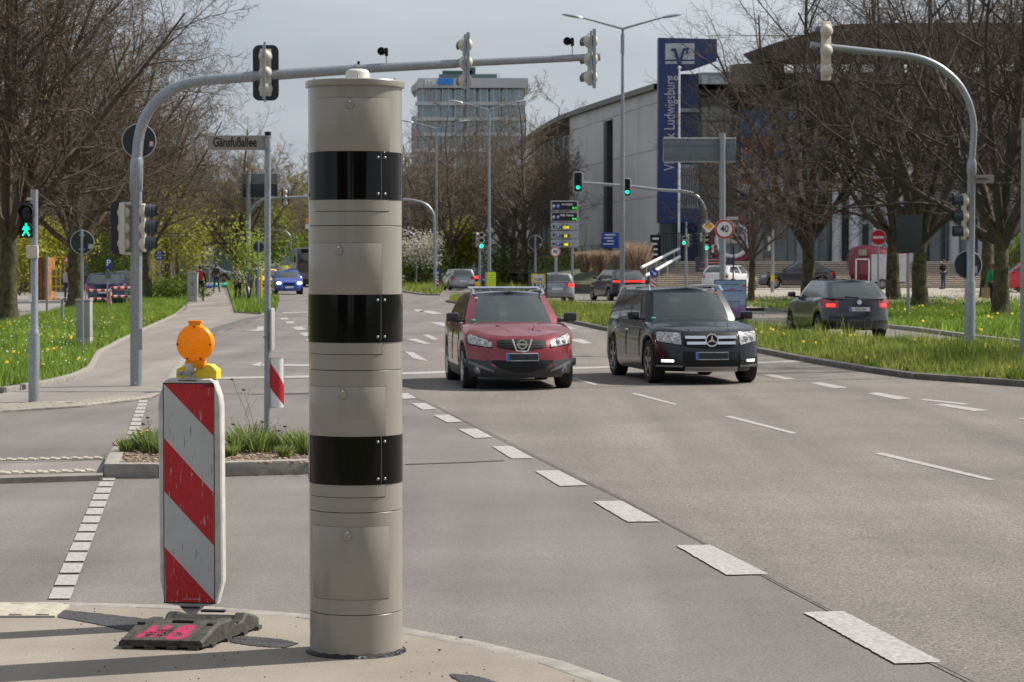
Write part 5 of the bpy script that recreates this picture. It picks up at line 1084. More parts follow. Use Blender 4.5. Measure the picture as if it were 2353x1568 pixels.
# P sign
def psign(x, ybase, ytop, lab, w, mk):
    g = G(x, ybase, .05); u = g.y/FPX; t = thing('traffic_sign', lab, 'sign', (g.x, g.y, .05)); post(t, [(0, 0, 0), PP(x, ytop, g.y)-t.location], 1.8*u, m_galv, 8)
    mk(t, lambda a, b, dy=-.06: PP(a, b, g.y)-t.location+Vector((0, dy, 0)), u); return t
def mkP(t, f, u):
    q = M(); q.rbox(f(250, 607), (14*u, .01, 24*u), .004); p = q.build('parking_plate', m_blue, t); text('P', 19*u, m_white, p, f(250, 605, -.07), ext=.001, bold=.01); q = M(); q.rbox(f(249, 632), (13*u, .01, 18*u), .004); q.build('side_plate', m_greyback, t)
psign(247, 716, 595, 'blue parking sign with a white P in front of the parked dark car', 14, mkP)
def mkR(t, f, u):
    q = M(); q.disc(f(366, 587), 12*u, .01, 'Y', 28); p = q.build('path_plate', m_blue, t); q = M(); q.box(f(366, 587, -.068), (21*u, .004, 1.2*u)); q.disc(f(363, 592.5, -.068), 2.3*u, .004); q.disc(f(369, 592.5, -.068), 2.3*u, .004); q.box(f(364, 580, -.068), (2.5*u, .004, 8*u)); q.box(f(369, 581, -.068), (2*u, .004, 6*u)); q.build('symbols', m_white, p)
psign(367, 690, 575, 'round blue cycle and foot path sign right of the traffic light mast', 14, mkR)
def mkT(t, f, u):
    c = f(157, 595); q = M(); q.prism([(c.x-14*u, c.z-9*u), (c.x+14*u, c.z-9*u), (c.x, c.z+13*u)], c.y, c.y+.01); p = q.build('warning_plate', m_red, t, smooth=0); q = M(); q.prism([(c.x-9*u, c.z-6*u), (c.x+9*u, c.z-6*u), (c.x, c.z+8*u)], c.y-.006, c.y-.002); q.build('white_field', m_white, p, smooth=0)
psign(158, 700, 585, 'red and white triangular warning sign half behind a tree trunk', 14, mkT)
# ---- barriers
def barrier(x0, x1, y0, y1, ybase, lab):
    g0 = G(x0, ybase, .05); u = g0.y/FPX; t = thing('tube_barrier', lab, 'barrier', (g0.x, g0.y, .05), group='red and white tube barriers'); w = (x1-x0)*u; h = (ybase-y0)*u
    for z in (h, h*.55):
        for i in range(6): q = M(); q.tube([(w*i/6, 0, z), (w*(i+1)/6, 0, z)], .05, 8); q.build('rail', m_red if i % 2 == 0 else m_white, t)
    for k in (0, w): q = M(); q.tube([(k, 0, 0), (k, 0, h)], .05, 8); q.build('upright', m_red if k else m_white, t)
barrier(198, 250, 668, 700, 712, 'left red and white tube barrier in front of the parked dark car'); barrier(254, 302, 662, 694, 706, 'right red and white tube barrier beside the traffic light mast')
# ---- blue guard frame and yellow post, stakes
g = G(576, 694, .08); t = thing('tree_guard', 'blue steel guard frame round the small street tree', 'tree guard', (g.x, g.y, g.z)); u = g.y/FPX; m_gb = pbr('blue guard paint', (.03, .10, .30), .5)
for a, b in ((-14, 0), (14, 0), (-10, 1.2), (18, 1.2)): q = M(); q.tube([(a*u, b, 0), (a*u, b, 73*u)], .05, 8); q.build('upright', m_gb, t)
q = M(); q.tube([(-14*u, 0, 73*u), (14*u, 0, 73*u)], .06, 8); q.tube([(-10*u, 1.2, 73*u), (18*u, 1.2, 73*u)], .06, 8); q.tube([(-14*u, 0, 73*u), (-10*u, 1.2, 73*u)], .06, 8); q.build('top_rail', m_gb, t)
for i, (x, w) in enumerate(((577, 4), (584, 3))):
    g = G(x, 690, .08); t = thing('tree_stake', ['wooden stake inside the blue guard frame, nearer the middle', 'thinner wooden stake inside the blue guard frame'][i], 'stake', (g.x, g.y, g.z), group='stakes of the small street tree'); post(t, [(0, 0, 0), (0, 0, 70*u)], w*u*.5, pbr('raw wood', (.42, .33, .22), .8), 8)
g = G(600, 697, .08); t = thing('marker_post', 'bright yellow marker post right of the blue guard frame', 'post', (g.x, g.y, g.z)); post(t, [(0, 0, 0), (0, 0, 72*u)], 2.4*u, m_yel, 8); q = M(); q.box((0, 0, 68*u), (7*u, .1, 3*u)); q.build('cap', m_yel, t)
# ---- street lamps (12 m double arm)
def lamp(x, Y, lab, arms=2, H=12., sc=1.0, xoff=(5.0, 4.7)):
    p = PP(x, 605, Y); t = thing('street_lamp', lab, 'street lamp', (p.x, Y, 0), group='tall double armed street lamps' if arms == 2 else None)
    post(t, [(0, 0, 0), (0, 0, H*.55), (0, 0, H)], [.12, .09, .055], m_galv2, 10)
    q = M(); q.tube([(0, 0, H-.25), (0, 0, H-1.1)], .085, 10); q.build('sleeve', m_galv2, t)
    for sg, Lh in ((-1, xoff[0]*.48), (1, xoff[1]*.48)):
        if arms == 1 and sg == -1: continue
        e = Vector((sg*Lh*.72, 0, H+.45)); m = M(); m.tube([(0, 0, H-.02), e], [.05, .035], 8); ar = m.build('arm', m_galv2, t)
        m = M(); hd = [(0, .03), (.1, .09), (.35, .13), (.7, .11), (.92, .03)]
        V = []; n = 12
        for d, r_ in hd:
            for j in range(n): a = 2*math.pi*j/n; V.append((e.x+sg*d*1.0, math.cos(a)*r_*1.4, e.z+.16*d+math.sin(a)*r_*(.75 if math.sin(a) > 0 else .45)))
        m.add(V, [(i*n+j, i*n+(j+1) % n, (i+1)*n+(j+1) % n, (i+1)*n+j) for i in range(len(hd)-1) for j in range(n)]+[tuple(range(n)), tuple(range((len(hd)-1)*n, len(hd)*n))]); m.build('lamp_head', pbr('lamp housing', (.36, .38, .40), .35, .3), ar)
lamp(1430, 104, 'nearest tall double armed street lamp, standing in the median behind the dark SUV', H=12.06, xoff=(5.0, 4.8))
lamp(1124, 158, 'double armed street lamp behind the yellow green sign board')
lamp(1003, 180, 'double armed street lamp right of the grey column')
lamp(697, 330, 'double armed street lamp at the far end of the street, nearest of that row', H=12)
lamp(668, 420, 'smaller double armed street lamp further down the street'); lamp(649, 520, 'faintest street lamp at the far end of the street'); lamp(940, 230, 'street lamp whose head peeps out right of the grey column')
# ---- gantry with green lights
def gantry(x, Y, path, r, lab, z0=0):
    p = PP(x, 605, Y); t = thing('signal_gantry', lab, 'traffic light', (p.x, Y, z0)); f = lambda a, b, dy=0: PP(a, b, Y)-t.location+Vector((0, dy, 0))
    m = M(); m.tube([(0, 0, 0)]+arc([f(*q) for q in path]), r, 10); m.build('mast', m_galv, t); return t, f, Y/FPX
t, f, u = gantry(1624, 138, [(1623, 560), (1622, 500), (1617, 474), (1600, 450), (1570, 440), (1520, 437), (1440, 428), (1340, 421)], .09, 'curved gantry left of the big sign back with two green lights on its arm')
head(t, f(1328, 419, -.05), 0, 3, .10, .30, (.5, 1.15), lit=2, rail=False, body=m_black, edge=.03); head(t, f(1441, 431, -.12), 0, 3, .10, .27, (.38, 1.02), lit=2, rail=False, body=m_black, edge=.03)
h = head(t, f(1623, 558, -.1), R(12), 3, .10, .29, None, lit=2, rail=False, vis=.15); head(t, f(1609, 545, 0), R(-90), 2, .09, .25, None, rail=False); head(t, f(1640, 572, 0), R(80), 2, .09, .25, None, rail=False)
c = f(1628, 520, -.15); q = M(); k = 16*u; q.prism([(c.x, c.z-k), (c.x+k, c.z), (c.x, c.z+k), (c.x-k, c.z)], c.y, c.y+.01); d = q.build('priority_sign', m_white, t, smooth=0); k *= .62; q = M(); q.prism([(c.x, c.z-k), (c.x+k, c.z), (c.x, c.z+k), (c.x-k, c.z)], c.y-.008, c.y-.002); q.build('yellow_field', pbr('signal orange yellow', (.85, .38, .01), .4), d, smooth=0)
q = M(); q.rbox(f(1637, 640, -.1), (.16, .14, .3), .03); q.build('push_button_box', m_yel, t)
p = PP(1576, 605, 140); t = thing('traffic_light', 'slim traffic light with a green lens left of the curved gantry post', 'traffic light', (p.x, 140, 0)); f = lambda a, b, dy=0: PP(a, b, 140)-t.location+Vector((0, dy, 0))
post(t, [(0, 0, 0), f(1577, 510)], [.10, .05], n=8); head(t, f(1571, 553, -.1), R(10), 2, .09, .27, None, lit=1, rail=False, vis=.14); head(t, f(1583, 553, 0), R(75), 3, .09, .25, None, rail=False)
# right-hand slender light (behind grey crossover)
p = PP(1775, 605, 132); t = thing('traffic_light', 'slender traffic light post in front of the grey crossover car', 'traffic light', (p.x, 132, 0)); f = lambda a, b, dy=0: PP(a, b, 132)-t.location+Vector((0, dy, 0))
post(t, [(0, 0, 0), f(1775, 620), f(1776, 528)], [.10, .09, .06], n=8); head(t, f(1766, 560, 0), R(-120), 3, .10, .27, None, rail=False); q = M(); q.rbox(f(1775, 640, -.1), (.2, .15, .35), .03); q.build('push_button_box', m_yel, t)
# ---- direction sign back + 40 sign
g = G(1660, 745, .1); t = thing('sign_gantry_post', 'grey post carrying a wide grey sign back above a round forty speed limit sign', 'sign', (g.x, g.y, .1)); u = g.y/FPX; f = lambda a, b, dy=0: PP(a, b, g.y)-t.location+Vector((0, dy, 0))
post(t, [(0, 0, 0), f(1660, 306)], 7*u); q = M(); q.rbox(f(1608, 345, .12), (166*u, .04, 54*u), .015); b = q.build('sign_back', m_greyback, t)
q = M(); w, h = 83*u, 27*u; c = f(1608, 345, .095); q.tube([(c.x-w, c.y, c.z-h), (c.x+w, c.y, c.z-h), (c.x+w, c.y, c.z+h), (c.x-w, c.y, c.z+h), (c.x-w, c.y, c.z-h)], .018, 6); q.build('frame', m_rimw, b); q = M(); q.box(f(1608, 334, .1), (160*u, .03, .05)); q.box(f(1608, 360, .1), (160*u, .03, .05)); q.build('stiffener', m_greyback, b)
speed40(t, f(1664, 527, -.13), 22*u)
q = M(); q.rbox(f(1683, 502, .0), (26*u, .02, 7*u), .004); q.build('small_plate', m_rimw, t)
p = PP(1684, 605, 120); t = thing('direction_sign', 'white direction sign with a black arrow pointing right on a thin post', 'sign', (p.x, 120, 0)); u = 120/FPX; f = lambda a, b, dy=0: PP(a, b, 120)-t.location+Vector((0, dy, 0))
post(t, [(0, 0, 0), f(1686, 565)], .035, m_black, 6); q = M(); q.rbox(f(1684, 549, -.05), (50*u, .02, 19*u), .01); pl = q.build('plate', pbr('cream sign', (.55, .53, .48), .5), t); q = M(); c = f(1696, 549, -.065); q.box((c.x-.1, c.y, c.z), (.35, .01, .05)); q.prism([(c.x-.02, c.z+.13), (c.x+.04, c.z+.13), (c.x+.15, c.z), (c.x+.04, c.z-.13), (c.x-.02, c.z-.13), (c.x+.07, c.z)], c.y-.006, c.y); q.build('arrow', m_ltxt, pl, smooth=0)
# ---- poster displays
def poster(x0, x1, y0, y1, ybase, lab, mat, deco, z0=.1, leg=True, Y=None):
    g = G((x0+x1)/2, ybase, z0) if not Y else Vector((PP((x0+x1)/2, 605, Y).x, Y, z0)); u = g.y/FPX; t = thing('poster_board', lab, 'poster board', (g.x, g.y, z0)); f = lambda a, b, dy=0: PP(a, b, g.y)-t.location+Vector((0, dy, 0)); c = f((x0+x1)/2, (y0+y1)/2)
    q = M(); q.rbox(c, ((x1-x0)*u, .07, (y1-y0)*u), .012); q.build('frame', m_black, t); q = M(); q.box(c+Vector((0, -.037, 0)), ((x1-x0-4)*u, .004, (y1-y0-4)*u)); p = q.build('poster', mat, t, smooth=0); deco(t, p, f, u); return t
mp_ = bpy.data.materials.new('poster print'); mp_.use_nodes = True; nn = mp_.node_tree.nodes; ll = mp_.node_tree.links; b_ = nn['Principled BSDF']; b_.inputs['Roughness'].default_value = .3
t_ = nn.new('ShaderNodeTexCoord'); sp_ = nn.new('ShaderNodeSeparateXYZ'); nz_ = nn.new('ShaderNodeTexNoise'); nz_.inputs['Scale'].default_value = 5; nz_.inputs['Detail'].default_value = 6; ll.new(t_.outputs['Generated'], sp_.inputs[0]); ll.new(t_.outputs['Generated'], nz_.inputs['Vector'])
ma = nn.new('ShaderNodeMath'); ma.operation = 'MULTIPLY_ADD'; ma.inputs[1].default_value = .55; ll.new(nz_.outputs['Fac'], ma.inputs[0]); ll.new(sp_.outputs['Z'], ma.inputs[2]); r_ = nn.new('ShaderNodeValToRGB'); el = r_.color_ramp.elements
el[0].position = .2; el[0].color = (.10, .13, .25, 1); el[1].position = 1.2; el[1].color = (.26, .36, .58, 1)
for ps, cc in ((.38, (.30, .07, .30, 1)), (.46, (.13, .12, .26, 1)), (.55, (.34, .12, .36, 1)), (.66, (.26, .32, .52, 1)), (.8, (.34, .44, .62, 1))): e = el.new(ps); e.color = cc
ll.new(ma.outputs[0], r_.inputs['Fac']); ll.new(r_.outputs['Color'], b_.inputs['Base Color'])
def deco1(t, p, f, u):
    q = M()
    for x, y, w, h in ((1679, 654, 36, 3), (1679, 668, 56, 4), (1679, 693, 44, 3)): q.box(f(x, y, -.042), (w*u, .003, h*u*.8))
    q.build('print_lines', pbr('muted print', (.16, .17, .22), .5, var=.6, scale=60), p, smooth=0); q = M(); q.sphere(f(1682, 666, -.043), 5*u, 8, 0, (1, .05, .7)); q.build('pink_flower', pbr('pink print', (.45, .08, .25), .5), p)
    q = M(); q.box(f(1708, 651, -.043), (6*u, .003, 5*u)); q.build('green_patch', pbr('lime print', (.3, .6, .08), .5), p, smooth=0); q = M(); q.box(f(1709, 657, -.043), (6*u, .003, 5*u)); q.build('red_patch', m_red, p, smooth=0)
poster(1641, 1715, 643, 738, 752, 'upright blue and lilac event poster in a slim black frame beside the dark SUV', mp_, deco1)
def deco2(t, p, f, u):
    q = M(); q.box(f(1237, 640, -.045), (32*u, .01, 22*u)); q.build('yellow_field', pbr('poster yellow', (.75, .55, .08), .5), p, smooth=0); q = M(); q.box(f(1237, 640, -.052), (22*u, .008, 16*u)); q.build('white_field', m_white, p, smooth=0)
    text('11.04.', 9*u, pbr('print blue black', (.02, .03, .12), .5), p, f(1237, 643, -.058), bold=.008, sx=.85); text('Ü30', 21*u, m_white, p, f(1238, 660, -.045), bold=.012, sx=.85)
    q = M(); q.box(f(1238, 683, -.045), (30*u, .01, 3*u)); q.build('magenta_strip', pbr('magenta print', (.4, .05, .25), .5), p, smooth=0)
poster(1212, 1257, 627, 690, 693, 'dark event poster with big white figures behind the red SUV', pbr('dark print', (.10, .09, .11), .5, var=.5, scale=8), deco2)
def deco3(t, p, f, u):
    q = M(); c = f(1129, 643, -.05); q.rbox(c, (21*u, .02, 36*u), .03); q.build('neon_sheet', pbr('neon yellow sheet', (.65, .85, .03), .5), p); q = M(); q.box(f(1117, 645, -.02), (5*u, .12, 40*u)); q.build('wooden_edge', pbr('raw wood', (.3, .2, .1), .8), p)
    q = M()
    for i in range(5): q.box(f(1129, 633+i*5, -.063), ((15-3*(i % 2))*u, .003, 1.4*u))
    q.build('print_lines', pbr('olive print', (.35, .45, .03), .5), p, smooth=0)
poster(1114, 1141, 624, 664, 672, 'neon yellow green sign board at the foot of the middle lamp post', pbr('board orange', (.5, .3, .05), .6), deco3)
# ---- parking guidance sign
Y = 150; p = PP(1297, 605, Y); t = thing('parking_guidance_sign', 'five tier parking guidance sign with two dark and three pale panels', 'sign', (p.x, Y, .3)); u = Y/FPX; f = lambda a, b, dy=0: PP(a, b, Y)-t.location+Vector((0, dy, 0))
for x in (1278, 1315): post(t, [f(x, 640, .15), f(x, 462, .15)], .08, m_galv, 8)
for i, (y0, y1) in enumerate(((462, 485), (487.5, 510), (512, 529.5), (531.5, 549), (551, 569))):
    q = M(); q.rbox(f(1297, (y0+y1)/2), (63*u, .14, (y1-y0)*u), .04); fr = q.build('panel', pbr('guidance panel frame', (.38, .38, .40), .5) if i < 2 else pbr('guidance panel pale', (.34, .36, .40), .5), t)
    ym = (y0+y1)/2
    if i < 2:
        q = M(); q.box(f(1297, ym, -.075), (57*u, .01, (y1-y0-4)*u)); q.build('screen', pbr('screen black', (.012, .012, .016), .3), fr, smooth=0)
        text(['Innenstadt', 'Blüh. Barock'][i], 6.2*u, m_white, fr, f(1303, ym-3.5, -.085), bold=.006, sx=.95); text('frei', 6.4*u, pbr('led green', (.02, .5, .06), .4, emit=(.02, .8, .08), es=1.2), fr, f(1320, ym+5, -.085), bold=.006)
    else:
        q = M(); q.box(f(1298.5, ym+2.5, -.075), (20*u, .01, 8*u)); q.build('counter', pbr('counter black', (.05, .05, .01), .4), fr, smooth=0); text(['1530', '55', '188'][i-2], 7.5*u, pbr('led yellow', (.8, .75, .02), .4, emit=(.8, .75, .02), es=.8), fr, f(1300, ym+2.5, -.085), bold=.008)
        text(['Zentrum', 'Forum', 'Bahnhof'][i-2], 4.6*u, m_ltxt, fr, f(1297, ym-5, -.075))
    q = M(); q.box(f(1282.5, ym+1, -.08), (8*u, .01, 9*u)); pb = q.build('parking_symbol', m_blue, fr, smooth=0); text('P', 8*u, m_white, pb, f(1282.5, ym+1, -.09), bold=.008)
    c = f(1272.5, ym+1, -.08); q = M()
    if i < 4: q.prism([(c.x-4*u, c.z), (c.x+4*u, c.z), (c.x, c.z+5*u)], c.y-.01, c.y); q.box((c.x, c.y, c.z-2*u), (2*u, .01, 4*u))
    else: q.prism([(c.x-5*u, c.z), (c.x, c.z+4*u), (c.x, c.z-4*u)], c.y-.01, c.y); q.box((c.x+2*u, c.y, c.z), (5*u, .01, 2*u))
    q.build('arrow', m_white if i < 2 else m_ltxt, fr, smooth=0)
# ---- small 40 signs
for x, y, Y, lab in ((957, 566, 175, 'small forty speed limit sign right of the grey column'), (1276, 579, 145, 'forty speed limit sign on the post below the parking guidance sign')):
    p = PP(x, 605, Y); t = thing('traffic_sign', lab, 'sign', (p.x, Y, 0)); post(t, [(0, 0, 0), PP(x, y-9, Y)-t.location], .05, m_galv, 8); speed40(t, PP(x, y, Y)-t.location+Vector((0, -.07, 0)), .31)
# keep right signs with striped beacons
for x, y, Y, lab in ((1003, 625, 152, 'blue keep right sign over a striped beacon at the tip of the middle median'), (1502, 627, 128, 'small blue keep right sign over a striped beacon before the plaza steps')):
    p = PP(x, 605, Y); t = thing('keep_right_beacon', lab, 'sign', (p.x, Y, 0)); q = M(); q.disc((0, 0, PP(x, y, Y).z), .22, .02, 'Y', 24); d = q.build('blue_plate', m_blue, t); z = PP(x, y, Y).z
    q = M(); q.prism([(-.10, z+.12), (-.13, z+.09), (.02, z-.06), (-.05, z-.12), (.13, z-.13), (.12, z+.05), (.06, z-.02)], -.03, -.02); q.build('arrow', m_white, d, smooth=0)
    q = M(); q.box((0, 0, .25), (.08, .08, .5)); q.build('foot', m_trim, t); zb = z-.95
    q = M(); q.add([(-.13, -.02, zb), (.13, -.02, zb), (.13, -.02, zb+.65), (-.13, -.02, zb+.65)], [(0, 1, 2, 3)], 1)
    for k in range(3): a = zb+.04+k*.22; q.add([(-.13, -.025, a+.16), (.13, -.025, a-.03), (.13, -.025, a+.08), (-.13, -.025, a+.27 if a+.27 < zb+.65 else zb+.65)], [(0, 1, 2, 3)], 0)
    q.build('striped_plate', [m_red, m_white], t, smooth=0)
# ---- median traffic light cluster
Y = 128; p = PP(1102, 605, Y); t = thing('traffic_light', 'cream traffic light cluster with one green lens in the middle median', 'traffic light', (p.x, Y, 0)); f = lambda a, b, dy=0: PP(a, b, Y)-t.location+Vector((0, dy, 0))
post(t, [(0, 0, 0), f(1102, 545)], .06, n=8); head(t, f(1106, 553, -.12), R(8), 3, .10, .3, None, lit=2, rail=False, vis=.15); head(t, f(1094, 551, 0), R(-85), 3, .09, .28, None, rail=False); head(t, f(1113, 551, 0), R(85), 2, .09, .28, None, rail=False)
q = M(); q.rbox(f(1096, 655, -.05), (.22, .15, .35), .03); q.build('push_button_box', m_yel, t)
# curved mast right of the column (only its bend and post show)
t, f, u = gantry(999, 150, [(1000, 600), (998, 510), (994, 488), (978, 470), (955, 462), (925, 459), (840, 455), (755, 452), (700, 451)], .09, 'curved signal mast emerging right of the grey column')
t, f, u = gantry(960, 215, [(959, 590), (957, 556), (950, 540), (935, 532), (915, 529), (800, 527)], .08, 'thin curved mast above the small forty speed limit sign'); head(t, f(952, 582, -.1), 0, 3, .1, .28, None, lit=None, rail=False)
# ---- far left gantry and sign back
t, f, u = gantry(571, 118, [(571, 560), (571, 500), (578, 480), (592, 466), (612, 457), (660, 454.5), (712, 453)], .07, 'far signal mast beside the grey direction sign back with one dark signal head'); head(t, f(655, 454, .08), R(180), 3, .10, .27, (.36, .82))
p = PP(571, 605, 118.6); t = thing('direction_sign', 'two part grey direction sign back on its own post beyond the street name sign', 'sign', (p.x, 118.6, 0)); f = lambda a, b, dy=0: PP(a, b, 118.6)-t.location+Vector((0, dy, 0)); u = 118.6/FPX
post(t, [(0, 0, 0), f(571, 394)], .11); q = M(); q.rbox(f(596, 410, .15), (83*u, .05, 23*u), .02); q.build('sign_back', m_greyback, t); q = M(); q.rbox(f(596, 439, .15), (83*u, .05, 33*u), .02); q.build('sign_back', m_signback, t)
q = M(); c = f(596, 427, .12); q.tube([(c.x-41*u, c.y, c.z-28*u), (c.x+41*u, c.y, c.z-28*u), (c.x+41*u, c.y, c.z+28*u), (c.x-41*u, c.y, c.z+28*u), (c.x-41*u, c.y, c.z-28*u)], .02, 5); q.build('frame', m_galv, t)
t, f, u = gantry(669, 205, [(668, 600), (668, 550), (662, 537), (650, 531), (620, 528), (585, 527)], .07, 'thin curved mast crossing behind the street name post')
Y = 260; p = PP(711, 605, Y); t = thing('direction_sign', 'small orange direction sign far down the street by the column', 'sign', (p.x, Y, 0)); f = lambda a, b, dy=0: PP(a, b, Y)-t.location+Vector((0, dy, 0)); post(t, [(0, 0, 0), f(711, 505)], .06, m_galv, 6); q = M(); q.rbox(f(711, 508, -.1), (.85, .03, .6), .02); q.build('orange_plate', pbr('orange sign', (.8, .3, .02), .5), t); q = M(); q.rbox(f(709, 521, -.1), (.7, .03, .5), .02); q.build('white_plate', m_white, t)
Y = 200; p = PP(481, 605, Y); t = thing('information_board', 'white information board beside the far path', 'sign', (p.x, Y, 0)); f = lambda a, b, dy=0: PP(a, b, Y)-t.location+Vector((0, dy, 0)); post(t, [(0, 0, 0), f(481, 580)], .06, m_galv, 6); q = M(); q.rbox(f(481, 577, -.08), (.72, .04, .78), .02); q.build('plate', m_white, t)
# ---- right mast
g = G(2228, 800, .10); T4 = thing('traffic_light_mast', 'galvanised traffic light mast at the right whose curved arm reaches left among the branches', 'traffic light', (g.x, g.y, .1)); u4 = g.y/FPX
l4 = lambda x, y, dy=0: PP(x, y, g.y)-T4.location+Vector((0, dy, 0))
post(T4, [l4(2228, 803), l4(2229, 652), l4(2229, 645), l4(2230, 640), l4(2232, 402), l4(2232.5, 398), l4(2233, 376), l4(2234, 366)], [12.5*u4, 12.5*u4, 11*u4, 9.4*u4, 9*u4, 11*u4, 11*u4, 8*u4])
m = M(); P = arc([l4(2233, 370), l4(2237, 320), l4(2237, 282), l4(2228, 240), l4(2208, 200), l4(2180, 170), l4(2140, 144), l4(2090, 129), l4(2000, 119), l4(1862, 104)]); m.tube(P, [7.6*u4]*len(P), 14); m.build('arm', m_galv, T4)
head(T4, l4(1896, 118, -.05), R(212), 3, .12, .42, None, rail=False, vis=.2)
q = M(); q.box(l4(1903, 115, .1), (6*u4, .1, 118*u4)); q.build('bracket', m_galv2, T4)
head(T4, l4(2212, 498, 0), R(-90), 3, .13, .33, None, rail=False, vis=.2); q = M(); q.rbox(l4(2215, 499, .0), (.10, .1, 106*u4), .02); q.build('head_bracket', m_cream, T4)
rsign(T4, l4(2227, 609, .14), 32*u4); q = M(); q.box(l4(2243, 620, .12), (.1, .01, .16)); q.build('sticker', m_rimw, T4)
q = M(); q.rbox(l4(2257, 412, -.05), (50*u4, .02, 19*u4), .006, 0, R(-10)); b = q.build('name_plate', pbr('beige sign enamel', (0, 0, 0)), T4); q = M()
for i in range(9): q.box(l4(2243+i*3.6, 412, -.075), (1.6*u4, .01, 6*u4))
q.build('faint_lettering', m_trim, b, smooth=0)
t = thing('post', 'plain grey post standing at the extreme right edge', 'post', tuple(G(2351, 835, .1))); post(t, [(0, 0, 0), (0, 0, 4.4)], .06)
# no entry
g = G(2018, 702, .1); t = thing('no_entry_sign', 'red no entry sign with a white bar beside the dark red trailer', 'sign', (g.x, g.y, .1)); u = g.y/FPX; f = lambda a, b, dy=0: PP(a, b, g.y)-t.location+Vector((0, dy, 0)); post(t, [(0, 0, 0), f(2018, 530)], 2.2*u, m_galv, 8)
o = rsign(t, f(2018, 546, -.08), 17.5*u, 0, False); q = M(); q.disc((0, -.005, 0), 16.6*u, .004, 'Y', 36); q.build('red_field', m_red, o); q = M(); q.box((0, -.010, 0), (26*u, .004, 5.6*u)); q.build('white_bar', m_white, o)
g = G(2087, 730, .1); t = thing('dark_board', 'large dark sign back standing between two tree trunks at the right', 'sign', (g.x, g.y, .1)); u = g.y/FPX; f = lambda a, b, dy=0: PP(a, b, g.y)-t.location+Vector((0, dy, 0)); post(t, [(0, 0, 0), f(2087, 500)], 3.6*u, m_galv, 8); q = M(); q.rbox(f(2089, 538, -.06), (58*u, .03, 88*u), .01); q.build('panel', pbr('dark panel', (.025, .03, .033), .5), t)
# skip (yellow grey container) behind the trees
Y = 118; p = PP(134, 605, Y); t = thing('skip_container', 'grey container with yellow frame in the parking yard', 'container', (p.x, Y, 0)); u = Y/FPX
q = M(); q.box((0, .9, 1.05), (30*u*.95, 1.7, 50*u)); q.build('body', pbr('grey steel', (.25, .26, .25), .6, var=.3, scale=3), t)
for x in (-15, -5, 5, 15): q = M(); q.box((x*u, 0, 1.1), (.06, .08, 54*u)); q.build('upright', m_yel, t)
for z in (.12, .75, 1.25, 2.2): q = M(); q.box((0, -.02, z), (31*u, .07, .08)); q.build('rail', m_yel, t)
Y = 122; p = PP(88, 605, Y); t = thing('site_container', 'rusty orange container behind the pedestrian light post', 'container', (p.x, Y, 0)); q = M(); q.box((0, 1, 1.1), (.95, 2, 2.2)); q.build('body', pbr('rusty orange', (.30, .12, .03), .7, var=.5, scale=3), t); q = M()
for i in range(5): q.box((-.4+i*.2, -.02, 1.1), (.05, .06, 2.1))
q.build('ribs', pbr('dark rust', (.12, .06, .03), .8), t)
from mathutils.bvhtree import BVHTree
# ================================================================ CARS
def lerp(a, b, t): return a+(b-a)*t
def interp(tab, x):
    if x <= tab[0][0]: return tab[0][1]
    for i in range(len(tab)-1):
        (x0, y0), (x1, y1) = tab[i], tab[i+1]
        if x <= x1:
            t = (x-x0)/(x1-x0); xm, ym = tab[i-1] if i else (x0-(x1-x0), y0); xp, yp = tab[i+2] if i+2 < len(tab) else (x1+(x1-x0), y1)
            m0 = (y1-ym)/(x1-xm)*(x1-x0)*.8; m1 = (yp-y0)/(xp-x0)*(x1-x0)*.8; t2, t3 = t*t, t*t*t
            return (2*t3-3*t2+1)*y0+(t3-2*t2+t)*m0+(-2*t3+3*t2)*y1+(t3-t2)*m1
    return tab[-1][1]
def wheel_parts(root, x, y, r, w, side, spokes=5, detail=True, rimmat=None):
    e = link(bpy.data.objects.new('wheel', None)); e.parent = root; e.location = (x, y, r); rr = r*.68
    m = M(); m.lathe([(rr, -w/2+.01), (r*.93, -w/2), (r*.985, -w/2+.02), (r, -w*.3), (r, w*.3), (r*.985, w/2-.02), (r*.93, w/2), (rr, w/2-.01)], (0, 0, 0), 'X', 28); m.build('tyre', m_rubber, e)
    m = M(); o = side*w/2
    m.lathe([(rr, -w*.4*side), (rr*1.01, o*.95), (rr*.93, o*.9), (rr*.90, o*.55), (0, o*.5)], (0, 0, 0), 'X', 28)
    m.build('rim_barrel', pbr('rim shadow', (.03, .03, .032), .5, .3), e)
    m = M()
    for k in range(spokes):
        a = 2*math.pi*k/spokes+.3; c, s = math.cos(a), math.sin(a); nx, ny = -s, c; w0, w1 = rr*.16, rr*.11
        P = []
        for xx in (o*.70, o*.93):
            for rad, hw in ((rr*.12, w0), (rr*.96, w1)): P += [(xx, c*rad+nx*hw, s*rad+ny*hw), (xx, c*rad-nx*hw, s*rad-ny*hw)]
        m.add(P, [(0, 1, 3, 2), (4, 6, 7, 5), (0, 4, 5, 1), (2, 3, 7, 6), (0, 2, 6, 4), (1, 5, 7, 3)])
    m.lathe([(rr*1.0, o*.86), (rr*1.0, o*.97), (rr*.93, o*.97), (rr*.90, o*.86)], (0, 0, 0), 'X', 28); m.lathe([(rr*.22, o*.6), (rr*.2, o*.97), (0, o*.98)], (0, 0, 0), 'X', 14)
    m.build('rim', rimmat or m_rimm, e); return e
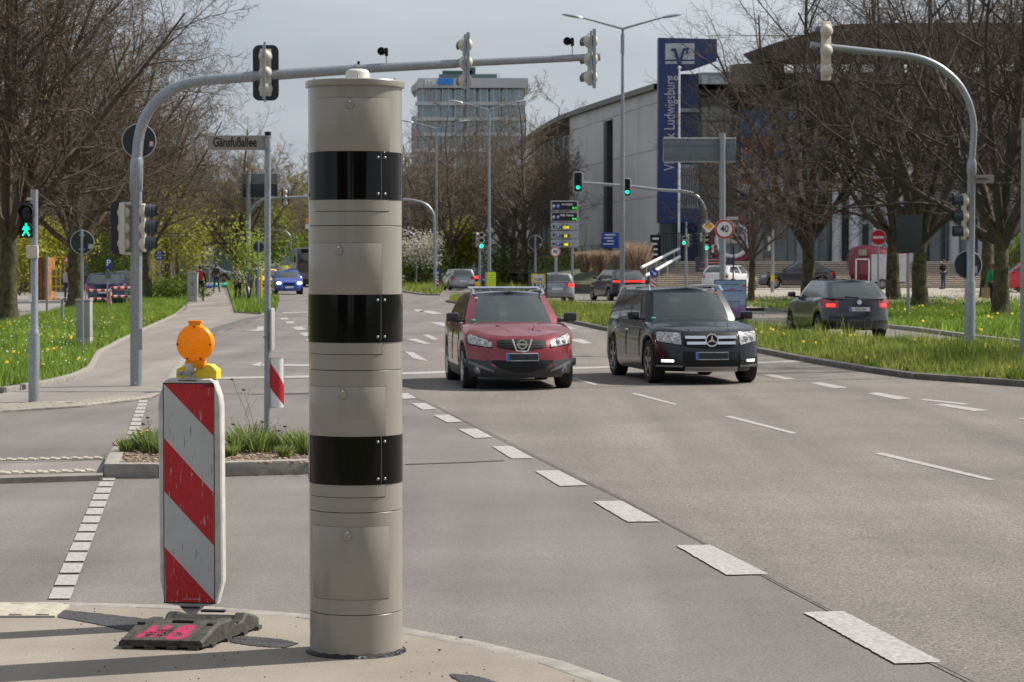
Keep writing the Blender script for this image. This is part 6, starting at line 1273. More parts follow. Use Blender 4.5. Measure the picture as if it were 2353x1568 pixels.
def car(label, cat, px, py, rz, paint, kind, L, W, H, hf=.78, hc=1.02, belt=1.0, rearz=1.05, cowl=.27, rf=.42, rrf=.86, rrb=.96, gc=.20, wr=.33, wbf=.19, wbr=.80, trim=.0, z0=0, Y=None, wr_w=.22, roofw=.78, nose=.12, tailn=.04,
        detail=1, lights=None, tails=None, plate='r', rails=False, wind=None, quarter=True, spokes=5, rimmat=None, name='car', tail_on=False, wbk=.925, pw=3.2, inside=False, noseup=.0, roof_mat=None, df=.42, dr=.30):
    g = G(px, py, z0) if Y is None else Vector((PP(px, 605, Y).x, Y, z0)); t = thing(name, label, cat, (g.x, g.y, z0), rz); w = W/2; yF, yR = -L/2, L/2; yw = (yF+wbf*L, yF+wbr*L); ar = wr+.055
    SH = [(0, hf-.06), (.04, hf-.01), (.10, hf+.035), (cowl*.75, lerp(hf, hc, .75)), (cowl+.04, belt-.005), (.5, belt+.005), (.75, belt+.03), (.93, rearz), (1, rearz-.05)]
    sh = lambda y: interp(SH, (y-yF)/L)
    FO = [(0, .07), (.16, .0), (.30, .0), (.50, .02), (.72, .035+nose*.2), (.88, .06+nose*.5), (1, .10+nose)]
    RO = [(0, .08), (.14, .01), (.32, .0), (.45, .03), (.7, .045), (.9, .06+tailn), (1, .09+tailn)]
    WO = [(0, .94), (.12, .985), (.35, 1.0), (.62, .995), (.80, .985), (.92, .965), (1, .93)]
    nF, nS, nT = 14, 40, 10
    cols = []  # (kind, a/param)
    for i in range(nF): cols.append(('f', -1+2*i/nF))
    for i in range(nS): cols.append(('r', i/nS))
    for i in range(nF): cols.append(('b', 1-2*i/nF))
    for i in range(nS): cols.append(('l', 1-i/nS))
    def pos(c, tt):
        k, a = c; fo, ro, wo = interp(FO, tt), interp(RO, tt), interp(WO, tt)
        if k == 'f': y = yF+fo+df*abs(a)**pw; x = a*w*wo*.93
        elif k == 'b': y = yR-ro-dr*abs(a)**3.2; x = a*w*wo*.95
        else:
            ys, ye = yF+fo+df, yR-ro-dr; y = lerp(ys, ye, a); f = .93+.07*min(1, (a*L)/.45)**.6; b = .95+.05*min(1, ((1-a)*L)/.35)**.6; x = w*wo*min(f, b)*(1 if k == 'r' else -1)
        return x, y
    def zb(y, isside):
        z = gc
        if isside:
            for c in yw:
                d = abs(y-c)
                if d < ar: z = max(z, wr*.98+math.sqrt(ar*ar-d*d)*1.0)
        return z
    m = M(); rows = []
    for j in range(nT+1):
        tt = j/nT; row = []
        for c in cols:
            x, y = pos(c, tt); y0 = pos(c, .5)[1]; zt = sh(y0 if c[0] in 'rl' else y) ; z_ = zb(y, c[0] in 'rl')
            if c[0] == 'f': z_ = gc+.02
            if c[0] == 'b': z_ = gc+.06
            row.append((x, y, lerp(z_, zt, tt)))
        rows.append(row)
    n = len(cols); V = [p for r_ in rows for p in r_]; F = []; mi = []
    for j in range(nT):
        for i in range(n):
            F.append((j*n+i, j*n+(i+1) % n, (j+1)*n+(i+1) % n, (j+1)*n+i)); k = cols[i][0]; low = (j+.5)/nT
            zc = sum(V[q][2] for q in F[-1])/4
            mi.append(1 if trim and (zc < trim or (k in 'rl' and low < .12+.0)) else 0)
    # top (hood, deck): shrink rings to the centre line
    crown = .05; rings = [1, .8, .55, .28, 0]; base = len(V)-n
    for q in rings[1:]:
        for (x, y, z) in rows[-1]:
            V.append((x*q, y, z+crown*min(1, (x/w)**2)*(1-q*q)))
    for k in range(len(rings)-1):
        o0 = base if k == 0 else nT*n+n+(k-1)*n; o1 = nT*n+n+k*n
        for i in range(n): F.append((o0+i, o0+(i+1) % n, o1+(i+1) % n, o1+i)); mi.append(0)
    m.v = V; m.f = F; m.m = mi; BV = BVHTree.FromPolygons([Vector(q) for q in V], F)
    m.build('body', [paint, m_trim], t, smooth=38)
    # underbody and arch interior
    m = M(); U = [(x*.97, y*.985, z+.004) for x, y, z in rows[0]]; U2 = [(0, y*.985, z+.01) for x, y, z in rows[0]]; m.add(U+U2, [(i, n+i, n+(i+1) % n, (i+1) % n) for i in range(n)]); m.build('underbody', pbr('underbody black', (.01, .01, .01), .9), t)
    # greenhouse
    yc, yt = yF+cowl*L, yF+rf*L; yb0, yb1 = yF+rrb*L, yF+rrf*L; nC = 12; sideN = 36
    gcols = [('f', -1+2*i/nC) for i in range(nC)]+[('r', i/sideN) for i in range(sideN)]+[('b', 1-2*i/nC) for i in range(nC)]+[('l', 1-i/sideN) for i in range(sideN)]
    ts = [0, .07, .3, .55, .8, .93, 1.0]; wb_, wt = w*wbk, w*roofw
    def rz_(y): f = (y-yt)/(yb1-yt); return H-.045-.035*max(0, f)**2*(1 if kind != 'coupe' else 2.5)-.03*max(0, .3-f)
    def gp(c, tt, out=0):
        k, a = c; wv = lerp(wb_, wt, tt)+.015*math.sin(math.pi*tt)+out; yf = lerp(yc, yt, tt)-.03*math.sin(math.pi*tt)-out; yb = lerp(yb0, yb1, tt)+.02*math.sin(math.pi*tt)+out; cf, cb = .22, .12
        if k == 'f': x = a*wv*.97; y = yf+cf*abs(a)**2.6
        elif k == 'b': x = a*wv*.97; y = yb-cb*abs(a)**2.6
        else: y = lerp(yf+cf, yb-cb, a); x = wv*(1 if k == 'r' else -1)*(.97+.03*min(1, a*12)*min(1, (1-a)*12))
        zt = rz_(lerp(yt, yb1, min(1, max(0, (y-yt)/(yb1-yt)))) if tt > .5 else y); z = lerp(sh(y)-.03, rz_(y if yt < y < yb1 else (yt if y <= yt else yb1)), tt); return (x, y, z)
    GV = [gp(c, tt) for tt in ts for c in gcols]; ng = len(gcols); GF = {'body': [], 'roof': [], 'windscreen': [], 'rear_window': []}
    if wind is None: wind = [(.04, .34), (.38, .66), (.70, .93)]
    def cls(c, c2, j):
        if 0: pass
        k = c[0]; a = (c[1]+(c2[1] if c2[0] == k else (1 if k in 'fr' else (-1 if k == 'b' else 0))))/2
        if j == len(ts)-2 and roof_mat and k in 'fb': return 'roof'
        if j in (0, len(ts)-2): return 'body'
        if k == 'f': return 'windscreen' if abs(a) < .90 else 'body'
        if k == 'b': return 'rear_window' if abs(a) < .86 else 'body'
        for q, (s0, s1) in enumerate(wind):
            if s0 < a < s1: return ('side_window', k, q)
        return 'body'
    for j in range(len(ts)-1):
        for i in range(ng):
            key = cls(gcols[i], gcols[(i+1) % ng], j); GF.setdefault(key, []).append((j*ng+i, j*ng+(i+1) % ng, (j+1)*ng+(i+1) % ng, (j+1)*ng+i))
    V = list(GV); base = (len(ts)-1)*ng
    for qi, q in enumerate([.93, .8, .55, .28, 0]):
        for (x, y, z) in GV[base:base+ng]: V.append((x*q, y, z+.045*(1-q*q)**.7))
    for k in range(5):
        o0 = base+k*ng
        for i in range(ng): GF.setdefault('roof', []).append((o0+i, o0+(i+1) % ng, o0+ng+(i+1) % ng, o0+ng+i))
    def sub(fs, nm, mat, parent, sm=50):
        ids = sorted({q for f in fs for q in f}); mp = {q: i for i, q in enumerate(ids)}; m = M(); m.v = [V[q] for q in ids]; m.f = [tuple(mp[q] for q in f) for f in fs]; m.m = [0]*len(fs); return m.build(nm, mat, parent, smooth=sm)
    sub(GF['body'], 'pillars', paint if not roof_mat else paint, t, 30); sub(GF['roof'], 'roof', roof_mat or paint, t)
    for key, fs in GF.items():
        if key in ('body', 'roof') or not fs: continue
        nm = key if isinstance(key, str) else key[0]; sub(fs, nm, (m_glt if inside else m_glr) if nm == 'windscreen' else (m_glt if inside and nm == 'rear_window' else m_gl), t)
    if inside:
        dk = pbr('cabin black', (.012, .012, .013), .8); q = M(); q.box((0, (yc+yb0)/2+.2, belt-.03), (wb_*1.6, (yb0-yc)*.80, .05)); q.rbox((0, yc+.60, belt+.0), (wb_*1.45, .4, .08), .03); q.build('dashboard', dk, t)
        for s in (-1, 1):
            for yy in (yt+.35, yt+1.25): q = M(); q.rbox((s*.34, yy, belt+.12), (.46, .14, .34), .06); q.rbox((s*.34, yy+.03, belt+.36), (.26, .10, .17), .04); q.build('seat', pbr('seat cloth', (.05, .05, .052), .9), t)
        q = M(); q.tube([(.34+.17*math.cos(k*.5236), yt-.12+.05*math.sin(k*.5236), belt+.05+.15*math.sin(k*.5236)) for k in range(13)], .014, 6, 0, False); q.build('steering_wheel', dk, t)
        q = M(); q.rbox((0, yt+.06, H-.13), (.22, .03, .07), .01); q.build('inside_mirror', dk, t)
    # surfaces for details
    def ty(side, x, z):
        sg = -1 if side == 'f' else 1
        for dz in (0, -.02, .02, -.05, .05):
            hit = BV.ray_cast(Vector((max(-w*.93, min(w*.93, x)), sg*9, z+dz)), Vector((0, -sg, 0)))
            if hit[0] is not None and abs(hit[0].y-sg*L/2) < .9: return hit[0].y
        h = sh(yF+.1) if side == 'f' else sh(yR-.1); tt = max(0, min(1, (z-gc)/(h-gc))); a = max(-1, min(1, x/(w*interp(WO, tt)*.94)))
        return yF+interp(FO, tt)+df*abs(a)**pw if side == 'f' else yR-interp(RO, tt)-dr*abs(a)**3.2
    def strip(side, x0, x1, zt, zbm, off, mat, nm, parent=t, n=10, thick=.02):
        sg = -1 if side == 'f' else 1; m = M(); V = []; kk = 4
        for i in range(n+1):
            x = lerp(x0, x1, i/n); a, b = (zt(x) if callable(zt) else zt), (zbm(x) if callable(zbm) else zbm)
            for j in range(kk+1): z = lerp(b, a, j/kk); V.append((x, ty(side, x, z)+sg*off, z))
            for j in range(kk+1): z = lerp(b, a, j/kk); V.append((x, ty(side, x, z)-sg*thick, z))
        c = 2*(kk+1); F = []
        for i in range(n):
            for j in range(kk): F.append((i*c+j, i*c+j+1, (i+1)*c+j+1, (i+1)*c+j))
            F += [(i*c, (i+1)*c, (i+1)*c+kk+1, i*c+kk+1), (i*c+kk, i*c+2*kk+1, (i+1)*c+2*kk+1, (i+1)*c+kk)]
        for i in (0, n):
            for j in range(kk): F.append((i*c+j, i*c+j+1, i*c+kk+2+j, i*c+kk+1+j))
        m.add(V, F); return m.build(nm, mat, parent, smooth=30)
    # wheels
    for y in yw:
        for s in (-1, 1): wheel_parts(t, s*(w-wr_w/2-.015), y, wr, wr_w, s, spokes, rimmat=rimmat)
    # mirrors
    for s in (-1, 1):
        m = M(); ym = yc+.30; zm = sh(ym)+.09; m.rbox((s*(w+.07), ym, zm), (.20, .12, .135), .04); m.box((s*(w-.05), ym+.02, zm-.06), (.16, .06, .04)); m.build('mirror', m_trim if roof_mat or trim else paint, t)
    if rails:
        for s in (-1, 1):
            ys = [lerp(yt+.12, yb1-.12, i/8) for i in range(9)]; pts = [(s*(wt-.035), ys[0]-.10, rz_(ys[0])-.01)]+[(s*(wt-.05), y, rz_(y)+.065) for y in ys]+[(s*(wt-.035), ys[-1]+.10, rz_(ys[-1])-.01)]
            m = M(); m.tube(pts, .019, 8); m.build('roof_rail', m_chrome, t)
    if detail and lights is None:
        for s in (-1, 1): strip('f', s*w*.55, s*w*.90, hf-.04, hf-.19, .008, m_lamp, 'headlight', n=6)
        strip('f', -w*.42, w*.42, hf-.08, hf-.22, .006, m_black, 'grille'); strip('f', -w*.6, w*.6, gc+.22, gc+.08, .006, m_black, 'lower_intake')
    if tails is None:
        for s in (-1, 1): strip('b', s*w*.62, s*w*.93, rearz-.12, rearz-.30, .008, m_tailon if tail_on else m_tail, 'tail_light', n=6)
    if 'r' in plate: strip('b', -.26, .26, .72, .61, .012, m_white, 'licence_plate', n=3)
    if 'f' in plate: strip('f', -.26, .26, gc+.33, gc+.22, .014, m_white, 'licence_plate', n=3)
    return t, strip, ty, sh, dict(w=w, yF=yF, yR=yR, hf=hf, gc=gc, yc=yc, yt=yt, yb1=yb1, rz=rz_, wt=wt, ym=yc+.3, gp=gp)
def paintm(name, col, flake=.0, rough=.28): return pbr('paint '+name, col, rough, .35, .05, 2, coat=1.0)
P_red, P_blk, P_gr, P_sil = paintm('red', (.19, .004, .010)), pbr('paint black green', (.005, .008, .011), .25, 0, .05, 2, coat=.45, spec=.35), paintm('dark grey', (.014, .018, .026)), paintm('silver', (.30, .31, .33))
P_wht, P_blu, P_mid = pbr('paint white', (.62, .62, .64), .3, 0, .03, coat=1), paintm('blue', (.01, .05, .33)), paintm('mid grey', (.10, .105, .11))
def carplate(t, strip, side, x0, x1, z0, z1, black=True, txt=None):
    p = strip(side, x0, x1, z1, z0, .022, pbr('plate white', (.62, .62, .62), .4), 'licence_plate', n=3)
    s = -1 if side == 'f' else 1
    b = strip(side, x0+.004 if side == 'f' else x1-.05, x0+.05 if side == 'f' else x1-.004, z1-.006, z0+.006, .026, pbr('plate blue band', (.02, .10, .5), .4), 'plate_band', parent=p, n=1)
    if black: strip(side, x0+.045, x1-.004, z1-.010, z0+.012, .027, pbr('plate cover black', (.006, .006, .006), .3), 'black_cover', parent=p, n=6)
# ---- red SUV
t, strip, ty, sh, D = car('red SUV with silver roof rails driving towards the camera, left of the dark SUV', 'car', 1164, 882, R(6.6), P_red, 'suv', 4.3, 1.69, 1.47, hf=.80, hc=.99, belt=.98, rearz=1.04, cowl=.27, rf=.43, rrf=.86, rrb=.97, gc=.17, wr=.335,
    wbf=.20, wbr=.81, trim=.36, roof_mat=pbr('black glass roof', (.01, .012, .02), .08, coat=1), roofw=.70, wbk=.90, nose=.16, lights=1, plate='r', rails=True, spokes=7, inside=True, df=.44, pw=2.9)
w = D['w']
def L2(a, b, c, d): return lambda x: b+(d-b)*(abs(x)-a)/(c-a)
for s in (-1, 1):
    h = strip('f', s*.44, s*.77, L2(.44, .725, .77, .845), L2(.44, .640, .77, .690), .012, m_lamp, 'headlight', n=10)
    for xx, r_ in ((.55, .042), (.66, .032)): q = M(); yy_ = ty('f', xx, .71); q.lathe([(r_, -.012), (r_*1.1, 0), (r_*.7, .004), (0, .006)], (s*xx, yy_-.014, .712), 'Y', 16); q.build('bulb_ring', m_chrome, h)
    q = M(); q.tube([Vector((s*x_, ty('f', x_, z_)-.012, z_)) for x_, z_ in ((.44, .64), (.44, .727), (.60, .785), (.77, .848), (.78, .69), (.60, .66), (.44, .64))], .007, 5, 0, False); q.build('lamp_edge', m_black, h)
    f = M(); yy_ = ty('f', .66, .31); f.lathe([(0, -.02), (.040, -.018), (.050, 0), (.05, .03)], (s*.63, yy_-.012, .31), 'Y', 18); fo = f.build('fog_lamp', m_lamp, t); f = M(); f.lathe([(.050, -.016), (.072, -.004), (.072, .03)], (s*.63, yy_-.012, .31), 'Y', 18); f.build('fog_ring', pbr('satin trim', (.16, .165, .17), .4, .3), fo)
gr = strip('f', -.37, .37, lambda x: .762-.012*(abs(x)/.37)**2, lambda x: .595+.05*(abs(x)/.37)**1.5, .008, m_black, 'grille', n=12)
for z in (.645, .68, .715): strip('f', -.34, .34, z+.003, z-.003, .014, pbr('grille bar black', (.02, .02, .022), .5), 'grille_bar', parent=gr, n=8)
y0 = ty('f', 0, .68)
m = M()
for s in (-1, 1): m.tube([(s*.150, y0-.035, .765), (s*.085, y0-.05, .592), (0, y0-.055, .585)], .014, 8)
m.build('chrome_v', m_chrome, t); m = M(); m.lathe([(.075, -.008), (.075, .008), (.054, .008), (.054, -.008), (.075, -.008)], (0, y0-.055, .69), 'Y', 28); m.box((0, y0-.065, .69), (.175, .012, .030)); m.build('emblem', m_chrome, t)
strip('f', -.46, .46, lambda x: .455-.0*(abs(x)/.46)**2, lambda x: .275+.16*(abs(x)/.48)**2.5, .010, m_black, 'lower_intake', n=12)
for z in (.32, .36, .40): strip('f', -.36, .36, z+.003, z-.003, .014, pbr('grille bar black', (0, 0, 0)), 'intake_bar', n=8)
for s in (-1, 1): strip('f', s*.42, s*.84, L2(.42, .30, .84, .47), L2(.42, .27, .84, .42), .014, pbr('satin trim', (0, 0, 0)), 'bumper_accent', n=8); strip('f', s*.47, s*.86, L2(.47, .445, .86, .475), L2(.47, .30, .86, .36), .006, m_trim, 'bumper_corner', n=8)
carplate(t, strip, 'f', -.24, .24, .445, .56)
for s, x0 in ((-1, -.15), (1, .15)):
    q = M(); q.tube([(x0*1.0, D['yF']+.45, sh(D['yF']+.45)+.012), (x0*1.35, D['yF']+.68, sh(D['yF']+.68)+.014), (x0*2.2, D['yc']-.05, sh(D['yc'])+.012)], [.012, .024, .012], 8); q.build('bonnet_crease', P_red, t)
q = M(); yy = D['yt']+.75; q.tube([(-D['wt']+.02, yy, D['rz'](yy)+.085), (D['wt']-.02, yy, D['rz'](yy)+.085)], .024, 8); q.build('cross_bar', m_chrome, t)
def sticker(t, D, a, tt, mat, r=.035):
    p = Vector(D['gp'](('f', a), tt, .004)); m = M(); m.sphere(p, r, 10, 0, (1.3, .3, .8)); m.build('windscreen_sticker', mat, t)
sticker(t, D, -.84, .14, pbr('green badge', (.05, .45, .35), .5), .035); sticker(t, D, -.84, .86, m_white, .022)
m = M(); a, b = Vector(D['gp'](('f', -.75), .06, .02)), Vector(D['gp'](('f', .15), .04, .02)); m.tube([a, b], .010, 6); a, b = Vector(D['gp'](('f', -.05), .05, .02)), Vector(D['gp'](('f', .8), .07, .02)); m.tube([a, b], .010, 6); m.build('wiper', m_black, t)
def seams(t, D, BVs=None):
    for s in (-1, 1):
        for yy in (D['yc']+.16, D['yc']+1.15, D['yc']+2.05):
            m = M(); m.tube([(s*(D['w']+.001), yy, D['gc']+.22), (s*(D['w']+.003), yy+.02, D['gc']+.5), (s*(D['w']*.985), yy, sh(yy)-.12)], .006, 4); m.build('door_gap', m_black, t)
seams(t, D)
# ---- dark SUV
t, strip, ty, sh, D = car('black green boxy SUV with chrome grille bars driving towards the camera', 'car', 1561, 870, R(9.5), P_blk, 'suv', 4.4, 1.74, 1.51, hf=.84, hc=.99, belt=.97, rearz=1.02, cowl=.27, rf=.39, rrf=.92, rrb=.975, gc=.19, wr=.345,
    wbf=.18, wbr=.79, roofw=.735, wbk=.90, nose=.07, lights=1, plate='r', rails=True, spokes=5, df=.36, pw=3.2, rimmat=pbr('grey rim', (.2, .19, .19), .35, .7), inside=True)
for s in (-1, 1):
    h = strip('f', s*.47, s*.80, L2(.47, .815, .80, .835), L2(.47, .625, .80, .68), .014, m_lamp, 'headlight', n=9)
    for xx, r_ in ((.57, .045), (.69, .038)): q = M(); q.lathe([(r_, -.010), (r_*1.15, 0), (r_*.7, .006), (0, .006)], (s*xx, ty('f', xx, .72)-.018, .71), 'Y', 14); q.build('bulb_ring', m_chrome, h)
    q = M(); q.tube([Vector((s*x_, ty('f', x_, z_)-.014, z_)) for x_, z_ in ((.47, .62), (.46, .82), (.63, .83), (.80, .84), (.81, .68), (.63, .65), (.47, .62))], .007, 5, 0, False); q.build('lamp_edge', m_black, h)
    strip('f', s*.54, s*.80, .43, .32, .008, m_black, 'lamp_recess', n=5); strip('f', s*.59, s*.75, .392, .360, .018, m_lampon, 'daytime_light', n=5)
    strip('f', s*.46, s*.54, lambda x: .50-.0, lambda x: .24, .016, P_blk, 'bumper_fin', n=3)
gr = strip('f', -.44, .44, lambda x: .825-.01*(abs(x)/.44)**2, lambda x: .565+.04*(abs(x)/.44)**1.5, .010, m_black, 'grille', n=12)
for z, ww in ((.745, .41), (.655, .39)):
    for s in (-1, 1): strip('f', s*.09, s*ww, z+.022, z-.022, .028, m_chrome, 'grille_bar', parent=gr, n=6)
y0 = ty('f', 0, .70)-.04; m = M(); m.disc((0, y0+.01, .70), .09, .01, 'Y', 24); m.build('emblem_backing', m_black, t); m = M(); m.lathe([(.105, -.008), (.105, .012), (.084, .012), (.084, -.008), (.105, -.008)], (0, y0, .70), 'Y', 30)
for k in range(3): a = math.pi/2+k*2*math.pi/3; nx_, nz_ = -math.sin(a), math.cos(a); m.prism([(nx_*.018, .70+nz_*.018), (math.cos(a)*.095, .70+math.sin(a)*.095), (-nx_*.018, .70-nz_*.018)], y0-.012, y0+.004)
m.build('emblem', m_chrome, t)
strip('f', -.45, .45, lambda x: .52, lambda x: .29, .008, m_black, 'lower_intake', n=8); strip('f', -.42, .42, .285, .205, .018, pbr('skid plate', (.35, .34, .32), .4, .6), 'skid_plate', n=10)
carplate(t, strip, 'f', -.26, .26, .395, .515)
for s in (-1, 1): strip('f', s*.46, s*.82, .305, .28, .022, m_galv2, 'bumper_edge', n=6)
for s in (-1, 1): m = M(); m.tube([(s*.32, D['yF']+.25, sh(D['yF']+.25)+.008), (s*.52, D['yc']-.1, sh(D['yc']-.1)+.014)], [.012, .02], 8); m.build('bonnet_crease', P_blk, t)
sticker(t, D, -.84, .14, pbr('green badge', (.05, .45, .35), .5), .035); sticker(t, D, .78, .90, pbr('orange badge', (.6, .25, .12), .5), .03)
for s in (-1, 1):
    for yy in (-.05, .85): m = M(); m.tube([(s*(D['w']+.0), yy, .82), (s*(D['w']+.02), yy+.09, .82), (s*(D['w']+.0), yy+.18, .82)], .012, 6); m.build('door_handle', m_chrome, t)
m = M(); a, b = Vector(D['gp'](('f', -.8), .06, .02)), Vector(D['gp'](('f', .1), .04, .02)); m.tube([a, b], .010, 6); m.build('wiper', m_black, t)
seams(t, D)
# ---- dark hatchback seen from behind
t, strip, ty, sh, D = car('dark blue grey hatchback with red tail lamps seen from behind beyond the long median', 'car', 1920, 774, R(180+9), P_gr, 'hatch', 4.22, 1.76, 1.50, hf=.72, hc=.98, belt=1.0, rearz=1.06, cowl=.24, rf=.42, rrf=.84, rrb=.975, gc=.20, wr=.31, wbf=.19, wbr=.805, roofw=.72, wbk=.9, tails=1, plate='', dr=.34, inside=True)
for s in (-1, 1):
    o = strip('b', s*.52, s*.86, lambda x: 1.0-.04*(abs(x)-.5), lambda x: .76+.05*(.9-abs(x)), .014, m_tail, 'tail_light', n=6)
    strip('b', s*.60, s*.78, .88, .81, .018, m_tailon, 'lamp_core', parent=o, n=3)
carplate(t, strip, 'b', -.26, .26, .70, .80, black=False)
pl = [o for o in kids(t) if o.name.startswith('licence')][0]
text('LB·KS 2026', .085, m_ltxt, t, (-.02, ty('b', 0, .75)+.030, .75), rot=(R(90), 0, R(180)), ext=.001, sx=.72)
m = M(); m.lathe([(0, -.01), (.06, -.01), (.06, .01), (0, .01)], (0, ty('b', 0, .93)+.02, .925), 'Y', 20); m.build('emblem', m_chrome, t)
strip('b', -.75, .75, .58, .50, .010, pbr('bumper line', (.012, .013, .016), .5), 'bumper_line', n=10)
m = M(); a, b = Vector(D['gp'](('b', 0), .08, .02)), Vector(D['gp'](('b', .45), .12, .02)); m.tube([a, b], .012, 6); m.build('wiper', m_black, t)
m = M(); yy = D['yb1']-.1; m.tube([(0, yy, 1.47), (0, yy+.1, 1.64)], [.008, .004], 5); m.build('aerial', m_black, t)
# ---- background cars
def bg(label, x, Y, rz, paint, kind='hatch', z0=0, L=4.4, W=1.8, H=1.48, **k): return car(label, 'car', x, 0, rz, paint, kind, L, W, H, Y=Y, z0=z0, **k)
WAG = dict(rrf=.93, rrb=.985, rf=.40, cowl=.26)
bg('silver grey estate car seen from behind on the middle road', 1053, 168, R(180+10), P_sil, 'wagon', 0, 4.65, 1.83, 1.52, **WAG)
bg('dark saloon seen from behind just right of the grey column', 953, 196, R(180+8), P_gr, 'sedan', 0, 4.5, 1.8, 1.43, rrf=.78, rrb=.93)
bg('dark car with lit brake lamp behind the silver grey estate', 1104, 182, R(180+12), P_gr, 'suv', 0, 4.4, 1.85, 1.62, tail_on=True)
bg('silver estate car with red tail lamp half behind the event poster', 1268, 118, R(180+6), P_sil, 'wagon', 0, 4.7, 1.8, 1.45, tail_on=True, **WAG)
t, strip, ty, sh, D = bg('black crossover with a full width red light bar seen from behind', 1418, 122, R(180+16), P_gr, 'suv', 0, 4.45, 1.85, 1.58, tails=1, hf=.85, belt=1.08, rearz=1.12, rrf=.86, rrb=.985)
strip('b', -.84, .84, 1.02, .95, .014, m_tailon, 'light_bar', n=14)
bg('dark grey crossover car parked side-on in front of the plaza steps', 1832, 143, R(-90-4), paintm('gunmetal', (.055, .055, .06)), 'suv', .36, 4.65, 1.85, 1.62, hf=.88, belt=1.05, rearz=1.12, rf=.46, rrf=.80, rrb=.97, wr=.38, wbf=.2, wbr=.80, spokes=10)
bg('white small car behind the curved gantry post', 1678, 138, R(95+50), P_wht, 'hatch', .30, 4.1, 1.8, 1.5, rf=.44)
bg('bright red car cut by the right edge of the photo', 2352, 132, R(-90), paintm('signal red', (.5, .012, .012)), 'suv', .34, 4.4, 1.8, 1.62, belt=1.08, rearz=1.12)
bg('bright blue hatchback with lit headlamps approaching in the left lane', 660, 146, R(9), P_blu, 'hatch', 0, 4.0, 1.74, 1.47, lights=1)
bt = bpy.data.objects[[o.name for o in bpy.data.objects if o.get('label', '').startswith('bright blue hatch')][0]]
for s in (-1, 1): m = M(); m.sphere((s*.62, -1.86, .70), .13, 10, 0, (1.2, .4, .6)); m.build('headlight', m_lampon, bt)
m = M(); m.box((0, -2.0, .66), (.7, .06, .1)); m.build('grille', m_black, bt); m = M(); m.box((0, -2.02, .45), (.5, .05, .11)); m.build('licence_plate', m_white, bt)
bg('silver hatchback crossing at the end of the left path', 488, 215, R(80), P_sil, 'hatch', .25, 4.4, 1.8, 1.5)
bg('white hatchback seen from behind in the parking yard', 208, 172, R(180-4), P_wht, 'hatch', 0, 4.1, 1.75, 1.5)
bg('dark blue car behind the red and white barriers', 250, 104, R(180+4), paintm('navy', (.02, .03, .08)), 'hatch', 0, 4.2, 1.78, 1.5)
bg('dark estate car beyond the dark blue car in the yard', 283, 140, R(180+20), P_mid, 'wagon', 0, 4.6, 1.8, 1.5, **WAG)
bg('dark car partly hidden behind the street name post', 628, 210, R(8), P_gr, 'hatch', 0, 4.2, 1.78, 1.6)
bg('white car between the ambulance and the blue hatchback', 676, 200, R(8), P_wht, 'hatch', 0, 4.2, 1.78, 1.5)
bg('yellow car half hidden behind the street name post', 612, 168, R(10), pbr('paint yellow', (.75, .5, .02), .3, coat=1), 'hatch', 0, 4.3, 1.78, 1.5)
# van
def van(label, x, Y, rz, paint, L=5.2, W=1.95, H=2.3, cat='van', yellow=False, z0=0):
    p = PP(x, 605, Y); t = thing('van', label, cat, (p.x, Y, z0), rz); w = W/2; pr = [(-L/2, .35), (L/2, .35), (L/2, H*.93), (L/2-.15, H), (-L*.22, H), (-L*.27, H*.96), (-L*.40, H*.60), (-L*.49, H*.52), (-L/2, H*.40)]
    bm = bmesh.new(); vs = [bm.verts.new((-w, y, z)) for y, z in pr]; f = bm.faces.new(vs); r = bmesh.ops.extrude_face_region(bm, geom=[f]); bmesh.ops.translate(bm, vec=(W, 0, 0), verts=[v for v in r['geom'] if isinstance(v, bmesh.types.BMVert)]); bmesh.ops.recalc_face_normals(bm, faces=bm.faces)
    bmesh.ops.bevel(bm, geom=bm.edges[:], offset=.09, segments=3, affect='EDGES'); me = bpy.data.meshes.new('body'); bm.to_mesh(me); bm.free(); me.materials.append(paint); b = link(bpy.data.objects.new('body', me)); b.parent = t
    for q in me.polygons: q.use_smooth = True
    def pan(pts, nm, mat, off=.01): m = M(); m.add([Vector(q) for q in pts], [(0, 1, 2, 3)]); return m.build(nm, mat, t, smooth=0)
    a, c = (-L*.405-.015, H*.60+.02), (-L*.278-.02, H*.94); pan([(-w*.86, a[0], a[1]), (w*.86, a[0], a[1]), (w*.80, c[0], c[1]), (-w*.80, c[0], c[1])], 'windscreen', m_glr)
    for s in (-1, 1): x_ = s*(w+.006); pan([(x_, -L*.36, H*.58), (x_, -L*.20, H*.58), (x_, -L*.20, H*.88), (x_, -L*.27, H*.88)], 'side_window', m_gl)
    pan([(-w*.75, L/2+.006, H*.55), (w*.75, L/2+.006, H*.55), (w*.75, L/2+.006, H*.85), (-w*.75, L/2+.006, H*.85)], 'rear_window', m_gl)
    for s in (-1, 1):
        m = M(); m.rbox((s*w*.90, L/2, H*.42), (.12, .04, .5), .015); m.build('tail_light', m_tail, t); m = M(); m.rbox((s*w*.74, -L/2+.01, H*.36), (.30, .06, .16), .02); m.build('headlight', m_lampon if yellow else m_lamp, t)
        for y in (-L*.33, L*.30): wheel_parts(t, s*(w-.12), y, .34, .22, s)
        m = M(); m.rbox((s*(w+.12), -L*.34, H*.58), (.16, .1, .28), .03); m.build('mirror', m_black, t)
    m = M(); m.rbox((0, -L/2-.0, .45), (W*.9, .12, .22), .03); m.build('bumper', m_trim, t); m = M(); m.rbox((0, -L/2-.0, .78), (W*.45, .06, .16), .02); m.build('grille', m_black, t)
    m = M(); m.rbox((0, L/2, .45), (W*.92, .12, .2), .03); m.build('bumper', m_trim, t)
    return t
van('white van parked at the left edge behind the thick tree', 42, 170, R(180-12), P_wht)
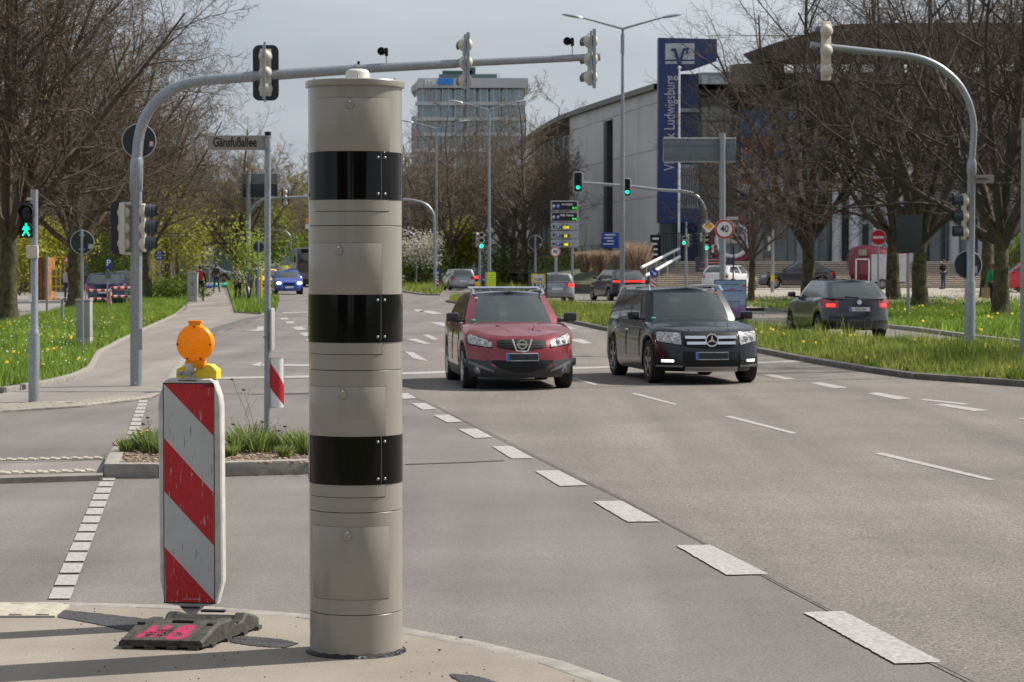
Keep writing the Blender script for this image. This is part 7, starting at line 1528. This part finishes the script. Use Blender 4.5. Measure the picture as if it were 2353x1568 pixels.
t = van('yellow ambulance with roof lights approaching down the street', 662, 232, R(8), pbr('ambulance yellow', (.72, .68, .05), .4, coat=.5), 5.8, 2.05, 2.75, 'ambulance', True)
m = M(); m.rbox((0, -1.2, 2.83), (1.7, .35, .16), .05); m.build('light_bar', m_blue, t); m = M(); m.box((0, -1.52, 2.55), (1.2, .04, .22)); m.build('red_strip', pbr('orange red strip', (.8, .15, .03), .4), t)
# bus
def bus():
    Y = 190; p = PP(718, 605, Y); t = thing('bus', 'city bus with lit headlamp half hidden by the grey column', 'bus', (p.x, Y, 0), R(8)); m = M(); m.rbox((0, 6, 1.65), (2.5, 12, 2.9), .12); m.build('body', pbr('bus grey beige', (.20, .19, .17), .4, coat=.4), t)
    m = M(); m.rbox((0, -.0, 1.95), (2.3, .06, 1.5), .02); m.build('windscreen', m_gl, t); m = M(); m.rbox((0, -.02, 2.88), (1.8, .06, .3), .02); d = m.build('destination_display', m_black, t)
    text('421', .24, pbr('led orange', (.8, .1, .02), .4, emit=(1, .2, .03), es=1.5), d, (.1, -.06, 2.88))
    for s in (-1, 1):
        m = M(); m.sphere((s*.98, -.02, .75), .13, 10, 0, (1.2, .5, .8)); m.build('headlight', m_lampon, t)
        for y in (2.2, 9): wheel_parts(t, s*1.1, y, .48, .28, s)
        for i in range(5): m = M(); m.rbox((s*1.255, 1.6+i*2.2, 2.0), (.02, 2.0, 1.1), .008); m.build('side_window', m_gl, t)
        m = M(); m.rbox((s*1.4, -.15, 2.2), (.12, .15, .5), .03); m.build('mirror', m_black, t)
    m = M(); m.rbox((0, -.02, .45), (2.4, .1, .4), .03); m.build('bumper', m_trim, t)
bus()
# dark red kiosk trailer
def trailer():
    Y = 142; s = FPX/Y; p = PP(1955, 605, Y); t = thing('kiosk_trailer', 'dark red round topped kiosk trailer with a white side flap in front of the steps', 'trailer', (p.x, Y, .36)); X = lambda x: (x-1955)/s; Z = lambda y: CH+(605-y)/s-.36
    top = [(0, 627), (0, 592), (3, 580), (10, 571), (22, 565), (38, 563), (55, 565), (75, 569), (95, 574), (118, 580), (130, 582)]; pr = [(X(1955+a), Z(b)) for a, b in top]; pr = [(X(1962), Z(651))]+pr+[(X(2085), Z(651))]
    bm = bmesh.new(); vs = [bm.verts.new((x, 0, z)) for x, z in pr]; f = bm.faces.new(vs); r = bmesh.ops.extrude_face_region(bm, geom=[f]); bmesh.ops.translate(bm, vec=(0, 2.1, 0), verts=[v for v in r['geom'] if isinstance(v, bmesh.types.BMVert)]); bmesh.ops.recalc_face_normals(bm, faces=bm.faces)
    bmesh.ops.bevel(bm, geom=bm.edges[:], offset=.10, segments=3, affect='EDGES', clamp_overlap=True); me = bpy.data.meshes.new('body'); bm.to_mesh(me); bm.free(); me.materials.append(pbr('dark red gloss', (.16, .012, .03), .3, coat=.5)); b = link(bpy.data.objects.new('body', me)); b.parent = t
    for q in me.polygons: q.use_smooth = True
    m = M(); m.rbox((X(2042), -.04, (Z(585)+Z(648))/2), (X(2086)-X(2006), .06, Z(585)-Z(648)), .015); m.build('side_flap', pbr('flap grey white', (.50, .52, .56), .5), t)
    m = M(); cx, cz = X(1982), Z(622)
    for dx, dz, a, c in ((-.32, 0, .07, 1.4), (.32, 0, .07, 1.4), (0, .67, .71, .07), (0, -.67, .71, .07)): m.box((cx+dx*1.2, -.02, cz+dz), (a*1.1, .05, c))
    m.build('door_frame', m_white, t); m = M(); m.rbox((X(1982), -.01, Z(580)), (.55, .04, .42), .08); m.build('oval_window', pbr('pale window', (.3, .24, .18), .4), t)
    for x in (2027, 2052): wheel_parts(t, X(x), -.05, .3, .2, -1, 8); 
    for o in [c for c in kids(t) if c.name.startswith('wheel')]: o.rotation_euler.z = R(90); o.location.z = .30
    m = M(); m.box((X(1945), .8, .35), (1.2, .1, .1)); m.box((X(1975), .8, .12), (.08, .08, .5)); m.build('drawbar', m_trim, t)
trailer()
# ================================================================ PEOPLE
m_skin = pbr('skin', (.45, .27, .19), .6, var=.06); m_hair = pbr('dark hair', (.03, .02, .015), .7, var=.3, scale=40)
def skin(name, pts, edges, radii, mat, parent, root=0, sub=1):
    me = bpy.data.meshes.new(name); me.from_pydata([tuple(p) for p in pts], edges, []); o = bpy.data.objects.new(name, me); S.collection.objects.link(o); md = o.modifiers.new('s', 'SKIN'); 
    if not me.skin_vertices: me.attributes
    for i, r in enumerate(radii): v = me.skin_vertices[0].data[i]; v.radius = (r, r) if not isinstance(r, tuple) else r; v.use_root = (i == root)
    md.use_smooth_shade = True; s2 = o.modifiers.new('u', 'SUBSURF'); s2.levels = sub; s2.render_levels = sub
    bpy.context.view_layer.update(); nm = bpy.data.meshes.new_from_object(o.evaluated_get(bpy.context.evaluated_depsgraph_get())); bpy.data.objects.remove(o); nm.materials.clear(); nm.materials.append(mat); nm.name = name
    for p in nm.polygons: p.use_smooth = True
    q = link(bpy.data.objects.new(name, nm)); q.parent = parent; return q
def person(label, x, Y, z0, rz, H, top, trousers, shoe, pose='walk', hairc=None, arms=None, back=None):
    """faces local -Y"""
    p = PP(x, 605, Y); t = thing('person', label, 'person', (p.x, Y, z0), rz); k = H/1.75
    st = {'walk': (.20, -.18), 'stand': (.03, -.02)}[pose]; A = arms or [(-.26, .02, 1.12, -.28, -.06, .88), (.26, .04, 1.12, .28, -.02, .88)]
    J = dict(pel=(0, 0, .95), wa=(0, -.01, 1.12), ch=(0, -.01, 1.32), nk=(0, -.01, 1.50), hd=(0, -.02, 1.60), ht=(0, -.01, 1.70), lh=(-.09, 0, .90), rh=(.09, 0, .90), lk=(-.10, -st[0]*.6, .50), rk=(.10, -st[1]*.35-.02, .50), la=(-.10, -st[0], .09), ra=(.10, -st[1], .11), lt=(-.11, -st[0]-.17, .035), rt=(.11, -st[1]-.16, .04), ls=(-.18, 0, 1.42), rs=(.18, 0, 1.42))
    (ax, ay, az, bx, by, bz), (cx_, cy_, cz_, dx, dy, dz) = A
    J.update(le=(ax, ay, az), lw=(bx, by, bz), re=(cx_, cy_, cz_), rw=(dx, dy, dz)); hl = Vector((bx, by, bz))-Vector((ax, ay, az)); hl.normalize(); J['lp'] = tuple(Vector(J['lw'])+hl*.08); hr = Vector(J['rw'])-Vector(J['re']); hr.normalize(); J['rp'] = tuple(Vector(J['rw'])+hr*.08)
    order = ['pel', 'wa', 'ch', 'nk', 'hd', 'ht', 'lh', 'lk', 'la', 'lt', 'rh', 'rk', 'ra', 'rt', 'ls', 'le', 'lw', 'lp', 'rs', 're', 'rw', 'rp']
    rad = dict(pel=.12, wa=.11, ch=.13, nk=.052, hd=.085, ht=.075, lh=.085, lk=.058, la=.038, lt=.03, rh=.085, rk=.058, ra=.038, rt=.03, ls=.055, le=.04, lw=.028, lp=.028, rs=.055, re=.04, rw=.028, rp=.028)
    E = [('pel', 'wa'), ('wa', 'ch'), ('ch', 'nk'), ('nk', 'hd'), ('hd', 'ht'), ('pel', 'lh'), ('lh', 'lk'), ('lk', 'la'), ('la', 'lt'), ('pel', 'rh'), ('rh', 'rk'), ('rk', 'ra'), ('ra', 'rt'), ('ch', 'ls'), ('ls', 'le'), ('le', 'lw'), ('lw', 'lp'), ('ch', 'rs'), ('rs', 're'), ('re', 'rw'), ('rw', 'rp')]
    pts = [Vector(J[o])*k for o in order]; ix = {o: i for i, o in enumerate(order)}; nose = len(pts); E2 = [(ix[a], ix[b]) for a, b in E]; R_ = [rad[o]*k for o in order]
    # fingers and thumb
    for s, pm, hv in (('l', 'lp', hl), ('r', 'rp', hr)):
        base = Vector(J[pm]); sidev = hv.cross(Vector((1, 0, 0))).normalized()
        for f in range(4):
            a = base+sidev*(.012*(f-1.5)); b = a+hv*(.035+.006*(1-abs(f-1.4))); c = b+hv*.025+Vector((0, -.008, 0)); i = len(pts); pts += [b*k, c*k]; R_ += [.009*k, .008*k]; E2 += [(ix[pm], i), (i, i+1)]
        a = Vector(J[s+'w'])+hv*.04; b = a+sidev*.035+hv*.02; i = len(pts); pts += [b*k]; R_ += [.010*k]; E2 += [(ix[pm], i)]
    body = skin('body', pts, E2, R_, m_skin, t)
    def cl(names, edges, add, mat, nm, over={}):
        ii = {o: i for i, o in enumerate(names)}; return skin(nm, [Vector(J[o])*k for o in names], [(ii[a], ii[b]) for a, b in edges], [over.get(o, rad[o]+add)*k for o in names], mat, t)
    cl(['pel', 'wa', 'ch', 'nk', 'ls', 'le', 'lw', 'rs', 're', 'rw'], [('pel', 'wa'), ('wa', 'ch'), ('ch', 'nk'), ('ch', 'ls'), ('ls', 'le'), ('le', 'lw'), ('ch', 'rs'), ('rs', 're'), ('re', 'rw')], .022, top, 'jacket', {'nk': .062, 'pel': .15, 'lw': .042, 'rw': .042})
    cl(['pel', 'lh', 'lk', 'la', 'rh', 'rk', 'ra'], [('pel', 'lh'), ('lh', 'lk'), ('lk', 'la'), ('pel', 'rh'), ('rh', 'rk'), ('rk', 'ra')], .014, trousers, 'trousers', {'la': .055, 'ra': .055})
    for s in 'lr': a, b = Vector(J[s+'a'])*k, Vector(J[s+'t'])*k; m = M(); m.tube([a+Vector((0, .05, -.04)), a+Vector((0, 0, -.03)), b], [.045, .05, .035], 8); m.build('shoe', shoe, t)
    m = M(); h = Vector((0, -.005, 1.665))*k; m.sphere(h, .098*k, 14, 0, (.92, 1.02, .95), (-.2, math.pi/2)); m.sphere(h+Vector((0, .035, -.03)), .088*k, 12, 0, (.95, .8, 1)); m.build('hair', hairc or m_hair, t)
    m = M(); m.sphere(Vector((0, -.105, 1.615))*k, .016*k, 8, 0, (.8, 1, 1.4)); m.build('nose', m_skin, t)
    for s in (-1, 1): m = M(); m.sphere(Vector((s*.032, -.092, 1.645))*k, .009*k, 6); m.build('eye', m_black, t); m = M(); m.sphere(Vector((s*.09, -.01, 1.63))*k, .022*k, 8, 0, (.4, .8, 1.2)); m.build('ear', m_skin, t)
    m = M(); m.box(Vector((0, -.098, 1.575))*k, (.045, .008, .010)); m.build('mouth', pbr('lips', (.3, .1, .08), .6), t)
    if back: m = M(); m.rbox(Vector((0, .20, 1.25))*k, (.30, .18, .45), .06); m.build('backpack', back, t)
    return t
m_jeans = pbr('blue jeans', (.04, .06, .12), .8); m_blackc = pbr('black cloth', (.012, .012, .014), .85); m_plaid = pbr('black white plaid', (.015, .015, .018), .8, var=.0)
# plaid: checker mix
nn = m_plaid.node_tree.nodes; ll = m_plaid.node_tree.links; ck = nn.new('ShaderNodeTexChecker'); ck.inputs['Scale'].default_value = 11; ck.inputs['Color1'].default_value = (.5, .5, .5, 1); ck.inputs['Color2'].default_value = (.015, .015, .018, 1); tt = nn.new('ShaderNodeTexCoord'); ll.new(tt.outputs['Object'], ck.inputs[0]); ll.new(ck.outputs[0], nn['Principled BSDF'].inputs['Base Color'])
P1 = person('person in a black and white plaid shirt walking by the path verge', 546, 108, .04, R(14), 1.78, m_plaid, m_blackc, m_blackc, 'walk', pbr('short brown hair', (.12, .06, .04), .8))
m = M(); m.sphere((0, 0, 0), .2, 12, 0, (.7, .5, 1.2)); m.tube([(0, 0, .2), (-.03, 0, .34)], .012, 5); bag = m.build('carrier_bag', m_white, None); bag.location = P1.location+Vector((.40, .05, .62)); tag(bag, 'white carrier bag held by the person in the plaid shirt', 'bag')
person('person with a red backpack walking away beside the grey street cabinet', 460, 118, .04, R(180), 1.75, m_blackc, m_blackc, m_blackc, 'walk', None, None, pbr('red backpack', (.55, .02, .03), .7))
person('person in dark clothes and jeans standing far up the left path', 497, 150, .1, R(160), 1.75, pbr('dark brown coat', (.05, .035, .03), .8), m_jeans, m_blackc, 'walk')
person('person with a pink and white backpack beside the tree trunk in the yard', 154, 116, 0, R(175), 1.65, pbr('dark navy top', (.02, .025, .05), .8), m_jeans, m_blackc, 'stand', None, None, pbr('pale pink backpack', (.5, .38, .42), .7))
person('person in a black jacket and jeans standing before the plaza steps', 2168, 144, .33, R(-60), 1.78, m_blackc, m_jeans, m_blackc, 'stand', None, [(-.24, -.1, 1.15, -.10, -.26, 1.18), (.26, -.12, 1.18, .06, -.18, 1.55)])
P2 = person('person in a bright green jacket half hidden behind a tree trunk carrying a paper bag', 2283, 96, .12, R(190), 1.76, pbr('bright green jacket', (.01, .28, .11), .7), m_blackc, m_blackc, 'walk', pbr('auburn hair', (.15, .06, .03), .8))
m = M(); m.add([(-.16, -.07, 0), (.16, -.07, 0), (.16, .07, 0), (-.16, .07, 0), (-.16, -.07, .42), (.16, -.07, .42), (.16, .07, .42), (-.16, .07, .42)], [(0, 1, 2, 3), (0, 4, 5, 1), (1, 5, 6, 2), (2, 6, 7, 3), (3, 7, 4, 0)]); m.tube([(-.06, -.07, .42), (-.05, -.06, .52), (.05, -.06, .52), (.06, -.07, .42)], .008, 5)
bag = m.build('paper_bag', pbr('kraft paper', (.40, .26, .16), .8), None, smooth=0); bag.location = P2.location+Vector((-.32, -.05, .38)); tag(bag, 'brown paper bag carried beside the tree trunk at the right', 'bag')
# turquoise heap on the path
m = M(); r = random.Random(4)
for i in range(6): m.sphere((r.uniform(-.5, .5), r.uniform(-.2, .2), .12), r.uniform(.2, .3), 10, 0, (1.4, 1, .8))
o = m.build('sheet_bundle', pbr('turquoise sheet', (.06, .50, .38), .6), None); o.location = G(505, 660, .04); o.location.z = .04; tag(o, 'turquoise plastic sheet bundle lying on the far path', 'bundle')
m = M(); m.sphere((0, 0, .1), .25, 10, 0, (1.5, 1, .6)); o = m.build('sheet_bundle', m_blue, None); o.location = G(490, 662, .04)+Vector((-.35, 0, 0)); o.location.z = .04; tag(o, 'dark blue bundle at the left end of the turquoise sheet', 'bundle')
# ---------------- behind the camera: what the glossy bands and cars reflect
for i, (x, y, k) in enumerate([(-16, -18, 'nearA'), (-4, -24, 'nearB'), (8, -20, 'nearA'), (20, -26, 'nearB'), (-28, -22, 'mid')]):
    o = dup(TREES[k][0]); o.location = (x, y, 0); o.rotation_euler.z = i; tag(o, ['bare tree behind the viewer, far left', 'bare tree behind the viewer, left of centre', 'bare tree behind the viewer, right of centre', 'bare tree behind the viewer, far right', 'bare tree behind the viewer at the left corner'][i], 'tree', 'bare trees behind the viewer')
for x, w_, h_, mt, lab in ((-30, 26, 9, pbr('dark brick', (.08, .05, .04), .9), 'dark brick house behind the viewer at the left'), (14, 30, 8, pbr('green grey render', (.08, .09, .07), .9), 'dull green grey house behind the viewer at the right')):
    t = thing('house', lab, 'building', (x, -46, 0)); m = M(); m.box((0, 0, h_/2), (w_, 10, h_)); m.build('wall', mt, t); m = M(); m.prism([(-5.6, h_), (5.6, h_), (0, h_+4)], -w_/2-.4, w_/2+.4, plane='YZ'); m.build('roof', pbr('roof tiles', (.09, .04, .03), .9), t)
    for i in range(6):
        for j in range(2): m = M(); m.box((-w_/2+w_*(i+.5)/6, 5.02, 2+j*3.4), (1.5, .1, 1.6)); m.build('window', m_glassd, t)
